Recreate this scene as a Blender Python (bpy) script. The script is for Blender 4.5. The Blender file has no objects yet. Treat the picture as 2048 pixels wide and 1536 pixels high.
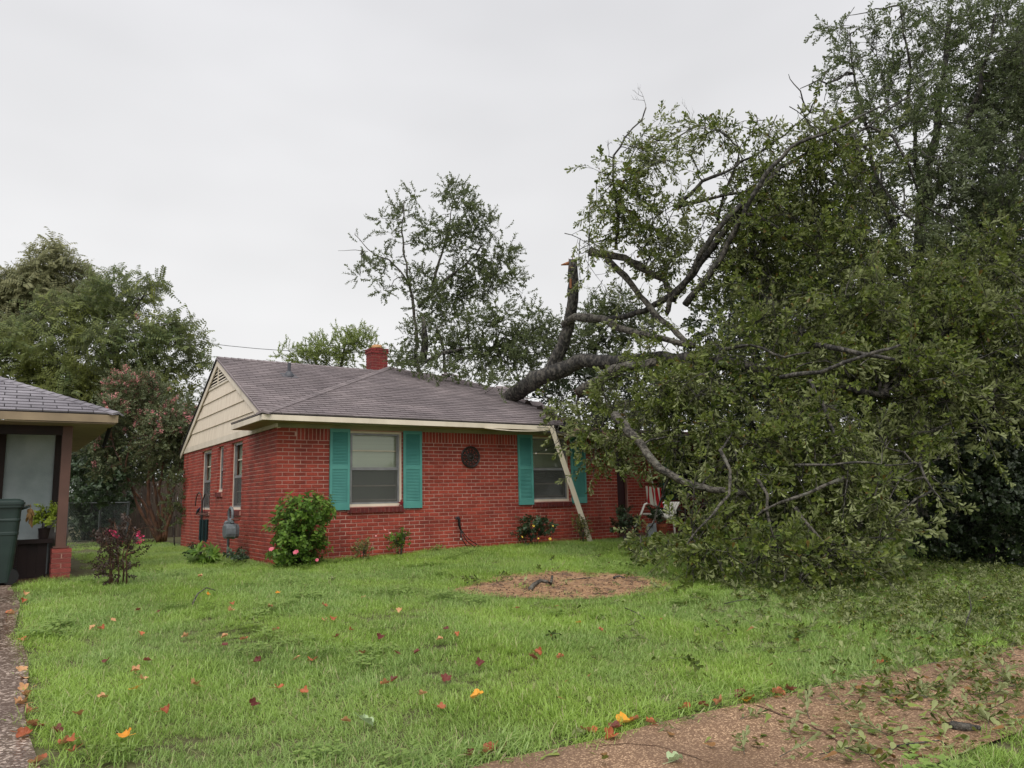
import bpy, bmesh, math, random
import numpy as np
from mathutils import Vector, Matrix, noise

random.seed(7)
R = random.Random(11)
S = bpy.context.scene
COL = S.collection
rad = math.radians

# ------------------------------------------------------------------ camera
F, CX, CY = 1524.0, 1024.0, 768.0
ROT = Matrix(((0.83037909, -0.06392139, -0.55352021),
              (-0.55676303, -0.1344692, -0.81971517),
              (-0.02203408, 0.98885393, -0.14724948)))
CAM = Vector((-3.83355, -12.68855, 1.00033))
E0 = np.array([[0.83037909, -0.06392139, -0.55352021],
               [-0.55676303, -0.1344692, -0.81971517],
               [-0.02203408, 0.98885393, -0.14724948]])
cam_data = bpy.data.cameras.new("camera")
cam_data.sensor_width = 36.0
cam_data.lens = 36.0 * F / 2048.0
cam_data.clip_start = 0.05
cam_data.clip_end = 2000.0
cam = bpy.data.objects.new("camera", cam_data)
COL.objects.link(cam)
cam.matrix_world = Matrix.Translation(CAM) @ ROT.to_4x4()
S.camera = cam

# ------------------------------------------------------------------ sky and sun (overcast)
SUN_EL, SUN_AZ = rad(58), rad(215)          # azimuth measured clockwise from +Y
world = bpy.data.worlds.new("World")
S.world = world
world.use_nodes = True
nt = world.node_tree
nt.nodes.clear()
n_out = nt.nodes.new("ShaderNodeOutputWorld")
n_bg = nt.nodes.new("ShaderNodeBackground")
n_bg.inputs["Strength"].default_value = 0.0525
n_sky = nt.nodes.new("ShaderNodeTexSky")
n_sky.sky_type = 'NISHITA'
n_sky.sun_disc = False
n_sky.sun_elevation = SUN_EL
n_sky.sun_rotation = SUN_AZ
n_tc = nt.nodes.new("ShaderNodeTexCoord")
n_sep = nt.nodes.new("ShaderNodeSeparateXYZ")
nt.links.new(n_tc.outputs["Generated"], n_sep.inputs[0])
n_ramp = nt.nodes.new("ShaderNodeValToRGB")     # grey cloud deck, a little darker towards the zenith
cr = n_ramp.color_ramp
cr.elements[0].position = 0.0
cr.elements[0].color = (0.90, 0.895, 0.885, 1)
cr.elements[1].position = 0.65
cr.elements[1].color = (0.74, 0.74, 0.765, 1)
nt.links.new(n_sep.outputs["Z"], n_ramp.inputs[0])
n_map = nt.nodes.new("ShaderNodeMapping")
n_map.inputs["Scale"].default_value = (1.3, 1.3, 3.0)
nt.links.new(n_tc.outputs["Generated"], n_map.inputs[0])
n_noise = nt.nodes.new("ShaderNodeTexNoise")
n_noise.inputs["Scale"].default_value = 1.6
n_noise.inputs["Detail"].default_value = 3.0
nt.links.new(n_map.outputs[0], n_noise.inputs[0])
n_mr = nt.nodes.new("ShaderNodeMapRange")
n_mr.inputs["From Min"].default_value = 0.3
n_mr.inputs["From Max"].default_value = 0.7
n_mr.inputs["To Min"].default_value = 9.3
n_mr.inputs["To Max"].default_value = 10.9
nt.links.new(n_noise.outputs[0], n_mr.inputs[0])
n_sc = nt.nodes.new("ShaderNodeVectorMath")
n_sc.operation = 'SCALE'
nt.links.new(n_ramp.outputs[0], n_sc.inputs[0])
nt.links.new(n_mr.outputs[0], n_sc.inputs["Scale"])
n_mix = nt.nodes.new("ShaderNodeMixRGB")
n_mix.inputs[0].default_value = 0.97
nt.links.new(n_sky.outputs[0], n_mix.inputs[1])
nt.links.new(n_sc.outputs[0], n_mix.inputs[2])
nt.links.new(n_mix.outputs[0], n_bg.inputs[0])
nt.links.new(n_bg.outputs[0], n_out.inputs[0])

sun_data = bpy.data.lights.new("sun", 'SUN')
sun_data.energy = 1.5
sun_data.angle = rad(60)
sun_data.color = (1.0, 0.97, 0.92)
sun = bpy.data.objects.new("sun", sun_data)
COL.objects.link(sun)
sdir = Vector((math.sin(SUN_AZ) * math.cos(SUN_EL), math.cos(SUN_AZ) * math.cos(SUN_EL), math.sin(SUN_EL)))
sun.rotation_euler = sdir.to_track_quat('Z', 'Y').to_euler()
sun.location = (-10, -20, 30)

vs = S.view_settings
vs.view_transform = 'Standard'
vs.look = 'None'
vs.exposure = 1.0
vs.gamma = 1.0
vs.use_curve_mapping = False
S.render.engine = 'CYCLES'
S.cycles.use_denoising = True
S.cycles.max_bounces = 8
S.cycles.transparent_max_bounces = 16
S.cycles.use_adaptive_sampling = True
S.cycles.adaptive_threshold = 0.01
S.render.film_transparent = False


# ------------------------------------------------------------------ placing helpers
def ray(px, py):
    d = E0 @ np.array([(px - CX) / F, -(py - CY) / F, -1.0])
    return Vector(d)


def P(px, py, d):
    """point at camera depth d metres seen at photo pixel px, py"""
    return CAM + ray(px, py) * d


def on(axis, val, px, py):
    r = ray(px, py)
    return CAM + r * ((val - CAM[axis]) / r[axis])


def smooth(a, b, x):
    if abs(b - a) < 1e-9:
        b = a + 1e-9
    t = min(max((x - a) / (b - a), 0.0), 1.0)
    return t * t * (3 - 2 * t)


def gz(x, y):
    t = min(max((-0.5 - y) / 8.7, 0.0), 1.0)
    z = -0.46 * t ** 1.15
    z += 0.065 * smooth(0.3, 3.0, x) * (1 - smooth(1.0, 6.0, -y))
    return z


def G(px, py):
    z = -0.2
    for _ in range(60):
        p = on(2, z, px, py)
        z = 0.5 * z + 0.5 * gz(p[0], p[1])
    p = on(2, z, px, py)
    return Vector((p[0], p[1], gz(p[0], p[1])))


def depth_of(p):
    return (Vector(p) - CAM).dot(Vector((0.55352021, 0.81971517, 0.14724948)))


# ------------------------------------------------------------------ mesh builder
class MB:
    def __init__(self):
        self.v, self.f, self.m = [], [], []

    def poly(self, pts, mi=0):
        b = len(self.v)
        self.v += [tuple(p) for p in pts]
        self.f.append(tuple(range(b, b + len(pts))))
        self.m.append(mi)

    def hexa(self, p, mi=0):
        """8 corner points, 0-3 bottom ring, 4-7 top ring"""
        b = len(self.v)
        self.v += [tuple(q) for q in p]
        for q in ((0, 3, 2, 1), (4, 5, 6, 7), (0, 1, 5, 4), (1, 2, 6, 5), (2, 3, 7, 6), (3, 0, 4, 7)):
            self.f.append(tuple(b + i for i in q))
            self.m.append(mi)

    def box(self, lo, hi, fn=None, mi=0):
        x0, y0, z0 = lo
        x1, y1, z1 = hi
        p = [(x0, y0, z0), (x1, y0, z0), (x1, y1, z0), (x0, y1, z0), (x0, y0, z1), (x1, y0, z1), (x1, y1, z1), (x0, y1, z1)]
        self.hexa([fn(*q) if fn else q for q in p], mi)

    def prism(self, poly, off, mi=0):
        """closed prism from polygon pts and offset vector"""
        off = Vector(off)
        a = [Vector(p) for p in poly]
        b = len(self.v)
        n = len(a)
        self.v += [tuple(p) for p in a] + [tuple(p + off) for p in a]
        self.f.append(tuple(b + i for i in range(n - 1, -1, -1)))
        self.f.append(tuple(b + n + i for i in range(n)))
        self.m += [mi, mi]
        for i in range(n):
            j = (i + 1) % n
            self.f.append((b + i, b + j, b + n + j, b + n + i))
            self.m.append(mi)

    def tube(self, pts, radii, n=6, mi=0, cap=True):
        pts = [Vector(p) for p in pts]
        if isinstance(radii, (int, float)):
            radii = [radii] * len(pts)
        b = len(self.v)
        up = None
        for i, p in enumerate(pts):
            t = (pts[min(i + 1, len(pts) - 1)] - pts[max(i - 1, 0)])
            if t.length < 1e-9:
                t = Vector((0, 0, 1))
            t.normalize()
            if up is None:
                a = Vector((0, 0, 1)) if abs(t.z) < 0.9 else Vector((1, 0, 0))
                up = t.cross(a).normalized()
            up = (up - t * up.dot(t))
            if up.length < 1e-6:
                up = t.orthogonal()
            up.normalize()
            s = t.cross(up)
            for k in range(n):
                a = 2 * math.pi * k / n
                self.v.append(tuple(p + (up * math.cos(a) + s * math.sin(a)) * radii[i]))
        for i in range(len(pts) - 1):
            for k in range(n):
                k2 = (k + 1) % n
                self.f.append((b + i * n + k, b + i * n + k2, b + (i + 1) * n + k2, b + (i + 1) * n + k))
                self.m.append(mi)
        if cap:
            self.f.append(tuple(b + k for k in range(n - 1, -1, -1)))
            self.f.append(tuple(b + (len(pts) - 1) * n + k for k in range(n)))
            self.m += [mi, mi]

    def lathe(self, c, prof, n=20, mi=0):
        c = Vector(c)
        b = len(self.v)
        for r, z in prof:
            for k in range(n):
                a = 2 * math.pi * k / n
                self.v.append((c.x + r * math.cos(a), c.y + r * math.sin(a), c.z + z))
        for i in range(len(prof) - 1):
            for k in range(n):
                k2 = (k + 1) % n
                self.f.append((b + i * n + k, b + i * n + k2, b + (i + 1) * n + k2, b + (i + 1) * n + k))
                self.m.append(mi)
        self.f.append(tuple(b + k for k in range(n - 1, -1, -1)))
        self.f.append(tuple(b + (len(prof) - 1) * n + k for k in range(n)))
        self.m += [mi, mi]

    def mesh(self, name, mats, smooth_=False):
        me = bpy.data.meshes.new(name)
        me.from_pydata(self.v, [], self.f)
        if not isinstance(mats, (list, tuple)):
            mats = [mats]
        for m in mats:
            me.materials.append(m)
        if len(mats) > 1:
            me.polygons.foreach_set("material_index", self.m)
        if smooth_:
            me.polygons.foreach_set("use_smooth", [True] * len(me.polygons))
        me.update()
        return me

    def build(self, name, mats, parent=None, kind=None, smooth_=False, label=None):
        return link(name, self.mesh(name, mats, smooth_), parent, kind, label)


def wloc(o):
    v = Vector((0, 0, 0))
    while o is not None:
        if o.type == 'EMPTY':
            v = v + o.location
        o = o.parent
    return v


def link(name, data, parent=None, kind=None, label=None, loc=None):
    """link an object; child coordinates are given in world space"""
    o = bpy.data.objects.new(name, data)
    COL.objects.link(o)
    if parent is not None:
        o.parent = parent
        if parent.type == 'EMPTY':
            o.matrix_parent_inverse = Matrix.Translation(-wloc(parent))
    if loc is not None:
        o.location = loc
    if kind:
        o["kind"] = kind
    if label:
        o["label"] = label
    return o


def tag(o, label, cat, group=None):
    o["label"] = label
    o["category"] = cat
    if group:
        o["group"] = group
    return o


def thing(name, label, cat, loc, group=None):
    o = bpy.data.objects.new(name, None)
    COL.objects.link(o)
    o.empty_display_size = 0.1
    o.location = Vector(loc)
    return tag(o, label, cat, group)


# ------------------------------------------------------------------ materials
def c(r, g, b):
    def f(u):
        u /= 255.0
        return u / 12.92 if u <= 0.04045 else ((u + 0.055) / 1.055) ** 2.4
    return (f(r), f(g), f(b), 1.0)


def lin(r, g, b):
    return (r, g, b, 1.0)


def M(name, base, rough=0.7, second=None, nscale=6.0, detail=6.0, fac=(0.35, 0.65), rand=0.0, bump=0.0, bscale=60.0, bdist=0.02,
      spec=0.4, metallic=0.0, stretch=None, extra=None):
    m = bpy.data.materials.new(name)
    m.use_nodes = True
    t = m.node_tree
    N, L = t.nodes, t.links
    b = N["Principled BSDF"]
    b.inputs["Roughness"].default_value = rough
    b.inputs["Specular IOR Level"].default_value = spec
    b.inputs["Metallic"].default_value = metallic
    geo = N.new("ShaderNodeNewGeometry")
    vec = geo.outputs["Position"]
    if stretch:
        mp = N.new("ShaderNodeMapping")
        mp.inputs["Scale"].default_value = stretch
        L.new(vec, mp.inputs[0])
        vec = mp.outputs[0]
    col = None
    if second is not None:
        nz = N.new("ShaderNodeTexNoise")
        nz.inputs["Scale"].default_value = nscale
        nz.inputs["Detail"].default_value = detail
        L.new(vec, nz.inputs["Vector"])
        mr = N.new("ShaderNodeMapRange")
        mr.inputs["From Min"].default_value = fac[0]
        mr.inputs["From Max"].default_value = fac[1]
        L.new(nz.outputs[0], mr.inputs[0])
        mx = N.new("ShaderNodeMixRGB")
        mx.inputs[1].default_value = base
        mx.inputs[2].default_value = second
        L.new(mr.outputs[0], mx.inputs[0])
        col = mx.outputs[0]
    else:
        rgb = N.new("ShaderNodeRGB")
        rgb.outputs[0].default_value = base
        col = rgb.outputs[0]
    if extra is not None:                       # second, coarser stain layer: (colour, scale, lo, hi, amount)
        nz2 = N.new("ShaderNodeTexNoise")
        nz2.inputs["Scale"].default_value = extra[1]
        nz2.inputs["Detail"].default_value = 5.0
        L.new(vec, nz2.inputs["Vector"])
        mr2 = N.new("ShaderNodeMapRange")
        mr2.inputs["From Min"].default_value = extra[2]
        mr2.inputs["From Max"].default_value = extra[3]
        mr2.inputs["To Max"].default_value = extra[4]
        L.new(nz2.outputs[0], mr2.inputs[0])
        mx2 = N.new("ShaderNodeMixRGB")
        mx2.inputs[2].default_value = extra[0]
        L.new(mr2.outputs[0], mx2.inputs[0])
        L.new(col, mx2.inputs[1])
        col = mx2.outputs[0]
    if rand > 0:
        oi = N.new("ShaderNodeObjectInfo")
        ad = N.new("ShaderNodeMath")
        ad.operation = 'ADD'
        L.new(oi.outputs["Random"], ad.inputs[0])
        L.new(geo.outputs["Random Per Island"], ad.inputs[1])
        fr = N.new("ShaderNodeMath")
        fr.operation = 'FRACT'
        L.new(ad.outputs[0], fr.inputs[0])
        mr3 = N.new("ShaderNodeMapRange")
        mr3.inputs["To Min"].default_value = 1 - rand
        mr3.inputs["To Max"].default_value = 1 + rand
        L.new(fr.outputs[0], mr3.inputs[0])
        sc = N.new("ShaderNodeVectorMath")
        sc.operation = 'SCALE'
        L.new(col, sc.inputs[0])
        L.new(mr3.outputs[0], sc.inputs["Scale"])
        col = sc.outputs[0]
    L.new(col, b.inputs["Base Color"])
    if bump > 0:
        nb = N.new("ShaderNodeTexNoise")
        nb.inputs["Scale"].default_value = bscale
        nb.inputs["Detail"].default_value = 5.0
        L.new(vec, nb.inputs["Vector"])
        bp = N.new("ShaderNodeBump")
        bp.inputs["Strength"].default_value = bump
        bp.inputs["Distance"].default_value = bdist
        L.new(nb.outputs[0], bp.inputs["Height"])
        L.new(bp.outputs[0], b.inputs["Normal"])
    return m


def leaf_mat(name, a, b_, back, rough=0.42, trans=0.25, spec=0.5, dead=None, dead_amt=0.06, pscale=0.0, pcol=None):
    """a..b_ random per leaf, paler leaf undersides, some light coming through"""
    m = bpy.data.materials.new(name)
    m.use_nodes = True
    t = m.node_tree
    N, L = t.nodes, t.links
    p = N["Principled BSDF"]
    p.inputs["Roughness"].default_value = rough
    p.inputs["Specular IOR Level"].default_value = spec
    geo = N.new("ShaderNodeNewGeometry")
    oi = N.new("ShaderNodeObjectInfo")
    ad = N.new("ShaderNodeMath")
    ad.operation = 'ADD'
    L.new(oi.outputs["Random"], ad.inputs[0])
    L.new(geo.outputs["Random Per Island"], ad.inputs[1])
    fr = N.new("ShaderNodeMath")
    fr.operation = 'FRACT'
    L.new(ad.outputs[0], fr.inputs[0])
    mx = N.new("ShaderNodeMixRGB")
    mx.inputs[1].default_value = a
    mx.inputs[2].default_value = b_
    L.new(fr.outputs[0], mx.inputs[0])
    col = mx.outputs[0]
    if pcol is not None:
        nz = N.new("ShaderNodeTexNoise")
        nz.inputs["Scale"].default_value = pscale
        nz.inputs["Detail"].default_value = 3.0
        L.new(geo.outputs["Position"], nz.inputs["Vector"])
        mr = N.new("ShaderNodeMapRange")
        mr.inputs["From Min"].default_value = 0.42
        mr.inputs["From Max"].default_value = 0.62
        L.new(nz.outputs[0], mr.inputs[0])
        m4 = N.new("ShaderNodeMixRGB")
        m4.inputs[2].default_value = pcol
        L.new(mr.outputs[0], m4.inputs[0])
        L.new(col, m4.inputs[1])
        col = m4.outputs[0]
    if dead is not None:
        gt = N.new("ShaderNodeMath")
        gt.operation = 'LESS_THAN'
        gt.inputs[1].default_value = dead_amt
        L.new(fr.outputs[0], gt.inputs[0])
        m2 = N.new("ShaderNodeMixRGB")
        m2.inputs[2].default_value = dead
        L.new(gt.outputs[0], m2.inputs[0])
        L.new(col, m2.inputs[1])
        col = m2.outputs[0]
    if back is not None:
        m3 = N.new("ShaderNodeMixRGB")
        m3.inputs[2].default_value = back
        L.new(geo.outputs["Backfacing"], m3.inputs[0])
        L.new(col, m3.inputs[1])
        col = m3.outputs[0]
    L.new(col, p.inputs["Base Color"])
    tr = N.new("ShaderNodeBsdfTranslucent")
    L.new(col, tr.inputs["Color"])
    ms = N.new("ShaderNodeMixShader")
    ms.inputs[0].default_value = trans
    L.new(p.outputs[0], ms.inputs[1])
    L.new(tr.outputs[0], ms.inputs[2])
    L.new(ms.outputs[0], N["Material Output"].inputs["Surface"])
    return m


def glass_mat(name, tint, amount):
    m = bpy.data.materials.new(name)
    m.use_nodes = True
    t = m.node_tree
    N, L = t.nodes, t.links
    N.remove(N["Principled BSDF"])
    tr = N.new("ShaderNodeBsdfTransparent")
    tr.inputs[0].default_value = tint
    gl = N.new("ShaderNodeBsdfGlossy")
    gl.inputs["Roughness"].default_value = 0.03
    fr = N.new("ShaderNodeFresnel")
    fr.inputs[0].default_value = 1.5
    mul = N.new("ShaderNodeMath")
    mul.operation = 'MULTIPLY'
    mul.inputs[1].default_value = amount
    L.new(fr.outputs[0], mul.inputs[0])
    ms = N.new("ShaderNodeMixShader")
    L.new(mul.outputs[0], ms.inputs[0])
    L.new(tr.outputs[0], ms.inputs[1])
    L.new(gl.outputs[0], ms.inputs[2])
    L.new(ms.outputs[0], N["Material Output"].inputs["Surface"])
    return m


def screen_mat():
    m = bpy.data.materials.new("insect screen mesh")
    m.use_nodes = True
    t = m.node_tree
    N, L = t.nodes, t.links
    tr = N.new("ShaderNodeBsdfTransparent")
    p = N["Principled BSDF"]
    p.inputs["Base Color"].default_value = (0.085, 0.085, 0.085, 1)
    p.inputs["Roughness"].default_value = 0.6
    ms = N.new("ShaderNodeMixShader")
    ms.inputs[0].default_value = 0.42
    L.new(tr.outputs[0], ms.inputs[1])
    L.new(p.outputs[0], ms.inputs[2])
    L.new(ms.outputs[0], N["Material Output"].inputs["Surface"])
    return m


def aggregate_mat(name, base, pebble, rough=0.5, pscale=70.0, stain=None, wet=None):
    """exposed aggregate concrete: pebbles of mixed colour in a brown matrix"""
    m = bpy.data.materials.new(name)
    m.use_nodes = True
    t = m.node_tree
    N, L = t.nodes, t.links
    p = N["Principled BSDF"]
    geo = N.new("ShaderNodeNewGeometry")
    vo = N.new("ShaderNodeTexVoronoi")
    vo.inputs["Scale"].default_value = pscale
    L.new(geo.outputs["Position"], vo.inputs["Vector"])
    sep = N.new("ShaderNodeSeparateColor")
    L.new(vo.outputs["Color"], sep.inputs[0])
    rp = N.new("ShaderNodeValToRGB")
    e = rp.color_ramp.elements
    e[0].position, e[0].color = 0.0, base
    e[1].position, e[1].color = 1.0, pebble
    k = rp.color_ramp.elements.new(0.62)
    k.color = base
    k = rp.color_ramp.elements.new(0.8)
    k.color = tuple(0.55 * base[i] + 0.45 * pebble[i] for i in range(3)) + (1,)
    L.new(sep.outputs[0], rp.inputs[0])
    nz = N.new("ShaderNodeTexNoise")
    nz.inputs["Scale"].default_value = 1.7
    nz.inputs["Detail"].default_value = 7.0
    L.new(geo.outputs["Position"], nz.inputs["Vector"])
    mr = N.new("ShaderNodeMapRange")
    mr.inputs["From Min"].default_value = 0.4
    mr.inputs["From Max"].default_value = 0.66
    mr.inputs["To Max"].default_value = 0.6
    L.new(nz.outputs[0], mr.inputs[0])
    mx = N.new("ShaderNodeMixRGB")
    mx.inputs[2].default_value = stain or (0.05, 0.04, 0.035, 1)
    L.new(mr.outputs[0], mx.inputs[0])
    L.new(rp.outputs[0], mx.inputs[1])
    L.new(mx.outputs[0], p.inputs["Base Color"])
    nw = N.new("ShaderNodeTexNoise")
    nw.inputs["Scale"].default_value = 0.9
    nw.inputs["Detail"].default_value = 4.0
    L.new(geo.outputs["Position"], nw.inputs["Vector"])
    mw = N.new("ShaderNodeMapRange")
    mw.inputs["From Min"].default_value = 0.42
    mw.inputs["From Max"].default_value = 0.55
    mw.inputs["To Min"].default_value = wet[0] if wet else rough
    mw.inputs["To Max"].default_value = wet[1] if wet else rough
    L.new(nw.outputs[0], mw.inputs[0])
    L.new(mw.outputs[0], p.inputs["Roughness"])
    bp = N.new("ShaderNodeBump")
    bp.inputs["Strength"].default_value = 0.6
    bp.inputs["Distance"].default_value = 0.004
    L.new(vo.outputs["Distance"], bp.inputs["Height"])
    bp.invert = True
    L.new(bp.outputs[0], p.inputs["Normal"])
    return m


m_brick = M("red painted brick", c(162, 67, 51), 0.72, c(132, 52, 42), nscale=3.0, rand=0.2, bump=0.5, bscale=70,
            extra=(c(92, 34, 32), 24.0, 0.54, 0.8, 0.5))
m_mortar = M("pale pinkish mortar", c(198, 160, 147), 0.85, c(168, 116, 103), nscale=2.2, bump=0.4, bscale=120)
m_sillbrick = M("dark red sill brick", c(108, 38, 35), 0.6, c(84, 32, 32), nscale=9, rand=0.14, bump=0.4)
m_cream = M("cream painted wood", c(226, 214, 196), 0.55, c(204, 192, 172), nscale=3, fac=(0.4, 0.75), bump=0.12, bscale=18,
            stretch=(1, 1, 0.3))
m_siding = M("cream weathered siding", c(232, 218, 198), 0.6, c(206, 190, 168), nscale=5, fac=(0.42, 0.8), bump=0.15, bscale=14,
             stretch=(1, 4, 0.35))
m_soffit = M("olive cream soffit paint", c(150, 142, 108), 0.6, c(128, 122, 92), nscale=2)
m_shingle = M("grey brown asphalt shingle", c(131, 121, 122), 0.85, c(113, 104, 106), nscale=1.1, rand=0.15, bump=0.6, bscale=160,
              extra=(c(86, 78, 80), 0.8, 0.5, 0.75, 0.5))
m_deck = M("dark roof felt", c(40, 36, 37), 0.9)
m_grey_shingle = M("weathered grey shingle", c(140, 136, 142), 0.78, c(112, 108, 114), nscale=1.5, rand=0.14, bump=0.5, bscale=150)
m_teal = M("teal painted shutter", c(88, 154, 146), 0.5, c(76, 140, 133), nscale=3)
m_alu = M("storm window aluminium", c(150, 150, 152), 0.4, c(128, 128, 130), nscale=8, metallic=0.35)
m_blind = M("white blind slats", c(226, 228, 214), 0.6, rand=0.03)
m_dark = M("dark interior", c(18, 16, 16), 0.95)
m_iron = M("black cast iron", c(36, 30, 30), 0.5, c(52, 40, 36), nscale=30)
m_pipe = M("grey gas pipe paint", c(112, 120, 124), 0.45, c(94, 100, 104), nscale=20)
m_rust = M("rusty fitting", c(96, 58, 44), 0.8)
m_lead = M("dark grey vent metal", c(70, 72, 78), 0.5)
m_bark = M("dark wet oak bark", lin(0.022, 0.020, 0.018), 0.72, lin(0.10, 0.09, 0.076), nscale=17, fac=(0.46, 0.6), bump=1.0, bscale=26, bdist=0.05,
           stretch=(1, 1, 0.5), extra=(lin(0.14, 0.14, 0.115), 4.0, 0.58, 0.7, 0.45))
m_bark_pale = M("grey brown lichen bark", lin(0.12, 0.108, 0.09), 0.82, lin(0.028, 0.025, 0.021), nscale=17, fac=(0.46, 0.6), bump=1.0, bscale=26, bdist=0.05,
                extra=(lin(0.19, 0.19, 0.155), 5.0, 0.56, 0.66, 0.6))
m_wood_torn = M("torn tan heartwood", c(168, 116, 80), 0.85, c(120, 76, 52), nscale=30, stretch=(1, 1, 0.2), bump=0.6, bscale=50)
m_bark_red = M("smooth crape myrtle bark", c(120, 84, 66), 0.6, c(76, 56, 48), nscale=6, bump=0.3, bscale=20)
m_brown = M("brown painted post", c(104, 74, 64), 0.55, c(90, 64, 56), nscale=3)
m_darkbrown = M("dark brown boards", c(44, 30, 28), 0.7, c(34, 24, 24), nscale=4)
m_palepanel = M("pale blue grey wall board", c(170, 180, 182), 0.7, c(140, 152, 154), nscale=2.2, bump=0.15, extra=(c(104, 112, 112), 1.4, 0.5, 0.75, 0.6))
m_bin = M("dark green bin plastic", c(38, 54, 50), 0.5, c(32, 46, 43), nscale=5)
m_white = M("white plastic", c(214, 212, 204), 0.45)
m_red = M("flag red", c(196, 36, 50), 0.8)
m_flagwhite = M("flag white", c(226, 220, 216), 0.8)
m_blue = M("flag blue", c(36, 44, 92), 0.8)
m_terra = M("terracotta", c(158, 84, 58), 0.8, c(128, 66, 48), nscale=12)
m_board = M("pale grey sign board", c(150, 154, 162), 0.6, c(130, 134, 142), nscale=5)
m_black = M("black print", c(14, 14, 15), 0.6)
m_hose = M("black hose rubber", c(20, 20, 20), 0.4)
m_soil = M("brown green lawn soil", lin(0.10, 0.10, 0.04), 0.95, lin(0.075, 0.065, 0.03), nscale=3, bump=0.5, bscale=25)
m_dirt = M("bare tan dirt", c(174, 140, 106), 0.9, c(132, 104, 80), nscale=14, fac=(0.38, 0.66), bump=0.9, bscale=90,
           extra=(c(80, 60, 52), 4.0, 0.5, 0.62, 0.75), stretch=(1, 1, 1))
m_walk = aggregate_mat("brown exposed aggregate", c(120, 92, 70), c(204, 170, 136), 0.5, 110.0, c(96, 74, 58), wet=(0.35, 0.65))
m_drive = aggregate_mat("wet grey brown aggregate", c(92, 74, 62), c(190, 172, 158), 0.4, 60.0, c(64, 44, 32), wet=(0.12, 0.5))
m_floor = M("damp brown concrete", c(100, 72, 56), 0.5, c(70, 52, 44), nscale=3, bump=0.3)
m_glass = glass_mat("window glass", (0.93, 0.95, 0.93, 1), 1.0)
m_glass_side = glass_mat("old window glass", (0.93, 0.95, 0.93, 1), 0.3)
m_screen = screen_mat()
m_fence = M("grey brown fence wood", c(84, 72, 62), 0.85, c(60, 50, 44), nscale=5, rand=0.15, stretch=(3, 3, 0.4))
m_wire = M("galvanised wire", c(90, 96, 96), 0.5, metallic=0.3)
m_chime = M("dark green chime tubes", c(22, 46, 48), 0.35)

lf_oak = leaf_mat("fallen oak leaves", lin(0.032, 0.058, 0.010), lin(0.205, 0.25, 0.052), lin(0.25, 0.28, 0.12), 0.4, 0.34, 0.3,
                  dead=lin(0.16, 0.11, 0.03), dead_amt=0.03)
lf_stand = leaf_mat("standing oak leaves", lin(0.055, 0.085, 0.028), lin(0.14, 0.175, 0.062), lin(0.16, 0.19, 0.10), 0.45, 0.32, 0.35)
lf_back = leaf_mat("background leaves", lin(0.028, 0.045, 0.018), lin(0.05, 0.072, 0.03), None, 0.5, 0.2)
lf_tall = leaf_mat("slender tree leaves", lin(0.075, 0.105, 0.036), lin(0.155, 0.185, 0.07), lin(0.16, 0.19, 0.10), 0.5, 0.4, 0.25)
lf_lime = leaf_mat("yellow green leaves", lin(0.20, 0.26, 0.07), lin(0.31, 0.37, 0.12), None, 0.5, 0.42, 0.25)
lf_left = leaf_mat("drooping compound leaves", lin(0.09, 0.135, 0.05), lin(0.19, 0.225, 0.078), lin(0.18, 0.21, 0.10), 0.5, 0.42, 0.3,
                   pscale=0.55, pcol=lin(0.24, 0.27, 0.07))
lf_brownish = leaf_mat("olive brown leaves", lin(0.21, 0.225, 0.115), lin(0.33, 0.325, 0.17), None, 0.6, 0.45, 0.25)
lf_crape = leaf_mat("crape myrtle leaves", lin(0.085, 0.115, 0.048), lin(0.16, 0.185, 0.08), None, 0.45, 0.25)
lf_purple = leaf_mat("dark purple leaves", lin(0.045, 0.024, 0.022), lin(0.07, 0.045, 0.03), None, 0.5, 0.2)
lf_bush = leaf_mat("dark bush leaves", lin(0.03, 0.058, 0.024), lin(0.06, 0.095, 0.04), None, 0.45, 0.22)
lf_hib = leaf_mat("hibiscus leaves", lin(0.06, 0.135, 0.016), lin(0.16, 0.26, 0.04), lin(0.15, 0.23, 0.06), 0.45, 0.32, 0.25)
lf_vari = leaf_mat("variegated yellow leaves", lin(0.08, 0.11, 0.03), lin(0.30, 0.27, 0.09), None, 0.5, 0.25)
lf_neon = leaf_mat("bright lime leaves", lin(0.34, 0.46, 0.05), lin(0.46, 0.56, 0.09), None, 0.5, 0.4, 0.3)
lf_ivy = leaf_mat("dark ivy leaves", lin(0.022, 0.04, 0.018), lin(0.045, 0.065, 0.028), None, 0.4, 0.15)
m_pink = leaf_mat("pink blossom", c(214, 92, 122), c(226, 128, 140), None, 0.7, 0.3)
m_coral = leaf_mat("faded coral blossom", c(236, 158, 164), c(212, 158, 148), None, 0.7, 0.3)
m_hotpink = leaf_mat("deep pink blossom", c(214, 50, 110), c(230, 90, 130), None, 0.7, 0.3)
m_yellowfl = leaf_mat("yellow blossom", c(232, 206, 84), c(226, 190, 70), None, 0.7, 0.3)
lf_weed = leaf_mat("clover and weeds", lin(0.17, 0.27, 0.06), lin(0.28, 0.38, 0.10), None, 0.5, 0.35, 0.3)
lf_scrap = leaf_mat("torn leaf scraps", lin(0.07, 0.12, 0.02), lin(0.24, 0.29, 0.07), lin(0.26, 0.29, 0.12), 0.5, 0.2, 0.2, dead=lin(0.25, 0.13, 0.05), dead_amt=0.18)
grass_a = leaf_mat("lawn blades", lin(0.165, 0.29, 0.055), lin(0.385, 0.52, 0.16), None, 0.34, 0.42, 0.5,
                   dead=lin(0.46, 0.42, 0.22), dead_amt=0.06, pscale=0.7, pcol=lin(0.33, 0.48, 0.09))


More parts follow.
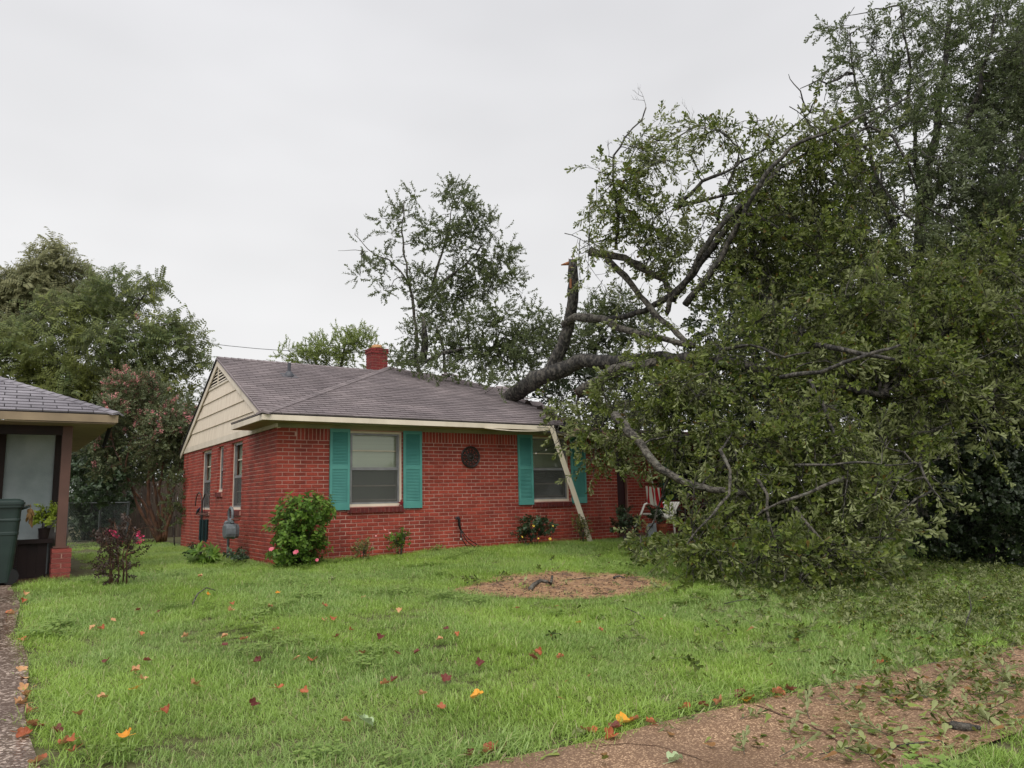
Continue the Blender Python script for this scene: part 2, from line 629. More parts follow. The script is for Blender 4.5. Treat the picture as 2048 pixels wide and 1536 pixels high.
# ------------------------------------------------------------------ ground
def build_ground():
    xs = np.concatenate([np.linspace(-300, -16, 12), np.linspace(-14, 18, 129), np.linspace(20, 300, 12)])
    ys = np.concatenate([np.linspace(-60, -16, 8), np.linspace(-14, 16, 121), np.linspace(18, 400, 14)])
    mb = MB()
    nx, ny = len(xs), len(ys)
    for y in ys:
        for x in xs:
            b = 0.012 * noise.noise(Vector((x * 0.9, y * 0.9, 0)))
            mb.v.append((x, y, gz(x, y) - 0.012 + (b if -12 < x < 16 and -9 < y < -0.6 else 0)))
    for j in range(ny - 1):
        for i in range(nx - 1):
            a = j * nx + i
            mb.f.append((a, a + 1, a + nx + 1, a + nx))
            mb.m.append(0)
    mb.build("ground", m_soil, None, "structure", True)


build_ground()

# pavement in front of the lawn, curved far edge
EDGE = [G(*q) for q in ((1000, 1522), (1160, 1492), (1300, 1453), (1500, 1407), (1700, 1362), (1900, 1322), (2048, 1292))]
NEAR = [G(*q) for q in ((1860, 1536), (1950, 1500), (2048, 1465))]


def lerp_path(path, x, key=0):
    if x <= path[0][key]:
        a, b = path[0], path[1]
    elif x >= path[-1][key]:
        a, b = path[-2], path[-1]
    else:
        for a, b in zip(path[:-1], path[1:]):
            if a[key] <= x <= b[key]:
                break
    t = (x - a[key]) / (b[key] - a[key])
    return a[1 - key] + (b[1 - key] - a[1 - key]) * t


def walk_far(x):
    if x < EDGE[0].x:
        return EDGE[0].y + 0.10 * (x - EDGE[0].x)
    if x > EDGE[-1].x:
        return EDGE[-1].y
    return lerp_path(EDGE, x)


def walk_near(x):
    if x < NEAR[0].x:
        return NEAR[0].y + 0.12 * min(0, x - NEAR[0].x)
    if x > NEAR[-1].x:
        return NEAR[-1].y
    return lerp_path(NEAR, x)


DRIVE_X = -3.56


def build_paths():
    mb = MB()
    xs = np.linspace(-9, 14, 93)
    rows = 6
    for x in xs:
        y1, y0 = walk_far(x), walk_near(x) if x > -1.6 else -13.5
        if -1.6 < x:
            pass
        for k in range(rows):
            y = y0 + (y1 - y0) * k / (rows - 1)
            mb.v.append((x, y, gz(x, y) + 0.012))
    for i in range(len(xs) - 1):
        for k in range(rows - 1):
            a = i * rows + k
            mb.f.append((a, a + rows, a + rows + 1, a + 1))
            mb.m.append(0)
    mb.build("sidewalk", m_walk, None, "structure", True)
    mb = MB()
    ys = np.linspace(-9.4, 1.2, 54)
    for y in ys:
        for x in (-8.0, -6.0, -5.0, -4.2, DRIVE_X + 0.03 * math.sin(y * 2.1)):
            mb.v.append((x, y, gz(x, y) + 0.018))
    for j in range(len(ys) - 1):
        for i in range(4):
            a = j * 5 + i
            mb.f.append((a, a + 1, a + 6, a + 5))
            mb.m.append(0)
    mb.build("driveway", m_drive, None, "structure", True)
    # bare circle where a flower bed was
    ring = [G(*q) for q in ((900, 1185), (945, 1168), (1000, 1153), (1060, 1146), (1130, 1143), (1250, 1150), (1320, 1160), (1350, 1175),
                            (1310, 1187), (1250, 1193), (1180, 1199), (1100, 1200), (1020, 1197), (960, 1193))]
    cen = sum((Vector(p) for p in ring), Vector()) / len(ring)
    mb = MB()
    K = 8
    pts = []
    n = 56
    for i in range(n):
        u = i / n * len(ring)
        a, b = ring[int(u) % len(ring)], ring[(int(u) + 1) % len(ring)]
        p = a.lerp(b, u - int(u))
        p = cen + (p - cen) * (1.0 + 0.07 * noise.noise(p * 3))
        pts.append(p)
    mb.v.append((cen.x, cen.y, gz(cen.x, cen.y) + 0.012))
    for k in range(1, K + 1):
        for p in pts:
            q = cen.lerp(p, k / K)
            mb.v.append((q.x, q.y, gz(q.x, q.y) + 0.010 + 0.014 * noise.noise(q * 4)))
    for i in range(n):
        mb.f.append((0, 1 + i, 1 + (i + 1) % n))
        mb.m.append(0)
    for k in range(K - 1):
        for i in range(n):
            j = (i + 1) % n
            mb.f.append((1 + k * n + i, 1 + (k + 1) * n + i, 1 + (k + 1) * n + j, 1 + k * n + j))
            mb.m.append(0)
    mb.build("dirt_patch", m_dirt, None, "structure", True)
    return cen, pts


DIRT_C, DIRT_RING = build_paths()


def crack(px_pts, w, name, seed):
    r = random.Random(seed)
    pts = [G(*q) for q in px_pts]
    fine = []
    for a, b in zip(pts[:-1], pts[1:]):
        n = max(2, int((b - a).length / 0.05))
        fine += [a.lerp(b, k / n) for k in range(n)]
    fine.append(pts[-1])
    mb = MB()
    for i, p in enumerate(fine):
        d = (fine[min(i + 1, len(fine) - 1)] - fine[max(i - 1, 0)]).normalized()
        s_ = Vector((-d.y, d.x, 0))
        j = s_ * r.uniform(-0.012, 0.012)
        ww = w * r.uniform(0.5, 1.3)
        for sg in (-1, 1):
            q = p + j + s_ * ww * sg
            mb.v.append((q.x, q.y, gz(q.x, q.y) + 0.0165))
    for i in range(len(fine) - 1):
        mb.f.append((2 * i, 2 * i + 1, 2 * i + 3, 2 * i + 2))
        mb.m.append(0)
    mb.build(name, M("dirt filled crack", c(52, 38, 30), 0.95, c(96, 66, 48), nscale=30), None, "structure")


crack([(1515, 1415), (1555, 1432), (1600, 1448), (1635, 1462), (1665, 1478), (1690, 1500)], 0.007, "sidewalk_crack", 1)
crack([(1180, 1500), (1260, 1492), (1330, 1500), (1420, 1530)], 0.004, "sidewalk_crack", 2)
crack([(1800, 1345), (1900, 1400), (1990, 1450)], 0.006, "sidewalk_joint", 3)
crack([(0, 1228), (20, 1226), (38, 1224)], 0.012, "driveway_joint", 4)


def in_poly(x, y, poly):
    ins = False
    j = len(poly) - 1
    for i in range(len(poly)):
        xi, yi, xj, yj = poly[i][0], poly[i][1], poly[j][0], poly[j][1]
        if (yi > y) != (yj > y) and x < (xj - xi) * (y - yi) / (yj - yi) + xi:
            ins = not ins
        j = i
    return ins


# ------------------------------------------------------------------ the brick house
def f_front(u, d, z):       # u along +X, d outwards (-Y)
    return (u, -d, z)


def f_side(u, d, z):        # u along +Y, d outwards (-X)
    return (-d, u, z)


REC_Y = 1.3


def f_recess(u, d, z):
    return (u, REC_Y - d, z)


house = thing("brick_house", "red brick house with teal shutters, its roof crushed on one side by an oak", "house", (3.7, 3.8, 0.0))
COURSE = 0.0677
BL, BH = 0.190, 0.0545
WALL_TOP = 2.245


def wall_boxes(mb, fn, L, z0, z1, holes, thick=0.14, lo=0.0):
    """wall slab cut round its openings"""
    us = sorted({lo, L} | {h[0] for h in holes} | {h[1] for h in holes})
    for a, b in zip(us[:-1], us[1:]):
        um = 0.5 * (a + b)
        zs = [z0]
        for h in sorted((h for h in holes if h[0] <= um <= h[1]), key=lambda h: h[2]):
            zs += [h[2], h[3]]
        zs.append(z1)
        for i in range(0, len(zs), 2):
            if zs[i + 1] - zs[i] > 1e-4:
                mb.box((a, -thick, zs[i]), (b, 0, zs[i + 1]), fn)


def brick_mesh(l, h, d=0.02, ch=0.004):
    """chamfered brick face in local u (x), outwards (y), z"""
    mb = MB()
    x, z = l / 2, h / 2
    v = [(-x, -d, -z), (x, -d, -z), (x, -d, z), (-x, -d, z), (-x, 0, -z), (x, 0, -z), (x, 0, z), (-x, 0, z),
         (-x + ch, ch, -z + ch), (x - ch, ch, -z + ch), (x - ch, ch, z - ch), (-x + ch, ch, z - ch)]
    f = []
    for i in range(4):
        j = (i + 1) % 4
        f.append((i, j, 4 + j, 4 + i))
        f.append((4 + i, 4 + j, 8 + j, 8 + i))
    f.append((8, 9, 10, 11))
    mb.v, mb.f, mb.m = v, f, [0] * len(f)
    return mb


def brick_rows(L, z0, holes, lo=0.0, soldier=False, off0=0.0):
    """list of (u centre, z centre, length, height) for a running bond wall, cut at openings"""
    out = []
    n = int((WALL_TOP - z0) / COURSE + 0.5)
    top_course_z = WALL_TOP - (0.205 if soldier else 0.0)
    for k in range(n):
        zc = WALL_TOP - (k + 0.5) * COURSE
        pitch = BL + 0.0125
        off = off0 + (0.5 * pitch if k % 2 else 0.0)
        u = lo - pitch + off
        while u < L:
            a, b = max(u, lo), min(u + BL, L)
            u += pitch
            if b - a < 0.03:
                continue
            segs = [(a, b)]
            if soldier and zc + BH / 2 > top_course_z:
                segs = [(max(a, lo), min(b, lo + 0.32))]
            for h in holes:
                if h[2] - 0.005 < zc < h[3] + 0.005:
                    ns = []
                    for s0, s1 in segs:
                        if h[1] <= s0 or h[0] >= s1:
                            ns.append((s0, s1))
                        else:
                            ns += [(s0, h[0]), (h[1], s1)]
                    segs = ns
            for s0, s1 in segs:
                if s1 - s0 > 0.025:
                    out.append((0.5 * (s0 + s1), zc, s1 - s0, BH))
    if soldier:
        u = lo + 0.335
        while u < L:
            b = min(u + BH, L)
            ok = all(b <= h[0] or u >= h[1] or h[3] < WALL_TOP - 0.2 for h in holes)
            if ok and b - u > 0.02:
                out.append((0.5 * (u + b), WALL_TOP - 0.1, b - u, 0.196))
            u += COURSE
    return out


FW = [(1.255, 2.295, 0.90, 2.225), (5.165, 6.14, 0.905, 2.225)]      # front windows
SW = [(2.15, 2.98, 0.885, 2.2), (3.6, 4.06, 1.25, 2.19), (4.68, 5.6, 0.87, 2.18)]    # side windows
Z0 = -0.20

mbw = MB()
wall_boxes(mbw, f_front, 7.45, Z0, WALL_TOP + 0.06, FW)
wall_boxes(mbw, f_side, 7.6, Z0, WALL_TOP + 0.06, SW, lo=0.141)
mbw.box((7.31, 0.141, Z0), (7.45, REC_Y, WALL_TOP + 0.06))                      # return beside the porch
wall_boxes(mbw, f_recess, 13.2, Z0, 2.6, [(8.02, 8.92, 0.0, 2.05), (10.5, 11.5, 0.9, 2.1)], lo=7.455)
mbw.box((13.06, REC_Y + 0.141, Z0), (13.2, 7.6, 2.3))
mbw.box((0.141, 7.46, Z0), (13.059, 7.6, 2.3))
wall = mbw.build("wall", m_mortar, house)

all_bricks = []
for fn, rows, axis in ((f_front, brick_rows(7.45, Z0, FW, soldier=True), 0), (f_side, brick_rows(7.6, Z0, SW, off0=0.1, soldier=False), 1),
                       (f_recess, brick_rows(13.2, Z0, [(8.0, 8.94, -0.3, 2.07), (10.5, 11.5, 0.9, 2.1)], lo=7.46), 2)):
    for (u, z, l, h) in rows:
        p = Vector(fn(u, 0, z))
        nrm = Vector((0, -1, 0)) if axis != 1 else Vector((-1, 0, 0))
        d = (CAM - p)
        size = l * h * abs(d.normalized().dot(nrm)) / (CAM - p).length ** 2
        all_bricks.append([size, fn, u, z, l, h, axis])
behind = lambda b: b[6] == 2 or (b[6] == 0 and (0.9 < b[2] < 1.25 or 2.3 < b[2] < 2.66 or 4.83 < b[2] < 5.16 or 6.14 < b[2] < 6.55) and b[3] > 0.85)
all_bricks.sort(key=lambda b: -b[0] + (1 if behind(b) else 0))
mesh_cache = {}
stuff = MB()


def place_brick_local(mb_local, fn, u, z, dd):
    b = len(stuff.v)
    for (x, y, w) in mb_local.v:
        stuff.v.append(fn(u + x, y + dd, z + w))
    for f in mb_local.f:
        stuff.f.append(tuple(b + i for i in f))
        stuff.m.append(0)


n_single = 0
for size, fn, u, z, l, h, axis in all_bricks:
    dd = 0.0035 + R.uniform(-0.002, 0.002)
    if n_single < 300 and abs(l - BL) < 0.002 and axis == 0:
        key = (round(l, 3), round(h, 3))
        if key not in mesh_cache:
            mesh_cache[key] = brick_mesh(l, h).mesh("brick", m_brick)
        o = link("brick", mesh_cache[key], wall)
        o.location = fn(u, dd, z)
        o.rotation_euler = (0, R.uniform(-0.006, 0.006), math.pi)
        n_single += 1
    else:
        place_brick_local(brick_mesh(l, h), fn, u, z, dd)
for fn, holes in ((f_front, FW), (f_side, SW)):        # brick edges inside the openings
    for h in holes:
        z = WALL_TOP - COURSE * 0.5
        while z > h[2]:
            if z < h[3]:
                for u0, u1 in ((h[0], h[0] + 0.004), (h[1] - 0.004, h[1])):
                    stuff.box((u0, -0.095, z - BH / 2), (u1, 0.003, z + BH / 2), fn)
            z -= COURSE
stuff.build("brickwork", m_brick, wall, "stuff")

# black sheets standing in for the darkness of the rooms behind the openings
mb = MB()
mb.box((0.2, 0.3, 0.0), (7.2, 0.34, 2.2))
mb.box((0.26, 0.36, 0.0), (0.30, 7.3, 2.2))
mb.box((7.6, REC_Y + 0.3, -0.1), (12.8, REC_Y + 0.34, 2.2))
mb.build("room_darkness", m_dark, house)


# windows
def window(fn, u0, u1, z0, z1, storm=True, name="window", mid=None):
    D0 = -0.105
    t = 0.05
    mb = MB()
    for (a, b, lo, hi) in ((u0, u0 + t, z0 + 0.045, z1 - 0.035), (u1 - t, u1, z0 + 0.045, z1 - 0.035), (u0, u1, z1 - 0.034, z1), (u0, u1, z0, z0 + 0.044)):
        mb.box((a + 0.005, D0, lo), (b - 0.005, -0.03 if hi < z0 + 0.05 else -0.045, hi), fn)
    w = mb.build(name, m_cream, house)
    a0, a1, b0, b1 = u0 + t, u1 - t, z0 + 0.045, z1 - 0.036
    mz = b0 + (b1 - b0) * (mid or 0.49)
    s = 0.032
    mb = MB()
    for (a, b, lo, hi) in ((a0, a0 + s, b0, b1), (a1 - s, a1, b0, b1), (a0 + s, a1 - s, b1 - s, b1), (a0 + s, a1 - s, b0, b0 + 0.03), (a0 + s, a1 - s, mz - 0.018, mz + 0.018)):
        mb.box((a + 0.001, -0.085, lo + 0.001), (b - 0.001, -0.050, hi - 0.001), fn)
    for (a, b, lo, hi) in ((a0 + s, a1 - s, mz + 0.02, mz + 0.032), (a0 + s, a0 + s + 0.012, mz + 0.033, b1 - s), (a1 - s - 0.012, a1 - s, mz + 0.033, b1 - s), (a0 + s, a1 - s, b0 + 0.05, b0 + 0.06)):
        mb.box((a + 0.001, -0.09, lo), (b - 0.001, -0.066, hi), fn)
    mb.build("storm_frame", m_alu, w)
    c0, c1 = a0 + s, a1 - s
    mb = MB()
    for zz in (mz + (b1 - mz) * 0.52, b0 + (mz - b0) * 0.52):
        mb.box((c0, -0.125, zz - 0.011), (c1, -0.107, zz + 0.011), fn)
    mb.box((c0, -0.125, b0 + 0.0), (c1, -0.107, b0 + 0.075), fn)
    mb.box((c0, -0.125, mz - 0.022), (c1, -0.107, mz + 0.022), fn)
    mb.build("muntin", m_cream, w)
    for lo, hi in ((b0 + 0.03, mz - 0.018), (mz + 0.018, b1 - s)):
        mb = MB()
        mb.box((c0 + 0.002, -0.132, lo), (c1 - 0.002, -0.128, hi), fn)
        mb.build("pane", m_glass if fn is not f_side else m_glass_side, w)
    mb = MB()
    mb.box((c0 + 0.002, -0.0605, b0 + 0.031), (c1 - 0.002, -0.0595, mz - 0.019), fn)
    mb.build("insect_screen", m_screen, w)
    mb = MB()
    zz = b0
    while zz < b1:
        mb.hexa([fn(*q) for q in ((a0, -0.150, zz), (a1, -0.150, zz), (a1, -0.148, zz), (a0, -0.148, zz),
                                  (a0, -0.139, zz + 0.0275), (a1, -0.139, zz + 0.0275), (a1, -0.137, zz + 0.0275), (a0, -0.137, zz + 0.0275))])
        zz += 0.0255
    mb.box((a0 - 0.04, -0.165, b0 - 0.03), (a1 + 0.04, -0.16, b1 + 0.03), fn)
    mb.build("blind", m_blind, w)
    return w


for h in FW:
    window(f_front, *h)
for i, h in enumerate(SW):
    window(f_side, *h, mid=0.47)


def brick_sill(fn, u0, u1, z):
    mb = MB()
    mb.hexa([fn(*q) for q in ((u0, -0.09, z - 0.10), (u1, -0.09, z - 0.10), (u1, 0.034, z - 0.10), (u0, 0.034, z - 0.10),
                              (u0, -0.09, z - 0.003), (u1, -0.09, z - 0.003), (u1, 0.034, z - 0.024), (u0, 0.034, z - 0.024))])
    s = mb.build("window_sill", m_mortar, house)
    n = max(3, int(round((u1 - u0) / 0.0755)))
    st = (u1 - u0) / n
    for k in range(n):
        mb = MB()
        a, b = u0 + k * st + 0.004, u0 + (k + 1) * st - 0.004
        j = R.uniform(-0.003, 0.003)
        mb.hexa([fn(*q) for q in ((a, -0.088, z - 0.104), (b, -0.088, z - 0.104), (b, 0.042 + j, z - 0.104), (a, 0.042 + j, z - 0.104),
                                  (a, -0.088, z + 0.004), (b, -0.088, z + 0.004), (b, 0.042 + j, z - 0.018), (a, 0.042 + j, z - 0.018))])
        mb.build("brick", m_sillbrick, s)


for h in FW:
    brick_sill(f_front, h[0] - 0.02, h[1] + 0.02, h[2] - 0.004)
for h in SW:
    brick_sill(f_side, h[0] - 0.02, h[1] + 0.02, h[2] - 0.004)


# shutters
def shutter(fn, u0, u1, z0, z1, parent, turn=None):
    g = fn if turn is None else turn
    mb = MB()
    d0, d1 = 0.014, 0.046
    st = 0.045
    hm = z0 + (z1 - z0) * 0.525
    for (a, b, lo, hi) in ((u0, u0 + st, z0, z1), (u1 - st, u1, z0, z1), (u0 + st, u1 - st, z0, z0 + 0.115), (u0 + st, u1 - st, z1 - 0.06, z1), (u0 + st, u1 - st, hm - 0.035, hm + 0.035)):
        mb.box((a, d0, lo), (b, d1 if b - a < 0.06 else d1 - 0.002, hi), g)
    mb.box((u0 + st, d0 - 0.004, z0 + 0.05), (u1 - st, d0 + 0.001, z1 - 0.03), g)
    s = mb.build("shutter", m_teal, parent)
    sl = MB()
    w = u1 - u0 - 2 * st
    for lo, hi in ((z0 + 0.115, hm - 0.035), (hm + 0.035, z1 - 0.06)):
        n = 22
        p = (hi - lo) / n
        for k in range(n):
            zc = lo + (k + 0.5) * p
            m2 = MB()
            m2.hexa([g(*q) for q in ((u0 + st, d1 - 0.010, zc - p * 0.52), (u1 - st, d1 - 0.010, zc - p * 0.52), (u1 - st, d1 - 0.003, zc - p * 0.42), (u0 + st, d1 - 0.003, zc - p * 0.42),
                                     (u0 + st, d0 + 0.004, zc + p * 0.42), (u1 - st, d0 + 0.004, zc + p * 0.42), (u1 - st, d0 + 0.012, zc + p * 0.5), (u0 + st, d0 + 0.012, zc + p * 0.5))])
            m2.build("slat", m_teal, s)
    return s


for u0, u1 in ((0.90, 1.262), (2.292, 2.665), (4.82, 5.18), (6.165, 6.555)):
    shutter(f_front, u0, u1, 0.85, 2.25, house)


def f_rec_tilt(u, d, z):
    a = rad(-14)
    uu, zz = u - 11.75, z - 2.05
    return (11.75 + uu * math.cos(a) - zz * math.sin(a) * -1, REC_Y - d - 0.05, 2.0 + zz * math.cos(a) + uu * math.sin(a) - 0.25)


shutter(f_recess, 10.12, 10.49, 0.85, 2.15, house)
shutter(f_recess, 11.55, 11.9, 0.85, 2.15, house, turn=f_rec_tilt)
window(f_recess, 10.5, 11.5, 0.9, 2.1)
mb = MB()
mb.box((8.02, -0.12, 0.0), (8.92, -0.08, 2.05), f_recess)
for z0, z1 in ((0.2, 0.9), (1.05, 1.9)):
    for u0, u1 in ((8.12, 8.43), (8.5, 8.82)):
        mb.box((u0, -0.08, z0), (u1, -0.068, z1), f_recess)
door = mb.build("door", M("dark maroon door", c(52, 20, 24), 0.5), house)

# ---------------- roof
EZ, SL = 2.42, 0.41
EX0, EY0 = -0.40, -0.50
PKX, PKY = 3.72, 3.62
RIDGE_Y, RIDGE_Z = 4.2, 4.11
MSL = 0.44                                   # main slope facing the street
GX = -0.06


def clip_poly(poly, axis, val, keep_less):
    out = []
    n = len(poly)
    for i in range(n):
        a, b = poly[i], poly[(i + 1) % n]
        ia = (a[axis] <= val) if keep_less else (a[axis] >= val)
        ib = (b[axis] <= val) if keep_less else (b[axis] >= val)
        if ia:
            out.append(a)
        if ia != ib:
            t = (val - a[axis]) / (b[axis] - a[axis])
            out.append((a[0] + (b[0] - a[0]) * t, a[1] + (b[1] - a[1]) * t))
    return out


def area2(poly):
    return 0.5 * abs(sum(poly[i][0] * poly[(i + 1) % len(poly)][1] - poly[(i + 1) % len(poly)][0] * poly[i][1] for i in range(len(poly))))


class Face:
    """flat roof face: origin, along-eave unit vector, up-slope unit vector, outline in (u, v)"""

    def __init__(self, o, eu, ev, world_poly):
        self.o, self.eu, self.ev = Vector(o), Vector(eu).normalized(), Vector(ev).normalized()
        self.n = self.eu.cross(self.ev)
        if self.n.z < 0:
            self.n = -self.n
        self.poly = [((Vector(p) - self.o).dot(self.eu), (Vector(p) - self.o).dot(self.ev)) for p in world_poly]

    def at(self, u, v, h=0.0):
        return self.o + self.eu * u + self.ev * v + self.n * h


def shingle_face(face, roof_obj, mat, tab=0.305, exp=0.138, stuff_mb=None, budget=None, rnd=None, mesh_box=None, skip=None):
    us = [p[0] for p in face.poly]
    vs_ = [p[1] for p in face.poly]
    full = tab * exp
    k = 0
    v = min(vs_) - 0.02
    singles = []
    while v < max(vs_):
        offu = (k * 0.5 % 1.0) * tab + rnd.uniform(-0.01, 0.01)
        u = min(us) - tab + offu
        while u < max(us):
            g = 0.004 + rnd.uniform(0, 0.003)
            cell = face.poly
            for ax, val, kl in ((0, u + g, False), (0, u + tab - g, True), (1, v, False), (1, v + exp, True)):
                cell = clip_poly(cell, ax, val, kl)
                if len(cell) < 3:
                    break
            ar = area2(cell) if len(cell) >= 3 else 0
            if ar > full * 0.02 and not (skip and skip(face.at(u + tab / 2, v + exp / 2))):
                lift = rnd.uniform(0.0, 0.003)
                if rnd.random() < 0.012:
                    lift += 0.008
                if ar > full * 0.93 and budget is not None:
                    singles.append((u, v, lift))
                else:
                    def top(p):
                        return face.at(p[0], p[1], 0.004 + (0.013 + lift) * (1 - (p[1] - v) / exp))
                    tp = [top(p) for p in cell]
                    bp = [face.at(p[0], p[1], -0.003) for p in cell]
                    b = len(stuff_mb.v)
                    n = len(cell)
                    stuff_mb.v += [tuple(q) for q in tp] + [tuple(q) for q in bp]
                    stuff_mb.f.append(tuple(range(b, b + n)))
                    stuff_mb.m.append(0)
                    for i in range(n):
                        j = (i + 1) % n
                        stuff_mb.f.append((b + i, b + n + i, b + n + j, b + j))
                        stuff_mb.m.append(0)
            u += tab
        v += exp
        k += 1
    return singles


def tab_mesh(face, tab, exp, mat):
    mb = MB()
    w = tab - 0.012
    q = lambda x, y, h: face.at(x, y, h) - face.o
    mb.hexa([q(0, 0, -0.003), q(w, 0, -0.003), q(w, exp, -0.003), q(0, exp, -0.003), q(0, 0, 0.016), q(w, 0, 0.016), q(w, exp, 0.004), q(0, exp, 0.004)])
    return mb.mesh("shingle", mat)


# front hip face, its right edge torn where the oak struck
front_plane_hit = []
for q in ((835, 745), (886, 752), (912, 757), (970, 771), (1012, 780), (1020, 786), (1038, 789), (1046, 799), (1059, 807), (1080, 812), (1104, 823)):
    r = ray(*q)
    t = (EZ + SL * (CAM.y - EY0) - CAM.z) / (r.z - SL * r.y)
    front_plane_hit.append(CAM + r * t)
eave_r = Vector((5.62, EY0, EZ))
outline = [Vector((EX0, EY0, EZ)), eave_r, Vector((5.95, -0.1, EZ + SL * 0.4))] + front_plane_hit[::-1] + [Vector((PKX, PKY, EZ + SL * 4.12))]
f_hip = Face((EX0, EY0, EZ), (1, 0, 0), (0, 1, SL), outline)
vx0 = GX
vy0 = (EZ + SL * (vx0 - EX0) - (RIDGE_Z - MSL * RIDGE_Y)) / MSL           # valley at the gable
vz0 = EZ + SL * (vx0 - EX0)
pk = Vector((PKX, PKY, EZ + SL * 4.12))
vtop = Vector((PKX, RIDGE_Y, pk.z))
west_poly = [Vector((EX0, EY0, EZ)), Vector((EX0, 1.45, EZ)), Vector((GX - 0.02, 1.45, EZ + SL * (GX - 0.02 - EX0))), Vector((vx0, vy0, vz0)), vtop, pk]
f_west = Face((EX0, EY0, EZ), (0, 1, 0), (1, 0, SL), west_poly)
main_poly = [Vector((vx0, vy0, RIDGE_Z - MSL * (RIDGE_Y - vy0))), vtop, Vector((GX, RIDGE_Y, RIDGE_Z))]
main_poly = [Vector((GX, vy0, RIDGE_Z - MSL * (RIDGE_Y - vy0))), Vector((vtop.x, RIDGE_Y, RIDGE_Z)), Vector((GX, RIDGE_Y, RIDGE_Z))]
f_main = Face((GX, vy0, RIDGE_Z - MSL * (RIDGE_Y - vy0)), (1, 0, 0), (0, 1, MSL), main_poly)

deck = MB()
for fc in (f_hip, f_west, f_main):
    deck.prism([fc.at(u, v, -0.005) for u, v in fc.poly], -fc.n * 0.03)
# back slope, and the sunken part over the porch side
deck.prism([(GX, RIDGE_Y, RIDGE_Z - 0.01), (4.6, RIDGE_Y, RIDGE_Z - 0.01), (4.9, 7.9, 2.26), (GX, 7.9, 2.26)], (0, 0, -0.04))
deck.prism([(4.6, RIDGE_Y + 0.05, RIDGE_Z - 0.1), (7.0, 4.5, 2.9), (13.4, 4.6, 2.75), (13.4, 7.9, 2.3), (4.9, 7.9, 2.25)], (0, 0, -0.04))
deck.prism([(4.9, 3.1, 3.35), (6.2, 1.6, 2.42), (7.2, 0.4, 2.2), (7.85, -0.35, 2.3), (8.1, 0.75, 2.4), (13.4, 0.75, 2.5), (13.4, 4.6, 2.75), (7.0, 4.4, 2.85)], (0, 0, -0.04))
roof = deck.build("roof", m_deck, house)

rr = random.Random(5)
sh_stuff = MB()
cands = []
for fc in (f_hip, f_main, f_west):
    for (u, v, lift) in shingle_face(fc, roof, m_shingle, stuff_mb=sh_stuff, budget=1, rnd=rr):
        p = fc.at(u + 0.15, v + 0.07)
        dv = (CAM - p)
        cands.append((-abs(dv.normalized().dot(fc.n)) / dv.length_squared, id(fc), u, v, lift, fc))
cands.sort(key=lambda q: q[:4])
tabs = {id(fc): tab_mesh(fc, 0.305, 0.138, m_shingle) for fc in (f_hip, f_main, f_west)}
for i, (s, _, u, v, lift, fc) in enumerate(cands):
    if i < 299:
        o = link("shingle", tabs[id(fc)], roof)
        o.location = fc.at(u + 0.005, v, lift * 0.5)
    else:
        b = len(sh_stuff.v)
        me = tabs[id(fc)]
        base = fc.at(u + 0.005, v, lift * 0.5)
        sh_stuff.v += [tuple(base + q.co) for q in me.vertices]
        for pl in me.polygons:
            sh_stuff.f.append(tuple(b + k for k in pl.vertices))
            sh_stuff.m.append(0)
sh_stuff.build("shingles", m_shingle, roof, "stuff")

# hip and ridge caps
def caps(a, b, left, right, step=0.14, w=0.13):
    a, b = Vector(a), Vector(b)
    d = (b - a).normalized()
    out = []
    up = Vector((0, 0, 1))
    l, r_ = Vector(left).normalized() * w, Vector(right).normalized() * w
    for k in range(int((b - a).length / step)):
        p0, p1 = a + d * (k * step), a + d * ((k + 1) * step - 0.005)
        mb = MB()
        for p, h in ((p0, 0.032), (p1, 0.022)):
            mb.v += [tuple(q) for q in (p + l + up * 0.003, p + up * 0.003, p + r_ + up * 0.003, p + r_ + up * h, p + up * (h + 0.004), p + l + up * h)]
        mb.f = [tuple(range(5, -1, -1)), tuple(range(6, 12))] + [(i, (i + 1) % 6, 6 + (i + 1) % 6, 6 + i) for i in range(6)]
        mb.m = [0] * 8
        out.append(mb)
    return out


dh = (pk - Vector((EX0, EY0, EZ))).normalized()
# make sure the caps lie down their own slopes
def down_side(n, d, other):
    s = n.cross(d).normalized()
    return s if s.dot(other) > 0 else -s
cap = caps((EX0, EY0, EZ), pk, down_side(f_west.n, dh, Vector((-1, 1, 0))), down_side(f_hip.n, dh, Vector((1, -1, 0))), w=0.12)
cap2 = caps((GX, RIDGE_Y, RIDGE_Z), (4.5, RIDGE_Y, RIDGE_Z - 0.02), down_side(f_main.n, Vector((1, 0, 0)), Vector((0, -1, 0))), Vector((0, 1, -0.5)), w=0.13)
for q in cap + cap2:
    q.build("cap_shingle", m_shingle, roof)

# torn sheets of roofing along the broken edge
mb = MB()
for (px, py, w, l, tilt) in ((1030, 786, 0.36, 0.26, 0.35), (1052, 800, 0.3, 0.22, -0.2), (1078, 815, 0.34, 0.2, 0.3), (1100, 826, 0.3, 0.2, 0.6), (905, 755, 0.5, 0.10, 0.25), (1010, 780, 0.4, 0.12, 0.15)):
    r = ray(px, py)
    t = (EZ + SL * (CAM.y - EY0) - CAM.z) / (r.z - SL * r.y)
    p = CAM + r * t
    e1 = Vector((1, rr.uniform(-0.3, 0.1), -0.25 * tilt)).normalized()
    e2 = Vector((0.1, 1, SL + tilt)).normalized()
    nn = e1.cross(e2)
    mb.prism([p - e1 * w * 0.5 + nn * 0.03, p + e1 * w * 0.5 + nn * 0.02, p + e1 * w * 0.35 + e2 * l + nn * 0.04, p - e1 * w * 0.5 + e2 * l * 0.8 + nn * 0.05], nn * 0.008)
mb.build("torn_shingles", m_shingle, roof, "stuff")
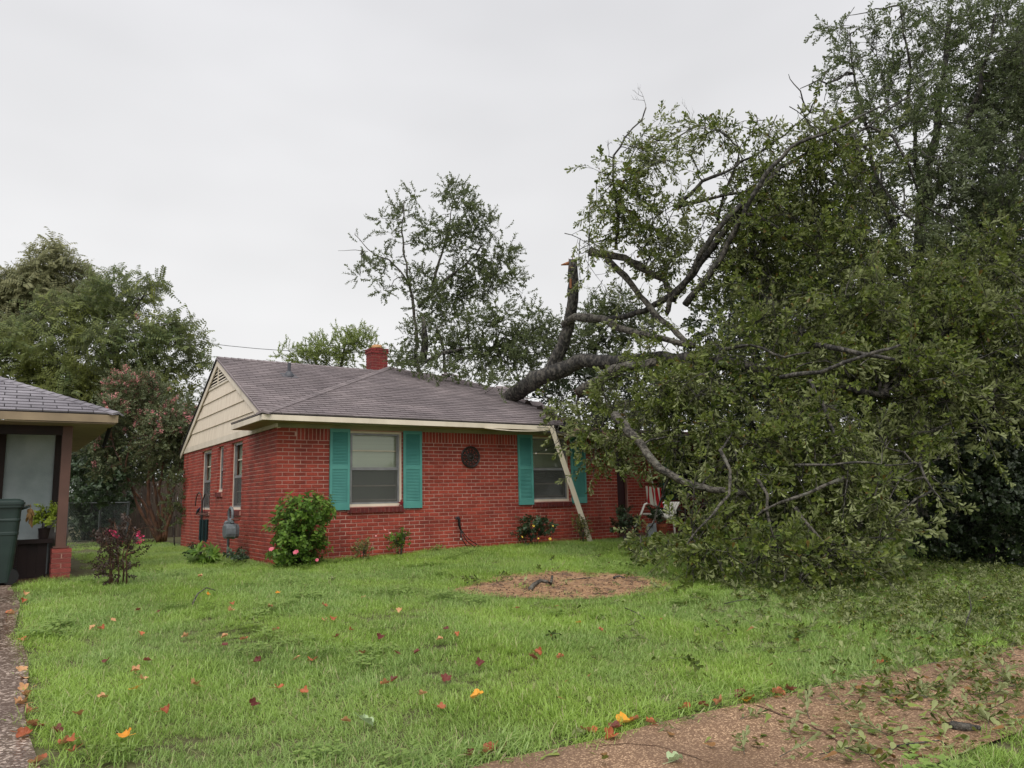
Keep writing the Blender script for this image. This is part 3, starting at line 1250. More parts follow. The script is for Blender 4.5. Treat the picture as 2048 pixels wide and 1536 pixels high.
for (px, py, w, h, a) in ((1030, 790, 0.34, 0.12, 0.3), (1046, 801, 0.30, 0.17, -0.4), (1066, 813, 0.34, 0.13, 0.2), (1088, 823, 0.3, 0.14, 0.5), (1103, 834, 0.26, 0.18, -0.3), (1112, 842, 0.26, 0.16, 0.7), (900, 755, 0.42, 0.06, 0.1)):  # dark boards put in for the black shadow under the lifted shingles
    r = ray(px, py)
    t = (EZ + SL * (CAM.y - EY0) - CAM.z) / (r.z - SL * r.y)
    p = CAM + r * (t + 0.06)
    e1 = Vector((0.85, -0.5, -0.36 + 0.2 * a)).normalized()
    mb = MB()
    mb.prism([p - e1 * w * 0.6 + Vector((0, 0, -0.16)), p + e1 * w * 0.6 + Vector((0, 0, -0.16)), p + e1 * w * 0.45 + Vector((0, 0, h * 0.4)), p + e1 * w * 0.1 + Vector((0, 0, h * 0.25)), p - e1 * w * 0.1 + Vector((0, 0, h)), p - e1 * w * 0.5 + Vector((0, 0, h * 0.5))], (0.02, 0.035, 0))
    mb.build("shadow_decking", M("shadow dark plywood", c(34, 28, 26), 0.9, c(58, 46, 38), nscale=20) if "shadow dark plywood" not in bpy.data.materials else bpy.data.materials["shadow dark plywood"], roof)
for (x, y, z, dx, dy, dz) in ((5.7, 0.5, 2.55, 0.9, -0.5, -0.25), (6.1, 1.4, 2.8, 0.8, -0.7, -0.1), (5.5, -0.1, 2.4, 0.7, 0.5, 0.12)):
    mb = MB()
    a_, b_ = Vector((x, y, z)), Vector((x + dx, y + dy, z + dz))
    mb.tube([a_, b_], [0.045, 0.045], 4)
    mb.build("broken_rafter", m_fence, roof)

# fascia, soffit, frieze
mb = MB()
mb.box((EX0 + 0.03, EY0 + 0.0, EZ - 0.108), (5.30, EY0 + 0.028, EZ - 0.022))
mb.box((EX0 + 0.002, EY0 + 0.002, EZ - 0.108), (EX0 + 0.029, 1.43, EZ - 0.022))
mb.prism([(EX0 + 0.004, 1.431, EZ - 0.108), (GX - 0.02, 1.431, EZ - 0.108), (GX - 0.02, 1.431, EZ + 0.10), (EX0 + 0.004, 1.431, EZ - 0.02)], (0, 0.02, 0))
mb.build("fascia", m_cream, house)
mb = MB()
mb.box((EX0 + 0.03, EY0 + 0.029, EZ - 0.112), (5.35, -0.030, EZ - 0.097))
mb.box((EX0 + 0.03, -0.029, EZ - 0.112), (-0.037, 1.43, EZ - 0.097))
mb.hexa([(5.351, EY0 + 0.03, EZ - 0.19), (7.8, EY0 + 0.03, EZ - 0.32), (7.8, -0.012, EZ - 0.14), (5.351, -0.012, EZ - 0.15),
         (5.351, EY0 + 0.03, EZ - 0.17), (7.8, EY0 + 0.03, EZ - 0.30), (7.8, -0.012, EZ - 0.12), (5.351, -0.012, EZ - 0.13)])
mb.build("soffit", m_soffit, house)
mb = MB()
mb.box((-0.03, -0.028, WALL_TOP - 0.0), (7.45, -0.001, EZ - 0.098))
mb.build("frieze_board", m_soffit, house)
# strip of soffit trim hanging loose
mb = MB()
pts = [Vector((3.75 + 1.5 * t, EY0 - 0.012, EZ - 0.118 - 0.035 * math.sin(math.pi * t))) for t in np.linspace(0, 1, 9)]
for a, b2 in zip(pts[:-1], pts[1:]):
    mb.hexa([a, b2, b2 + Vector((0, 0.02, 0)), a + Vector((0, 0.02, 0)), a + Vector((0, 0, 0.018)), b2 + Vector((0, 0, 0.018)), b2 + Vector((0, 0.02, 0.018)), a + Vector((0, 0.02, 0.018))])
mb.build("loose_trim", m_cream, house)

# gable end
APZ = RIDGE_Z - 0.03
BSL = 0.5


def gable_top(y):
    return min(RIDGE_Z - 0.05 - MSL * (RIDGE_Y - y), RIDGE_Z - 0.05 - BSL * (y - RIDGE_Y))


gable_poly = [(-0.02, WALL_TOP), (7.66, WALL_TOP), (7.7, 2.31), (RIDGE_Y, RIDGE_Z - 0.05), (0.02, RIDGE_Z - 0.05 - MSL * RIDGE_Y)]
mb = MB()
mb.prism([(-0.004, y, z) for y, z in gable_poly], (0.05, 0, 0))
gable = mb.build("gable_wall", m_siding, house)
mb = MB()
mb.box((-0.035, -0.029, WALL_TOP + 0.001), (-0.005, 7.7, WALL_TOP + 0.125))
mb.build("frieze_board", m_cream, house)
z = WALL_TOP + 0.127
VENT_Z = 3.50
while z < 3.9:
    z1 = min(z + 0.285, VENT_Z) if z < VENT_Z - 0.02 else 4.0
    if z >= VENT_Z - 0.02:
        break
    cell = clip_poly(gable_poly, 1, z, False)
    cell = clip_poly(cell, 1, z1 - 0.004, True)
    if len(cell) >= 3:
        mb = MB()
        n = len(cell)
        for y, zz in cell:
            mb.v.append((-0.010 - 0.022 * (1 - (zz - z) / (z1 - z)), y, zz))
        for y, zz in cell:
            mb.v.append((-0.0045, y, zz))
        mb.f.append(tuple(range(n)))
        mb.f.append(tuple(range(2 * n - 1, n - 1, -1)))
        for i in range(n):
            j = (i + 1) % n
            mb.f.append((i, n + i, n + j, j))
        mb.m = [0] * len(mb.f)
        mb.build("siding_board", m_siding, gable)
    z = z1
# triangular louvre vent
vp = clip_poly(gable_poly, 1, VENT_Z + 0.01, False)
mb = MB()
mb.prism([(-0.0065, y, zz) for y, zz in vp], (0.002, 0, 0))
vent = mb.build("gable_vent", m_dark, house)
mb = MB()
mb.box((-0.034, RIDGE_Y - (0.55) / MSL * 1.0 - 0.1, VENT_Z - 0.01), (-0.007, RIDGE_Y + 0.55 / BSL + 0.02, VENT_Z + 0.035))
mb.box((-0.036, RIDGE_Y - 0.02, VENT_Z + 0.036), (-0.012, RIDGE_Y + 0.02, RIDGE_Z - 0.12))
mb.build("vent_frame", m_cream, vent)
for k in range(7):
    z0 = VENT_Z + 0.06 + k * 0.068
    y0 = RIDGE_Y - (RIDGE_Z - 0.05 - z0) / MSL
    y1 = RIDGE_Y + (RIDGE_Z - 0.05 - z0) / BSL
    if y1 - y0 > 0.15:
        mb = MB()
        mb.hexa([(-0.034, y0, z0), (-0.034, y1, z0), (-0.030, y1, z0 - 0.006), (-0.030, y0, z0 - 0.006), (-0.012, y0 + 0.05, z0 + 0.038), (-0.012, y1 - 0.05, z0 + 0.038), (-0.008, y1 - 0.05, z0 + 0.032), (-0.008, y0 + 0.05, z0 + 0.032)])
        mb.build("slat", m_cream, vent)
# rakes
for (y0, z0, y1, z1) in ((RIDGE_Y + 0.0, RIDGE_Z - 0.045, 7.8, 2.265), (RIDGE_Y, RIDGE_Z - 0.045, 0.70, RIDGE_Z - 0.045 - MSL * 3.5)):
    mb = MB()
    x0, x1 = -0.06, -0.036
    w = 0.135
    mb.hexa([(x0, y0, z0 - w), (x1, y0, z0 - w), (x1, y1, z1 - w), (x0, y1, z1 - w), (x0, y0, z0), (x1, y0, z0), (x1, y1, z1), (x0, y1, z1)])
    mb.build("rake_board", m_cream, house)
    mb = MB()
    x0 = -0.085
    mb.hexa([(x0, y0, z0 + 0.006), (0.1, y0, z0 + 0.006), (0.1, y1, z1 + 0.006), (x0, y1, z1 + 0.006), (x0, y0, z0 + 0.045), (0.1, y0, z0 + 0.045), (0.1, y1, z1 + 0.045), (x0, y1, z1 + 0.045)])
    mb.build("roof_edge", m_deck if y1 > 4.2 else m_shingle, roof)

# chimney of brick courses
m_chimney = M("sooty dark red chimney brick", c(134, 48, 44), 0.65, c(104, 36, 36), nscale=6, rand=0.18, bump=0.5)
CHX0, CHX1, CHY0, CHY1, CHZ0, CHZ1 = 3.49, 3.91, 4.18, 4.52, 3.9, 4.66
mb = MB()
mb.box((CHX0 + 0.008, CHY0 + 0.008, CHZ0), (CHX1 - 0.008, CHY1 - 0.008, CHZ1))
mb.box((CHX0 + 0.1, CHY0 + 0.1, CHZ1), (CHX1 - 0.1, CHY1 - 0.1, CHZ1 + 0.03))
chimney = mb.build("chimney", m_mortar, roof)
k = 0
z = CHZ1 - BH
CHX = [(CHX0, CHX0 + 0.2), (CHX0 + 0.21, CHX1)]
while z > CHZ0:
    cap_ = 0.02 if k < 2 else 0.0
    xs = CHX if k % 2 else [(CHX0, CHX0 + 0.11), (CHX0 + 0.12, CHX0 + 0.31), (CHX0 + 0.32, CHX1)]
    for (a, b2) in xs:
        for (ya, yb) in ((CHY0 - cap_, CHY0 + 0.1), (CHY1 - 0.1, CHY1 + cap_)):
            mb = MB()
            mb.box((a - (cap_ if a == CHX0 else 0), ya, z), (b2 + (cap_ if b2 == CHX1 else 0), yb, z + BH))
            mb.build("brick", m_chimney, chimney)
    for (ya, yb) in ((CHY0 + 0.105, CHY1 - 0.105),):
        for (xa, xb) in ((CHX0 - cap_, CHX0 + 0.1), (CHX1 - 0.1, CHX1 + cap_)):
            mb = MB()
            mb.box((xa, ya, z), (xb, yb, z + BH))
            mb.build("brick", m_chimney, chimney)
    z -= COURSE
    k += 1
mb = MB()
mb.lathe(((CHX0 + CHX1) / 2, (CHY0 + CHY1) / 2, CHZ1 + 0.03), [(0.13, 0), (0.13, 0.05), (0.11, 0.07), (0.09, 0.07), (0.09, 0.0)], 16)
mb.build("flue_cap", M("tan clay flue", c(196, 150, 104), 0.8), chimney)

# plumbing vent pipe through the roof
vp_ = None
r = ray(578, 752)
t = (RIDGE_Z - MSL * (RIDGE_Y - CAM.y) - CAM.z) / (r.z - MSL * r.y)
vp_ = CAM + r * t
mb = MB()
mb.lathe(vp_ + Vector((0, 0, -0.02)), [(0.11, 0.0), (0.10, 0.04), (0.06, 0.11), (0.045, 0.12)], 16)
mb.hexa([vp_ + Vector(q) for q in ((-0.16, -0.14, -0.056), (0.16, -0.14, -0.056), (0.16, 0.14, 0.067), (-0.16, 0.14, 0.067), (-0.16, -0.14, -0.048), (0.16, -0.14, -0.048), (0.16, 0.14, 0.075), (-0.16, 0.14, 0.075))])
pv = mb.build("vent_flashing", m_lead, roof, smooth_=False)
mb = MB()
mb.tube([vp_, vp_ + Vector((0, 0, 0.28))], [0.035, 0.035], 12)
mb.build("vent_pipe", m_lead, pv)

# porch slab
mb = MB()
mb.box((7.455, -0.25, -0.2), (12.5, REC_Y - 0.005, 0.09))
mb.build("porch_slab", m_floor, house)


# ------------------------------------------------------------------ foliage machinery
def add_leaf(mb, base, d, nrm, L, W, shape, fold=0.25, droop=0.3, mi=0):
    d = Vector(d).normalized()
    nrm = (Vector(nrm) - d * Vector(nrm).dot(d))
    if nrm.length < 1e-5:
        nrm = d.orthogonal()
    nrm.normalize()
    s = d.cross(nrm)
    b0 = len(mb.v)
    p = Vector(base)
    prev = 0.0
    dd = d.copy()
    rows = []
    for t, w in shape:
        p = p + dd * (t - prev) * L
        prev = t
        dd = (dd - nrm * droop * 0.35).normalized()
        i = len(mb.v)
        if w <= 0.001:
            mb.v.append(tuple(p))
            rows.append((i,))
        else:
            o = s * w * W
            h = nrm * (w * W * fold)
            mb.v += [tuple(p - o + h), tuple(p), tuple(p + o + h)]
            rows.append((i, i + 1, i + 2))
    for a, b in zip(rows[:-1], rows[1:]):
        if len(a) == 3 and len(b) == 3:
            mb.f += [(a[0], a[1], b[1], b[0]), (a[1], a[2], b[2], b[1])]
            mb.m += [mi, mi]
        elif len(b) == 1 and len(a) == 3:
            mb.f += [(a[0], a[1], b[0]), (a[1], a[2], b[0])]
            mb.m += [mi, mi]
        elif len(a) == 1 and len(b) == 3:
            mb.f += [(a[0], b[1], b[0]), (a[0], b[2], b[1])]
            mb.m += [mi, mi]


SPATULA = [(0, 0.04), (0.35, 0.16), (0.62, 0.36), (0.84, 0.5), (0.96, 0.34), (1.0, 0.0)]
OVATE = [(0, 0.0), (0.2, 0.38), (0.45, 0.5), (0.75, 0.32), (1.0, 0.0)]
LANCE = [(0, 0.0), (0.3, 0.46), (0.6, 0.42), (1.0, 0.0)]
ROUND = [(0, 0.1), (0.25, 0.5), (0.55, 0.55), (0.85, 0.3), (1.0, 0.0)]


def rvec(r):
    while True:
        v = Vector((r.uniform(-1, 1), r.uniform(-1, 1), r.uniform(-1, 1)))
        if 0.05 < v.length < 1:
            return v.normalized()


def sprig(name, r, mats, kind):
    """a leafy twig growing up local +Z; material 0 leaf, 1 wood"""
    mb = MB()
    if kind == 'oak':
        L = 0.27
        bend = Vector((r.uniform(-0.3, 0.3), r.uniform(-0.3, 0.3), 0))
        ax = [Vector((0, 0, L * t)) + bend * L * t * t for t in (0, 0.35, 0.7, 1)]
        mb.tube(ax, [0.004, 0.0032, 0.0025, 0.0015], 3, 1)
        n = 15
        for k in range(n):
            t = 0.2 + 0.8 * (k / (n - 1)) ** 0.65
            i = min(int(t * 3), 2)
            p = ax[i].lerp(ax[i + 1], t * 3 - i) if t < 1 else ax[3]
            a = k * 2.4 + r.uniform(-0.5, 0.5)
            tilt = r.uniform(0.35, 0.95) if t < 0.85 else r.uniform(0.1, 0.8)
            d = Vector((math.cos(a) * math.sin(tilt), math.sin(a) * math.sin(tilt), math.cos(tilt)))
            nr = Vector((0, 0, 1)) + rvec(r) * 0.5
            ln = r.uniform(0.065, 0.105)
            add_leaf(mb, p, d, nr, ln, ln * r.uniform(0.34, 0.44), SPATULA, r.uniform(0.1, 0.5), r.uniform(-0.1, 0.5))
    elif kind == 'small':        # small alternate leaves on a long twig
        L = 0.30
        bend = Vector((r.uniform(-0.4, 0.4), r.uniform(-0.4, 0.4), 0))
        ax = [Vector((0, 0, L * t)) + bend * L * t * t for t in (0, 0.35, 0.7, 1)]
        mb.tube(ax, [0.003, 0.0026, 0.002, 0.001], 3, 1)
        n = 22
        for k in range(n):
            t = 0.08 + 0.92 * k / (n - 1)
            i = min(int(t * 3), 2)
            p = ax[i].lerp(ax[i + 1], min(1, t * 3 - i))
            a = k * 2.4 + r.uniform(-0.6, 0.6)
            tilt = r.uniform(0.5, 1.2)
            d = Vector((math.cos(a) * math.sin(tilt), math.sin(a) * math.sin(tilt), math.cos(tilt)))
            ln = r.uniform(0.04, 0.065)
            add_leaf(mb, p, d, Vector((0, 0, 1)) + rvec(r) * 0.5, ln, ln * 0.5, OVATE, 0.25, r.uniform(0, 0.4))
    elif kind == 'pinnate':      # drooping frond of paired leaflets
        for s in range(3):
            a0 = s * 2.1 + r.uniform(-0.4, 0.4)
            out = Vector((math.cos(a0), math.sin(a0), 0))
            Lf = r.uniform(0.38, 0.5)
            p = Vector((0, 0, 0))
            d = (out * 0.8 + Vector((0, 0, 0.9))).normalized()
            pts = [p.copy()]
            for k in range(8):
                p = p + d * Lf / 8
                d = (d + Vector((0, 0, -0.11))).normalized()
                pts.append(p.copy())
                sd = d.cross(Vector((0, 0, 1))).normalized()
                for sg in (-1, 1):
                    ln = r.uniform(0.07, 0.10)
                    add_leaf(mb, p, sd * sg + d * 0.5 + Vector((0, 0, -0.15)), Vector((0, 0, 1)) + rvec(r) * 0.4, ln, ln * 0.5, LANCE, 0.2, 0.4)
            mb.tube(pts, 0.0025, 3, 1)
    elif kind == 'broad':        # bush with broad ovate leaves
        L = 0.16
        ax = [Vector((0, 0, 0)), Vector((0.01, 0, L * 0.5)), Vector((r.uniform(-0.03, 0.03), r.uniform(-0.03, 0.03), L))]
        mb.tube(ax, [0.003, 0.0025, 0.0015], 3, 1)
        n = 9
        for k in range(n):
            t = 0.15 + 0.85 * k / (n - 1)
            p = ax[0].lerp(ax[2], t)
            a = k * 2.4 + r.uniform(-0.5, 0.5)
            tilt = r.uniform(0.6, 1.3)
            d = Vector((math.cos(a) * math.sin(tilt), math.sin(a) * math.sin(tilt), math.cos(tilt)))
            ln = r.uniform(0.06, 0.095)
            add_leaf(mb, p, d, Vector((0, 0, 1)) + rvec(r) * 0.3, ln, ln * 0.62, OVATE, 0.2, r.uniform(0.2, 0.8))
    elif kind == 'tiny':         # dense tiny leaves of a low shrub
        n = 16
        for k in range(n):
            p = Vector((r.uniform(-0.02, 0.02), r.uniform(-0.02, 0.02), r.uniform(0.0, 0.12)))
            d = rvec(r) + Vector((0, 0, 0.4))
            ln = r.uniform(0.025, 0.045)
            add_leaf(mb, p, d, rvec(r), ln, ln * 0.55, OVATE, 0.2, 0.2)
        mb.tube([(0, 0, 0), (0, 0, 0.12)], 0.002, 3, 1)
    elif kind == 'strap':        # clump of long strap leaves
        n = 11
        for k in range(n):
            a = k * 2.4
            d = Vector((math.cos(a) * 0.7, math.sin(a) * 0.7, 0.9))
            ln = r.uniform(0.18, 0.30)
            add_leaf(mb, (0, 0, 0), d, Vector((0, 0, 1)), ln, ln * 0.3, OVATE, 0.3, r.uniform(0.3, 0.9))
    elif kind == 'blossom':      # crumpled panicle
        n = 26
        for k in range(n):
            p = Vector((r.gauss(0, 0.03), r.gauss(0, 0.03), r.uniform(0, 0.14)))
            ln = r.uniform(0.022, 0.04)
            add_leaf(mb, p, rvec(r), rvec(r), ln, ln * 0.9, ROUND, 0.5, 0.6)
    elif kind == 'flower':
        for k in range(6):
            a = k * math.pi / 3
            add_leaf(mb, (0, 0, 0), (math.cos(a), math.sin(a), 0.7), (0, 0, 1), 0.05, 0.045, ROUND, 0.3, 0.5)
    elif kind == 'grass':
        n = 135
        for k in range(n):
            rr_ = 0.15 * math.sqrt(r.random())
            a = r.uniform(0, 6.283)
            p = Vector((rr_ * math.cos(a), rr_ * math.sin(a), -0.012))
            a2 = r.uniform(0, 6.283)
            lean = r.uniform(0.1, 1.35)
            d = Vector((math.cos(a2) * math.sin(lean), math.sin(a2) * math.sin(lean), math.cos(lean)))
            ln = r.uniform(0.04, 0.12)
            w = r.uniform(0.0032, 0.0065)
            sd = d.cross(Vector((0, 0, 1)))
            if sd.length < 1e-3:
                sd = Vector((1, 0, 0))
            sd.normalize()
            droop = r.uniform(0.2, 0.9)
            q = [p]
            dd = d.copy()
            for j in range(3):
                q.append(q[-1] + dd * ln / 3)
                dd = (dd + Vector((math.cos(a2) * 0.3, math.sin(a2) * 0.3, -droop * 0.5))).normalized()
            b = len(mb.v)
            for j, ww in enumerate((0.9, 1.0, 0.7)):
                mb.v += [tuple(q[j] - sd * w * ww * 0.5), tuple(q[j] + sd * w * ww * 0.5)]
            mb.v.append(tuple(q[3]))
            mb.f += [(b, b + 1, b + 3, b + 2), (b + 2, b + 3, b + 5, b + 4), (b + 4, b + 5, b + 6)]
            mb.m += [0, 0, 0]
    elif kind == 'scrap':
        for k in range(r.choice((1, 1, 2, 3))):
            a = r.uniform(0, 6.28)
            ln = r.uniform(0.05, 0.10)
            add_leaf(mb, (r.uniform(-0.03, 0.03), r.uniform(-0.03, 0.03), 0.004 + 0.006 * k), (math.cos(a), math.sin(a), r.uniform(0.0, 0.25)), Vector((0, 0, r.choice((-1, 1)))) + rvec(r) * 0.2, ln, ln * 0.42, SPATULA, r.uniform(0.0, 0.4), r.uniform(0.0, 0.5))
    elif kind == 'weed':         # flat patch of clover and broad weeds in the turf
        for k in range(46):
            rr_ = 0.14 * math.sqrt(r.random())
            a = r.uniform(0, 6.283)
            b = Vector((rr_ * math.cos(a), rr_ * math.sin(a), r.uniform(0.0, 0.045)))
            for j in range(3):
                a2 = a + j * 2.1 + r.uniform(-0.3, 0.3)
                ln = r.uniform(0.014, 0.03)
                add_leaf(mb, b, (math.cos(a2), math.sin(a2), r.uniform(0.0, 0.5)), (0, 0, 1), ln, ln * 0.8, ROUND, 0.15, 0.3)
    return bpy.data.objects.new(name, mb.mesh(name, mats))


LIB = {}


def library(key, kind, mats, n=5, seed=3):
    if key in LIB:
        return LIB[key]
    col = bpy.data.collections.new(key)
    r = random.Random(seed)
    for i in range(n):
        col.objects.link(sprig("%s_%02d" % (key, i), r, mats, kind))
    LIB[key] = (col, n, make_group(key, col))
    return LIB[key]


def make_group(key, col):
    g = bpy.data.node_groups.new("scatter " + key, 'GeometryNodeTree')
    g.interface.new_socket("Geometry", in_out='INPUT', socket_type='NodeSocketGeometry')
    g.interface.new_socket("Geometry", in_out='OUTPUT', socket_type='NodeSocketGeometry')
    N, L = g.nodes, g.links
    gi, go = N.new("NodeGroupInput"), N.new("NodeGroupOutput")
    ci = N.new("GeometryNodeCollectionInfo")
    ci.inputs["Collection"].default_value = col
    ci.inputs["Separate Children"].default_value = True
    ci.inputs["Reset Children"].default_value = True
    iop = N.new("GeometryNodeInstanceOnPoints")
    iop.inputs["Pick Instance"].default_value = True

    def attr(nm, ty):
        a = N.new("GeometryNodeInputNamedAttribute")
        a.data_type = ty
        a.inputs["Name"].default_value = nm
        return [o for o in a.outputs if o.enabled][0]
    e2r = N.new("FunctionNodeEulerToRotation")
    L.new(attr("rot", 'FLOAT_VECTOR'), e2r.inputs[0])
    L.new(gi.outputs[0], iop.inputs["Points"])
    L.new(ci.outputs[0], iop.inputs["Instance"])
    L.new(attr("idx", 'INT'), iop.inputs["Instance Index"])
    L.new(e2r.outputs[0], iop.inputs["Rotation"])
    L.new(attr("scl", 'FLOAT'), iop.inputs["Scale"])
    L.new(iop.outputs[0], go.inputs[0])
    return g


def scatter(name, items, lib, parent=None, mats=()):
    """items: (position, direction, roll, scale); one object of stuff"""
    col, n, grp = lib
    me = bpy.data.meshes.new(name)
    me.from_pydata([tuple(i[0]) for i in items], [], [])
    for m in mats:
        me.materials.append(m)
    rot = np.zeros((len(items), 3), dtype=np.float32)
    scl = np.zeros(len(items), dtype=np.float32)
    idx = np.zeros(len(items), dtype=np.int32)
    for k, (p, d, roll, s) in enumerate(items):
        q = Vector(d).to_track_quat('Z', 'Y').to_matrix() @ Matrix.Rotation(roll, 3, 'Z')
        rot[k] = q.to_euler()
        scl[k] = s
        idx[k] = R.randrange(n)
    a = me.attributes.new("rot", 'FLOAT_VECTOR', 'POINT')
    a.data.foreach_set("vector", rot.ravel())
    a = me.attributes.new("scl", 'FLOAT', 'POINT')
    a.data.foreach_set("value", scl)
    a = me.attributes.new("idx", 'INT', 'POINT')
    a.data.foreach_set("value", idx)
    o = link(name, me, parent, "stuff")
    md = o.modifiers.new("scatter", 'NODES')
    md.node_group = grp
    return o


def wander(a, b, n, amp, r, sag=0.0):
    a, b = Vector(a), Vector(b)
    L = (b - a).length
    out = []
    off = Vector((r.uniform(0, 50), r.uniform(0, 50), r.uniform(0, 50)))
    for i in range(n + 1):
        t = i / n
        p = a.lerp(b, t)
        q = off + p * (1.3 / max(L, 0.5)) * 2
        w = math.sin(math.pi * t) * amp * L
        p = p + Vector((noise.noise(q), noise.noise(q + Vector((9, 0, 0))), noise.noise(q + Vector((0, 9, 0))))) * w
        p.z += math.sin(math.pi * t) * -sag * L
        out.append(p)
    return out


def tree(name, label, cat, base, skel, blobs, lib, bark, dens=110.0, seed=1, group=None, updir=0.15, rand=0.6, size=1.0,
         gap=(1.1, -0.15), limb_r=0.02, twigs=True, blossoms=None, bloss_lib=None, trunk_names=("trunk", "limb"), mats=None, foliage_name="foliage",
         shell=0.45, twig_share=0.06, hollow=None, spray=0):
    """skel: list of (points, r0, r1); blobs: (centre, (rx, ry, rz))"""
    r = random.Random(seed)
    t = thing(name, label, cat, base, group)
    nodes = []
    for i, (pts, r0, r1) in enumerate(skel):
        pts = [Vector(p) for p in pts]
        fine = []
        for a, b in zip(pts[:-1], pts[1:]):
            seg = wander(a, b, max(2, int((b - a).length / 0.16)), 0.09, r)
            fine += seg[:-1]
        fine.append(pts[-1])
        n = len(fine)
        rads = [r0 + (r1 - r0) * k / (n - 1) for k in range(n)]
        rads = [q * (1 + 0.2 * noise.noise(fine[k] * 5) + (0.22 if r.random() < 0.06 else 0)) for k, q in enumerate(rads)]
        mb = MB()
        ns = 10 if r0 > 0.08 else 6
        mb.tube(fine, rads, ns)
        if r0 > 0.04:
            for vi in range(len(mb.v)):
                w_ = 1.0 + 0.10 * noise.noise(Vector(mb.v[vi]) * 14)
                ci = fine[vi // ns]
                mb.v[vi] = tuple(ci + (Vector(mb.v[vi]) - ci) * w_)
        if r1 > 0.04:
            ed = (fine[-1] - fine[-2]).normalized()
            for vi in range(len(mb.v) - ns, len(mb.v)):
                mb.v[vi] = tuple(Vector(mb.v[vi]) + ed * r.uniform(-0.03, 0.13))
        nm = trunk_names[0] if i == 0 else trunk_names[1]
        bk = bark[min(i, len(bark) - 1)] if isinstance(bark, (list, tuple)) else bark
        mb.build(nm, bk, t, smooth_=True)
        nodes += fine[n // 4:] if i == 0 else fine
    items, flowers = [], []
    tw = MB()
    for bi, blob in enumerate(blobs):
        cen, rr_ = Vector(blob[0]), blob[1]
        if isinstance(rr_, (int, float)):
            rr_ = (rr_, rr_, rr_)
        k_ = blob[2] if len(blob) > 2 else 1.0
        mean = (rr_[0] * rr_[1] * rr_[2]) ** (1 / 3)
        cnt = max(4, int(dens * k_ * mean ** 2 * 1.0 / (size ** 1.5)))
        if nodes:
            near = min(nodes, key=lambda q: (q - cen).length_squared)
            if twigs:
                pl = wander(near, cen, 6, 0.16, r, -0.03)
                rb = min(limb_r, 0.008 + 0.012 * (near - cen).length)
                tw.tube(pl, [rb * (1 - 0.75 * k / 6) for k in range(7)], 5)
        for _ in range(cnt):
            v = rvec(r) * (r.random() ** shell)
            p = cen + Vector((v.x * rr_[0], v.y * rr_[1], v.z * rr_[2]))
            if noise.noise(p * gap[0] / max(mean, 0.25) + Vector((seed * 3.1, 0, 0))) < gap[1]:
                continue
            if hollow and p.z < hollow[2] and noise.noise(p * hollow[0] + Vector((0, 0, seed))) < hollow[1]:
                continue
            if p.z < gz(p.x, p.y) + 0.04:
                p.z = gz(p.x, p.y) + r.uniform(0.03, 0.15)
            d = (v.normalized() * 0.7 + rvec(r) * rand + Vector((0, 0, updir)))
            if spray:
                if r.random() > 1.0 / spray:
                    continue
                dd = d.normalized()
                q = p - dd * 0.30 * size
                line = [q.copy()]
                ln = r.uniform(0.45, 0.85) * size
                for j in range(spray + 1):
                    q = q + dd * ln / spray
                    dd = (dd + rvec(r) * 0.14 + Vector((0, 0, -0.10))).normalized()
                    line.append(q.copy())
                    if q.z < gz(q.x, q.y) + 0.05:
                        break
                    sd_ = (dd * 0.8 + rvec(r) * 0.75).normalized()
                    items.append((q, sd_, r.uniform(0, 6.28), size * r.uniform(0.65, 1.1)))
                if len(line) > 2:
                    nl = len(line)
                    tw.tube(line, [0.008 * size * (1 - 0.8 * k / nl) for k in range(nl)], 3, cap=False)
                continue
            items.append((p, d, r.uniform(0, 6.28), size * r.uniform(0.75, 1.25)))
            if twigs and r.random() < twig_share:
                a = cen + (p - cen) * 0.25
                tw.tube(wander(a, p, 3, 0.12, r), [0.007 * size, 0.005 * size, 0.004 * size, 0.002], 3, cap=False)
            if blossoms and v.length > 0.6 and v.z > -0.4 and r.random() < (blob[3] if len(blob) > 3 else blossoms):
                flowers.append((p + v.normalized() * 0.05, Vector((0, 0, 1)) + v * 0.5, r.uniform(0, 6.28), size * r.uniform(0.7, 1.4)))
    if twigs and tw.v:
        tw.build("twigs", bark[-1] if isinstance(bark, (list, tuple)) else bark, t, "stuff")
    scatter(foliage_name, items, lib, t)
    if flowers:
        scatter("blossoms", flowers, bloss_lib, t)
    return t


def px_blobs(lst, dflt_d, zoom=None, squash=0.9, dj=0.0, seed=0, extra=1.0):
    """(px, py, r_px[, depth[, density]]) from the photograph's survey to world ellipsoids"""
    r = random.Random(seed)
    out = []
    for q in lst:
        x, y, rp = q[0], q[1], q[2]
        d = q[3] if len(q) > 3 and q[3] else dflt_d
        k = q[4] if len(q) > 4 else 1.0
        if zoom:
            x, y, rp = zoom[0] + x / zoom[2], zoom[1] + y / zoom[2], rp / zoom[2]
        d += r.uniform(-dj, dj)
        rm = rp / F * d * extra
        b = [P(x, y, d), (rm, rm, rm * squash), k]
        if len(q) > 5:
            b.append(q[5])
        out.append(tuple(b))
    return out


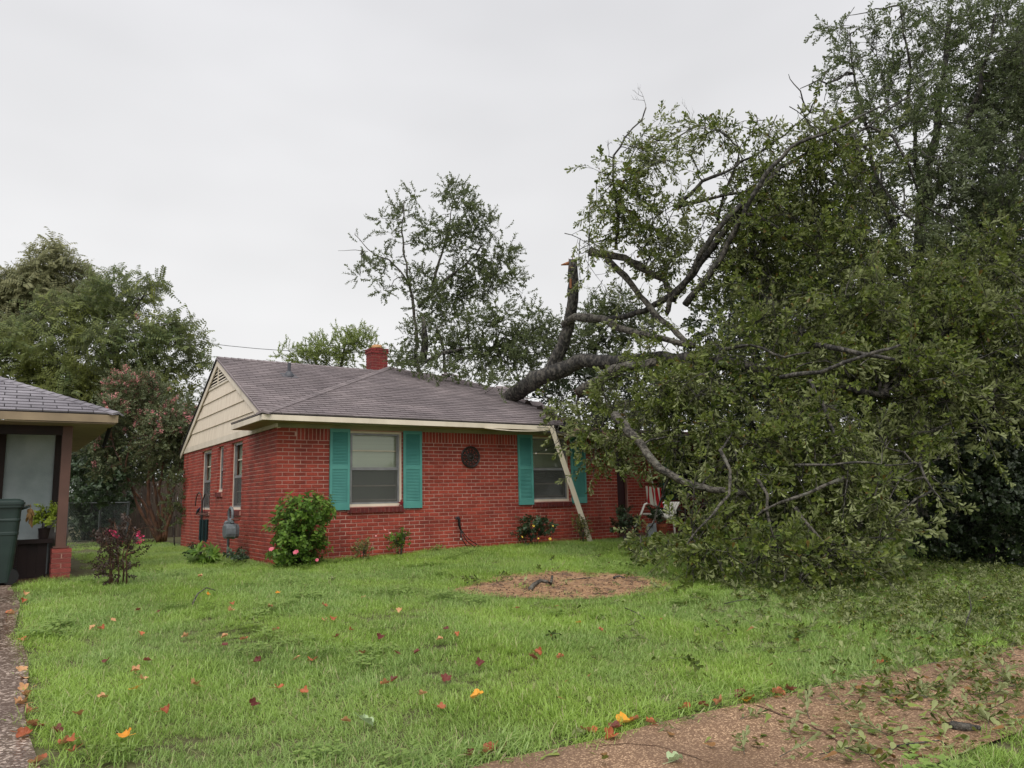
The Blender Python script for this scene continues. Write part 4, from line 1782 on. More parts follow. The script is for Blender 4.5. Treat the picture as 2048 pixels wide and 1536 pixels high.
L_OAK = library("oak_sprig", 'oak', [lf_oak, m_bark], 7, 3)
L_STAND = library("standing_sprig", 'oak', [lf_stand, m_bark], 6, 4)
L_BACK = library("back_sprig", 'oak', [lf_back, m_bark], 5, 5)
L_TALL = library("slender_sprig", 'small', [lf_tall, m_bark], 5, 6)
L_LIME = library("lime_sprig", 'small', [lf_lime, m_bark], 4, 7)
L_LEFT = library("pinnate_sprig", 'pinnate', [lf_left, m_bark], 5, 8)
L_BROWNISH = library("olive_sprig", 'pinnate', [lf_brownish, m_bark], 4, 9)
L_CRAPE = library("crape_sprig", 'small', [lf_crape, m_bark_red], 5, 10)
L_PURPLE = library("purple_sprig", 'small', [lf_purple, m_bark_red], 4, 11)
L_BUSH = library("bush_sprig", 'broad', [lf_bush, m_bark], 5, 12)
L_HIB = library("hibiscus_sprig", 'broad', [lf_hib, m_bark], 5, 13)
L_VARI = library("variegated_sprig", 'tiny', [lf_vari, m_bark], 4, 14)
L_IVY = library("ivy_sprig", 'broad', [lf_ivy, m_bark], 4, 15)
L_STRAP = library("strap_sprig", 'strap', [lf_hib, m_bark], 4, 16)
L_NEON = library("neon_sprig", 'broad', [lf_neon, m_bark], 4, 27)
L_CORAL = library("coral_blossom", 'blossom', [m_coral], 3, 17)
L_PINK = library("pink_blossom", 'blossom', [m_pink], 3, 18)
L_HOT = library("deep_blossom", 'blossom', [m_hotpink], 3, 19)
L_WEED = library("weed_patch", 'weed', [lf_weed], 3, 21)
L_SCRAP = library("leaf_scrap", 'scrap', [lf_scrap], 5, 23)
L_GRASS = library("grass_tuft", 'grass', [grass_a], 7, 20)


# ------------------------------------------------------------------ the fallen oak
def Z5(x, y, d):
    return P(1000 + x / 2.293, 150 + y / 2.293, d)


def Z6(x, y, d):
    return P(1400 + x / 1.92, y / 1.92, d)


OB = P(1035, 782, 16.6)
skel = [
    # heavy limb lying on the roof
    ([P(985, 835, 17.6), P(1028, 788, 16.9), P(1070, 760, 16.4), P(1115, 742, 16.0), P(1165, 721, 15.6), P(1215, 724, 15.2), P(1275, 722, 14.6), P(1390, 715, 13.6), P(1560, 740, 12.6), P(1760, 790, 12.0)], 0.205, 0.05),
    # dead snapped leader standing up from it
    ([P(1098, 752, 16.2), P(1118, 705, 16.1), P(1137, 655, 16.0), P(1146, 600, 15.9), P(1147, 565, 15.9), P(1146, 528, 15.8)], 0.15, 0.095),
    # arch from the leader to the right
    ([P(1128, 650, 16.0), P(1150, 634, 15.7), P(1205, 637, 15.2), P(1235, 655, 14.8), P(1300, 672, 14.2), P(1380, 690, 13.6)], 0.085, 0.05),
    ([P(1212, 640, 15.2), P(1290, 622, 14.8), P(1335, 595, 14.4), P(1375, 560, 14.2), P(1420, 500, 14.0), P(1462, 445, 13.8), P(1510, 385, 13.8)], 0.06, 0.06),
    # pale broken branch over the gap
    ([P(1180, 503, 15.4), P(1215, 510, 15.2), P(1250, 516, 15.0), P(1290, 540, 14.8), P(1330, 560, 14.6), P(1342, 590, 14.4), P(1336, 620, 14.3)], 0.085, 0.05),
    ([P(1213, 518, 15.2), P(1250, 552, 15.0), P(1280, 592, 14.8), P(1312, 632, 14.4), P(1380, 690, 13.8)], 0.075, 0.05),
    # long parallel limbs sweeping up to the right
    ([P(1345, 600, 14.2), P(1385, 545, 13.7), P(1425, 470, 13.4), P(1460, 430, 13.3), P(1500, 390, 13.4), P(1560, 335, 13.5), P(1640, 293, 13.5), P(1720, 262, 13.6), P(1790, 210, 13.6), P(1850, 165, 13.8)], 0.062, 0.012),
    ([P(1370, 610, 13.8), P(1440, 520, 13.4), P(1475, 450, 13.2), P(1530, 350, 12.9), P(1580, 295, 12.8), P(1680, 255, 12.7), P(1780, 205, 12.8)], 0.066, 0.012),
    ([P(1350, 415, 14.0), P(1405, 362, 13.9), P(1450, 345, 13.8), P(1520, 305, 13.8), P(1570, 270, 13.8), P(1620, 225, 13.8)], 0.035, 0.012),
    ([P(1360, 412, 14.0), P(1430, 395, 13.9), P(1500, 380, 13.7)], 0.035, 0.02),
    ([P(1480, 300, 13.9), P(1466, 345, 13.9), P(1448, 385, 13.9), P(1435, 440, 13.9)], 0.012, 0.03),
    # upward dead shoots at the top left
    ([P(1232, 500, 15.0), P(1236, 440, 14.9), P(1226, 345, 14.9), P(1228, 310, 14.9), P(1250, 275, 14.8), P(1284, 240, 14.8), P(1292, 215, 14.8)], 0.03, 0.012),
    ([P(1226, 316, 14.9), P(1216, 312, 14.9)], 0.014, 0.01),
    ([P(1315, 281, 14.6), P(1345, 280, 14.6), P(1375, 262, 14.5), P(1400, 248, 14.5)], 0.016, 0.012),
    # stump of a snapped branch on the roof side
    ([P(1158, 784, 14.6), P(1200, 762, 14.2), P(1245, 735, 13.8), P(1300, 728, 13.4)], 0.11, 0.09),
    # grey limb hanging down in front of the porch
    ([P(1230, 830, 12.9), P(1268, 873, 12.2), P(1292, 905, 11.9), P(1320, 938, 11.7), P(1365, 963, 11.5), P(1425, 980, 11.2), P(1480, 985, 11.0)], 0.08, 0.045),
    ([P(1440, 900, 11.0), P(1460, 940, 10.7), P(1458, 990, 10.5), P(1425, 1030, 10.4), P(1395, 1060, 10.4), P(1370, 1095, 10.4)], 0.028, 0.012),
    ([P(1510, 950, 10.7), P(1535, 990, 10.4), P(1540, 1050, 10.2), P(1548, 1080, 10.2)], 0.028, 0.014),
    ([P(1690, 955, 10.3), P(1620, 985, 10.2), P(1560, 1005, 10.2), P(1500, 1040, 10.3)], 0.028, 0.014),
    ([P(1590, 1015, 10.3), P(1625, 1060, 10.1), P(1660, 1100, 10.0)], 0.03, 0.014),
    ([P(1590, 930, 10.3), P(1660, 930, 10.2), P(1740, 925, 10.2), P(1830, 925, 10.2)], 0.022, 0.01),
    ([P(1560, 755, 11.3), P(1640, 745, 10.9), P(1720, 715, 10.7), P(1800, 690, 10.9)], 0.04, 0.018),
    ([P(1620, 760, 11.3), P(1650, 820, 10.9), P(1675, 880, 10.6), P(1690, 905, 10.5)], 0.03, 0.016),
    ([P(1840, 930, 10.8), P(1865, 980, 10.5), P(1890, 1010, 10.4)], 0.02, 0.01),
    ([P(1440, 700, 12.4), P(1500, 690, 12.0), P(1570, 715, 11.7), P(1620, 705, 11.5)], 0.035, 0.014),
    ([P(1630, 690, 11.8), P(1690, 700, 11.3), P(1750, 712, 11.1), P(1790, 720, 11.0)], 0.05, 0.03),
]
B = []
z5a = [(640, 270, 50), (690, 330, 60), (620, 340, 50), (700, 400, 60), (600, 430, 60), (500, 480, 45), (465, 545, 36), (560, 560, 70), (620, 500, 60), (470, 620, 26),
       (580, 640, 60), (680, 620, 70), (650, 700, 80), (760, 640, 75), (800, 580, 45), (830, 680, 65), (720, 760, 75), (800, 760, 55), (680, 840, 50), (620, 885, 35),
       (380, 775, 45), (440, 775, 35), (350, 825, 26), (540, 910, 30), (780, 860, 40)]
B += px_blobs(z5a, 14.7, (1000, 150, 2.293), dj=0.4, seed=1)
z5b = [(950, 220, 42), (900, 280, 45), (850, 350, 36), (1000, 250, 50), (1050, 240, 40), (1170, 250, 55), (1140, 290, 40), (1220, 270, 30), (1020, 300, 30),
       (1100, 430, 45, 0, .7), (1150, 490, 65), (1200, 430, 60), (1070, 530, 45), (1000, 610, 55), (920, 650, 55), (1050, 700, 60), (1200, 590, 60), (1250, 480, 50), (900, 750, 40),
       (1130, 700, 80), (1010, 790, 60), (940, 870, 40), (870, 930, 40, 0, .7), (1180, 800, 90), (1260, 680, 90), (1100, 900, 90), (1240, 900, 100), (980, 960, 70)]
B += px_blobs(z5b, 13.9, (1000, 150, 2.293), dj=0.4, seed=2)
z6a = [(330, 560, 55), (420, 580, 65), (500, 530, 60), (560, 470, 55), (340, 470, 35, 0, .6), (400, 450, 50, 0, .6), (470, 330, 40, 0, .35), (380, 370, 35, 0, .35), (340, 285, 22, 0, .3), (460, 440, 55, 0, .6),
       (600, 540, 65), (520, 620, 70), (350, 680, 70), (440, 700, 70), (250, 700, 60), (260, 780, 65), (330, 820, 75), (420, 800, 75), (520, 850, 85), (620, 760, 70, 0, .8), (600, 650, 70, 0, .7), (640, 880, 85),
       (200, 880, 75), (300, 950, 85), (420, 960, 85), (520, 1000, 85), (150, 1030, 75), (250, 1080, 80), (640, 1020, 70), (740, 960, 75), (130, 800, 50)]
B += px_blobs(z6a, 13.6, (1400, 0, 1.92), dj=0.5, seed=3)
low = [(2040, 690, 62, 11.9), (2010, 640, 75, 12.3), (1920, 640, 85, 12.4), (1960, 590, 75, 12.8), (1700, 620, 85, 13.0), (1800, 600, 90, 13.0), (1880, 560, 90, 13.2), (2000, 540, 90, 13.2), (1620, 600, 75, 13.2), (1540, 620, 65, 13.3), (1300, 690, 36, 13.9), (1118, 796, 26, 15.4), (1088, 782, 22, 16.0), (1172, 800, 34, 14.8), (1196, 850, 34, 14.0), (1222, 895, 34, 13.9), (1180, 930, 18, 14.0), (1225, 850, 60, 13.9), (1215, 930, 34, 13.6), 
       (1240, 780, 70, 14.2), (1300, 760, 75, 13.8), (1290, 830, 70, 13.4), (1350, 820, 80, 13.0), (1345, 885, 34, 12.7), (1370, 740, 75, 13.4), (1420, 790, 85, 12.6), (1440, 700, 80, 13.2),
       (1500, 760, 90, 12.4), (1400, 870, 75, 12.3), (1470, 850, 85, 12.0), (1540, 700, 90, 12.6), (1600, 780, 100, 12.0), (1560, 850, 95, 11.8), (1640, 700, 100, 12.4), (1700, 780, 110, 11.8), (1650, 870, 110, 11.4),
       (1760, 700, 100, 12.2), (1800, 790, 110, 11.6), (1750, 880, 110, 11.3), (1860, 720, 90, 12.0), (1900, 790, 95, 11.6), (1850, 860, 80, 11.3), (1960, 740, 90, 12.0), (1990, 800, 60, 12.0),
       (1440, 930, 65, 11.8), (1520, 930, 80, 11.4), (1600, 960, 90, 11.1), (1690, 970, 90, 10.9), (1770, 970, 75, 10.9), (1830, 940, 60, 11.0),
       (1412, 1012, 28, 11.8), (1450, 1020, 55, 11.2), (1530, 1040, 70, 10.9), (1610, 1060, 75, 10.7), (1690, 1060, 75, 10.6), (1760, 1060, 60, 10.7), (1400, 1070, 55, 11.0),
       (1352, 1088, 28, 11.6), (1290, 1085, 30, 12.2), (1430, 1100, 55, 10.7), (1500, 1110, 60, 10.4), (1570, 1130, 60, 10.2), (1650, 1130, 60, 10.1), (1720, 1130, 55, 10.2), (1390, 1120, 36, 10.7), (1600, 1170, 40, 9.9), (1480, 1150, 36, 10.2)]
B += px_blobs(low, 12.0, None, dj=0.25, seed=4)
oak = tree("fallen_oak", "big uprooted green oak lying across the house roof and the front lawn", "tree", (OB.x, OB.y, 0.1), skel, B, L_OAK,
           [m_bark, m_bark, m_bark_pale, m_bark, m_bark_pale, m_bark_pale, m_bark, m_bark, m_bark, m_bark, m_bark, m_bark, m_bark, m_bark, m_bark_pale, m_bark_pale, m_bark_pale, m_bark_pale, m_bark_pale, m_bark_pale, m_bark],
           dens=660, seed=21, updir=-0.05, rand=0.75, gap=(1.0, -0.2), limb_r=0.03, twig_share=0.07, size=1.24, hollow=(1.05, -0.08, 3.4), spray=6)
# torn wood at the snapped leader and the stump
mb = MB()
tp = P(1145, 530, 15.8)
rt = random.Random(8)
for k in range(9):
    a = k * 0.7
    o = Vector((math.cos(a), math.sin(a), 0)) * 0.06
    mb.prism([tp + o + Vector((-0.025, 0, -0.08)), tp + o + Vector((0.025, 0.01, -0.08)), tp + o * 1.2 + Vector((0.0, 0, rt.uniform(0.02, 0.22)))], (0.012, 0.03, 0))
e = P(1147, 545, 15.8)
mb.tube([P(1150, 524, 15.8), P(1136, 527, 15.8), P(1122, 530, 15.8)], [0.05, 0.04, 0.012], 6)
mb.prism([P(1139, 557, 15.78), P(1143, 557, 15.76), P(1143, 577, 15.76), P(1139, 575, 15.78)], ray(1140, 565) * 0.06)
mb.build("torn_wood", m_wood_torn, oak)
mb = MB()
sp = P(1157, 785, 14.6)
mb.tube([sp, sp + (P(1200, 762, 14.2) - sp) * 0.02], [0.10, 0.105], 10)
mb.build("torn_wood", M("dark torn wood", c(88, 52, 40), 0.8, c(52, 34, 30), nscale=30), oak)


# bare twigs against the sky
def bare(mb, a, d, L, r0, r, depth):
    d = Vector(d).normalized()
    pts = [Vector(a)]
    for k in range(5):
        d = (d + rvec(r) * 0.22).normalized()
        pts.append(pts[-1] + d * L / 5)
    mb.tube(pts, [r0 * (1 - 0.17 * k) for k in range(6)], 4, cap=False)
    if depth > 0:
        for k in (2, 3, 4):
            bare(mb, pts[k], d + rvec(r) * 0.9 + Vector((0, 0, 0.3)), L * 0.5, r0 * 0.6, r, depth - 1)


mb = MB()
rb = random.Random(12)
for (x, y, dd, dr, L) in ((1292, 218, 14.8, (0.25, 0.1, 1), 0.55), (1375, 262, 14.5, (0.4, 0.2, 0.9), 0.6), (1410, 360, 13.9, (-0.3, 0.2, 1), 0.5), (1218, 312, 14.9, (0, 0, 1), 0.3), (1172, 520, 15.3, (0.5, 0, -0.9), 0.9),
                          (1205, 560, 15.3, (-0.3, 0, -0.9), 0.5), (1225, 440, 15, (-0.7, 0, 0.1), 0.25), (1290, 500, 14.8, (0.6, 0.3, 0.6), 0.4), (1095, 840, 14.2, (0.7, 0.2, -0.5), 0.7), (1110, 850, 14.2, (0.4, 0.2, -0.8), 0.6),
                          (1120, 845, 14.3, (-0.5, -0.3, -0.6), 0.55), (1260, 600, 15, (0.3, 0, -0.5), 0.5)):
    bare(mb, P(x, y, dd), dr, L, 0.008, rb, 2)
mb.build("bare_twigs", m_bark, oak, "stuff")

# ------------------------------------------------------------------ standing oak at the right
z6s = [(1450, 300, 200, 13.5, .8), (1450, 700, 200, 13.0, .8), (1480, 1100, 200, 12.6, .8), (1650, 500, 220, 13.0, .7), (1650, 900, 220, 12.4, .7), (1480, 1400, 190, 12.4, .8), (1650, 1500, 200, 12, .7), (560, 120, 46, 0, .8), (600, 200, 75, 0, 1), (560, 250, 45, 0, .9), (640, 90, 50, 0, .9), (680, 180, 65, 0, 1), (740, 90, 50, 0, .9), (480, 330, 40, 0, .7), (520, 400, 50, 0, .8), (640, 380, 60, 0, .9), (385, 340, 30, 0, .6), (640, 300, 75, 0, .7), (700, 350, 75, 0, .8), (560, 330, 55, 0, .5), (760, 250, 60, 0, .7), (550, 190, 30, 0, .5), (565, 60, 30, 0, .45), (600, 420, 70, 0, .8), (680, 450, 80, 0, .8), (780, 480, 90, 0, .9), (840, 1000, 80, 13.6), (830, 1180, 80, 13.4), (840, 850, 70, 14.0), (930, 600, 80, 13.8), (780, 40, 40, 0, .4),  # leading blobs reach past the right edge unseen, added to shade the ground
       (820, 50, 70, 0, .6), (870, 150, 85, 0, .7), (800, 250, 95, 0, .7), (780, 380, 90, 0, .8), (960, 80, 105, 0, .8), (900, 300, 115, 0, .8), (1050, 60, 100, 0, .9), (1000, 200, 125), (1100, 150, 130), (1150, 300, 140), (1220, 80, 100), (1050, 400, 130),
       (1180, 500, 130), (900, 450, 105), (1000, 560, 130), (1150, 650, 140), (950, 720, 130), (1080, 820, 140), (1200, 800, 100), (850, 620, 95, 0, .8), (760, 550, 80, 0, .7), (700, 700, 80, 0, .7), (760, 830, 85), (860, 900, 95), (880, 1030, 85), (1000, 980, 95), (1150, 1000, 115), (1250, 950, 90), (950, 860, 80), (1250, 350, 100), (1250, 200, 100)]
Bs = px_blobs(z6s, 15.0, (1400, 0, 1.92), dj=1.2, seed=6)
tb = P(1840, 1060, 17.0)
tb.z = gz(tb.x, tb.y)
skel = [([tb, P(1838, 800, 17.0), P(1836, 600, 16.8), P(1845, 400, 16.4), P(1880, 200, 16.0), P(1900, 40, 15.6)], 0.22, 0.05),
        ([P(1836, 560, 16.8), P(1780, 440, 16.0), P(1745, 330, 15.5), P(1720, 200, 15.2), P(1700, 70, 15.0)], 0.08, 0.012),
        ([P(1840, 440, 16.4), P(1900, 330, 15.6), P(1960, 180, 15.0), P(1990, 30, 14.8)], 0.09, 0.02),
        ([P(1845, 420, 16.4), P(1830, 260, 15.6), P(1815, 100, 15.2), P(1800, 10, 15.0)], 0.06, 0.012),
        ([P(1838, 640, 16.8), P(1920, 520, 15.8), P(1990, 420, 15.0), P(2050, 300, 14.6)], 0.09, 0.03),
        ([P(1838, 700, 16.8), P(1940, 660, 15.6), P(2040, 640, 14.8)], 0.08, 0.03)]
tree("standing_oak", "tall upright oak with dense grey green leaves behind the fallen oak", "tree", tb, skel, Bs, L_STAND, m_bark,
     dens=470, seed=31, updir=0.3, rand=0.6, gap=(1.0, -0.18), size=1.0, limb_r=0.03, spray=5)

# ragged upright shoots above the oaks
# ivy clad thicket at the far right edge
iv = [(1950, 900, 75), (2030, 850, 85), (2000, 1000, 85), (1920, 1050, 60), (2040, 1080, 80), (1890, 960, 55), (1970, 800, 70), (2050, 960, 70), (1960, 1090, 55), (1880, 1080, 45), (2050, 750, 60)]
ib = P(1980, 1130, 12.6)
ib.z = gz(ib.x, ib.y)
tree("ivy_thicket", "dark ivy covered thicket of rounded leaves right of the fallen oak", "shrub", ib,
     [([ib, P(1975, 950, 12.6), P(1990, 800, 12.8)], 0.08, 0.03)], px_blobs(iv, 12.7, None, dj=0.4, seed=8), L_IVY, m_bark, dens=800, seed=33, updir=0.2, gap=(1.0, -0.3), size=0.95, trunk_names=("stem", "stem"))

# dense trees behind the right half
bk1 = [(1200, 790, 55), (1280, 800, 65), (1350, 850, 60), (1130, 795, 36), (1240, 840, 40), (1560, 440, 60, 0, .8), (1640, 420, 70, 0, .7), (1620, 510, 80), (1700, 460, 80, 0, .8), (1520, 520, 55), (1730, 360, 70, 0, .7), (1480, 600, 50), (1560, 620, 80), (1700, 560, 80), (1420, 760, 80), (1500, 720, 90), (1560, 800, 100), (1480, 860, 90), (1420, 900, 70), (1550, 920, 90), (1600, 640, 80), (1500, 990, 90), (1400, 1000, 60), (1440, 640, 55), (1540, 590, 50)]
bk2 = [(1680, 700, 110), (1760, 780, 120), (1700, 880, 120), (1800, 900, 120), (1650, 980, 100), (1780, 1010, 100), (1820, 700, 110), (1700, 580, 80), (1600, 1040, 80)]
bk3 = [(1920, 720, 130), (2040, 640, 130), (1960, 850, 130), (2060, 850, 120), (1920, 980, 110), (2040, 1000, 110), (1980, 520, 120), (2070, 420, 120), (2040, 250, 120), (2080, 120, 110), (2080, 560, 120)]
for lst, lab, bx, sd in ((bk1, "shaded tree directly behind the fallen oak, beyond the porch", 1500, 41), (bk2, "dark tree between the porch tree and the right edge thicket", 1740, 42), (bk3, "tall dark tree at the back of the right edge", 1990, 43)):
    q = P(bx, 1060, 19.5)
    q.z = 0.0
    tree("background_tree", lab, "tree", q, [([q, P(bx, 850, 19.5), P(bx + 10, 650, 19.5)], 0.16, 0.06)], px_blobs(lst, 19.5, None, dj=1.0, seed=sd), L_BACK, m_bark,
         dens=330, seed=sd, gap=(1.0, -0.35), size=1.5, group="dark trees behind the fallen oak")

# ------------------------------------------------------------------ slender tree rising behind the roof
def Z8(x, y, d=21.0):
    return P(650 + x / 3.268, 330 + y / 3.268, d)


zt = [(585, 200, 42, 0, .6), (460, 260, 36, 0, .6), (370, 350, 40, 0, .6), (510, 330, 60, 0, .8), (430, 450, 50, 0, .6), (230, 500, 30, 0, .5), (260, 640, 52), (330, 690, 62), (420, 630, 52, 0, .8), (230, 730, 32), (380, 820, 34), (480, 780, 52, 0, .8), (195, 440, 18, 0, .4),
      (850, 190, 72, 0, .8), (790, 180, 44, 0, .7), (920, 200, 44, 0, .7), (920, 300, 72), (1000, 380, 75), (1090, 400, 55), (1150, 420, 32, 0, .7), (960, 440, 55), (760, 330, 42, 0, .7), (700, 420, 72), (650, 520, 62), (830, 470, 82), (880, 560, 62, 0, .8),
      (1080, 580, 75), (1180, 560, 66), (1160, 680, 75), (1230, 740, 52), (1290, 840, 36, 0, .7), (1130, 760, 50), (1000, 760, 85), (950, 850, 75), (1030, 850, 50), (870, 700, 62, 0, .8), (830, 830, 85), (720, 850, 72), (640, 720, 52), (600, 780, 52),
      (700, 960, 62), (820, 980, 72), (600, 950, 52, 0, .8)]
ztr = [(455, 1275, 34, 17.5), (540, 1300, 36, 17.4), (640, 1330, 38, 17.3), (740, 1350, 40, 17.2), (840, 1345, 40, 17.2), (950, 1375, 40, 17.1), (1060, 1400, 44, 17.0), (1140, 1420, 44, 16.9), (500, 1290, 26, 17.4), (600, 1080, 52, 0, .8), (540, 1120, 34), (700, 1090, 72), (850, 1050, 82), (950, 980, 60), (1010, 1050, 72, 0, .8), (1150, 930, 72, 0, .8), (1180, 1000, 62, 0, .8), (1100, 1050, 72), (780, 1180, 85), (640, 1200, 62), (500, 1240, 50), (900, 1200, 92), (1000, 1250, 92), (1100, 1200, 92),
       (1250, 1150, 72, 0, .7), (1380, 950, 36, 0, .5), (1400, 1050, 52, 0, .6), (1350, 1180, 72, 0, .7), (1200, 1300, 75, 0, .8), (1050, 1340, 52), (880, 1300, 52), (720, 1280, 45), (455, 1280, 32), (580, 1300, 32), (1300, 1300, 62, 0, .8), (1450, 1150, 52, 0, .7), (1480, 1250, 60)]
sb = Z8(600, 1400, 21.2)
sb.z = 0
skel = [([sb, Z8(595, 1260), Z8(597, 1100), Z8(580, 950), Z8(555, 790), Z8(512, 560), Z8(503, 400), Z8(515, 240)], 0.10, 0.012),
        ([Z8(610, 930), Z8(690, 850), Z8(800, 740), Z8(880, 680), Z8(965, 605)], 0.06, 0.015),
        ([Z8(700, 820), Z8(735, 670), Z8(775, 540), Z8(815, 400), Z8(826, 280)], 0.045, 0.012),
        ([Z8(930, 640), Z8(1020, 680), Z8(1100, 720)], 0.025, 0.01),
        ([Z8(555, 780), Z8(490, 690), Z8(420, 620), Z8(330, 590), Z8(280, 550), Z8(200, 460)], 0.025, 0.008),
        ([Z8(280, 565), Z8(200, 555), Z8(85, 560)], 0.010, 0.004)]
tree("slender_tree", "slender open crowned tree rising above the roof right of the chimney", "tree", sb, skel, px_blobs(zt, 21.0, (650, 330, 3.268), dj=0.6, seed=9), L_TALL, m_bark_pale,
     dens=1150, seed=51, hollow=None, gap=(1.0, -0.1), size=1.15, limb_r=0.018, twig_share=0.05)
q0 = Z8(900, 1500, 19.3)
q0.z = 0
skel = [([q0, Z8(780, 1320, 19.4), Z8(770, 1180, 19.5), Z8(730, 1060, 19.6)], 0.09, 0.03), ([Z8(660, 1290, 19.2), Z8(760, 1230, 19.2), Z8(900, 1200, 19.3), Z8(1100, 1190, 19.6)], 0.06, 0.02), ([Z8(640, 1270, 19.4), Z8(655, 1150, 19.4), Z8(640, 1010, 19.4)], 0.10, 0.05)]
tree("leaning_tree", "low leafy tree resting on the back of the roof beside the broken limb", "tree", q0, skel, px_blobs(ztr, 19.4, (650, 330, 3.268), dj=0.6, seed=10), L_TALL, m_bark,
     dens=1100, seed=52, gap=(1.0, -0.12), size=1.0, limb_r=0.018)
m5 = [(560, 1040, 50), (480, 1070, 60), (420, 1110, 60), (300, 1110, 40, 0, .7), (160, 1090, 35, 0, .6), (150, 1160, 50, 0, .7), (220, 1190, 60), (600, 1120, 65), (700, 1140, 70), (480, 1180, 75), (380, 1200, 70), (90, 1220, 60), (40, 1300, 60), (160, 1270, 60), (260, 1260, 60), (80, 1400, 60), (500, 1260, 70), (620, 1210, 70), (250, 1400, 70), (360, 1340, 70), (520, 1350, 70)]
q1 = P(1200, 1000, 20.5)
q1.z = 0
tree("rear_tree", "mid green tree seen through the gap under the snapped leader", "tree", q1, [([q1, P(1195, 820, 20.5), P(1190, 700, 20.5)], 0.12, 0.05)], px_blobs(m5, 20.0, (1000, 150, 2.293), dj=0.6, seed=11), L_TALL, m_bark,
     dens=950, seed=53, gap=(1.0, -0.15), size=1.05)

# light green tree tops behind the ridge
lm = [(560, 712, 16, 0, .7), (600, 716, 22), (640, 706, 28), (690, 695, 30), (722, 684, 22), (742, 694, 18), (655, 690, 16, 0, .7), (682, 672, 16, 0, .7), (716, 666, 14, 0, .7), (576, 702, 9, 0, .7), (625, 690, 12, 0, .6), (705, 710, 30), (660, 720, 30), (618, 728, 26)]
q2 = P(670, 900, 28.0)
q2.z = 0
tree("light_green_tree", "light green treetop peeking over the ridge left of the chimney", "tree", q2, [([q2, P(672, 780, 28), P(690, 690, 28)], 0.12, 0.04)], px_blobs(lm, 28.0, None, dj=0.5, seed=12), L_LIME, m_bark,
     dens=700, seed=54, gap=(1.0, -0.1), size=1.3, updir=0.6)

# trees at the left
lg = [(60, 720, 75), (130, 650, 70), (200, 612, 55), (270, 612, 50), (300, 578, 26, 0, .7), (322, 565, 12, 0, .6), (250, 700, 75), (330, 680, 50), (370, 660, 28), (375, 720, 34, 0, .8), (170, 740, 85), (60, 800, 65), (330, 770, 55), (290, 760, 55), (398, 690, 20, 0, .7), (385, 760, 26, 0, .7), (20, 690, 55), (130, 800, 75),
      (215, 572, 34), (250, 560, 20, 0, .7), (405, 720, 22, 0, .6), (240, 780, 60), (410, 780, 20, 0, .6), (30, 850, 50), (200, 840, 50)]
q3 = P(235, 1010, 27.0)
q3.z = 0
skel = [([q3, P(240, 850, 27), P(238, 740, 27), P(225, 640, 27)], 0.2, 0.05), ([P(238, 765, 27), P(280, 720, 26.8), P(350, 690, 26.6)], 0.08, 0.03), ([P(238, 790, 27), P(150, 740, 26.8), P(90, 700, 26.5)], 0.09, 0.03), ([P(238, 745, 27), P(240, 680, 27), P(280, 600, 27)], 0.06, 0.02),
        ([P(238, 800, 27), P(300, 770, 26.8), P(380, 720, 26.6)], 0.05, 0.02)]
tree("green_tree", "broad green tree with drooping compound leaves left of the house", "tree", q3, skel, px_blobs(lg, 27.0, None, dj=1.2, seed=13), L_LEFT, m_bark,
     dens=150, seed=61, gap=(1.0, -0.15), size=1.25, limb_r=0.04, blossoms=0.004, bloss_lib=L_CORAL)
br = [(100, 530, 45), (60, 580, 50), (140, 570, 45), (178, 575, 28), (20, 600, 45), (100, 600, 60), (104, 503, 18, 0, .8), (152, 535, 18, 0, .8), (20, 650, 55), (80, 550, 40), (160, 545, 12), (185, 550, 12), (0, 560, 30, 0, .7), (190, 600, 30)]
q4 = P(100, 1010, 36.0)
q4.z = 0
tree("olive_brown_tree", "taller olive brown tree rising behind the broad green tree at left", "tree", q4, [([q4, P(100, 700, 36), P(104, 520, 36)], 0.25, 0.05)], px_blobs(br, 36.0, None, dj=0.8, seed=14), L_BROWNISH, m_bark,
     dens=200, seed=62, gap=(1.0, -0.2), size=1.6, updir=0.5)

# crape myrtle beside the house
cb = P(318, 1083, 20.0)
cb.z = 0
cm = [(260, 790, 45, 0, 1, .32), (225, 825, 32, 0, 1, .25), (300, 800, 40, 0, 1, .22), (350, 850, 42, 0, 1, .12), (240, 870, 50, 0, 1, .12), (310, 870, 50, 0, 1, .2), (372, 810, 24, 0, .9, .3), (200, 880, 28, 0, 1, .12), (365, 895, 32, 0, 1, .08), (280, 925, 38, 0, 1, .05), (215, 935, 28, 0, .9, .05), (335, 930, 30, 0, 1, .05), (250, 765, 22, 0, 1, .35), (285, 770, 22, 0, 1, .3), (205, 850, 24, 0, 1, .2), (178, 905, 18, 0, .9, .1), (385, 850, 22, 0, 1, .15)]
skel = [([cb, P(312, 1050, 19.9), P(296, 1000, 19.8), P(300, 940, 19.8), P(285, 860, 19.8)], 0.075, 0.02)]
for pts in ([(322, 1083), (318, 1040), (312, 990), (305, 930), (310, 860)], [(315, 1080), (285, 1030), (262, 970), (245, 940), (225, 880)], [(325, 1083), (333, 1030), (318, 985), (325, 930), (345, 870)], [(330, 1082), (338, 1020), (350, 940), (362, 890)], [(312, 1075), (290, 1010), (270, 985), (252, 950), (262, 880)], [(328, 1080), (345, 1020), (335, 960), (352, 920), (372, 850)],
            [(320, 1075), (325, 1010), (345, 985), (365, 905)]):
    skel.append(([P(x, y, 20.0 - 0.1 * i) for i, (x, y) in enumerate(pts)], 0.05, 0.014))
tree("crape_myrtle", "crape myrtle with many smooth brown trunks and coral pink blossom beside the house", "tree", cb, skel, px_blobs(cm, 19.8, None, dj=0.5, seed=15, extra=1.08), L_CRAPE, m_bark_red,
     dens=1000, seed=63, gap=(1.0, -0.15), size=0.95, blossoms=0.12, bloss_lib=L_CORAL)
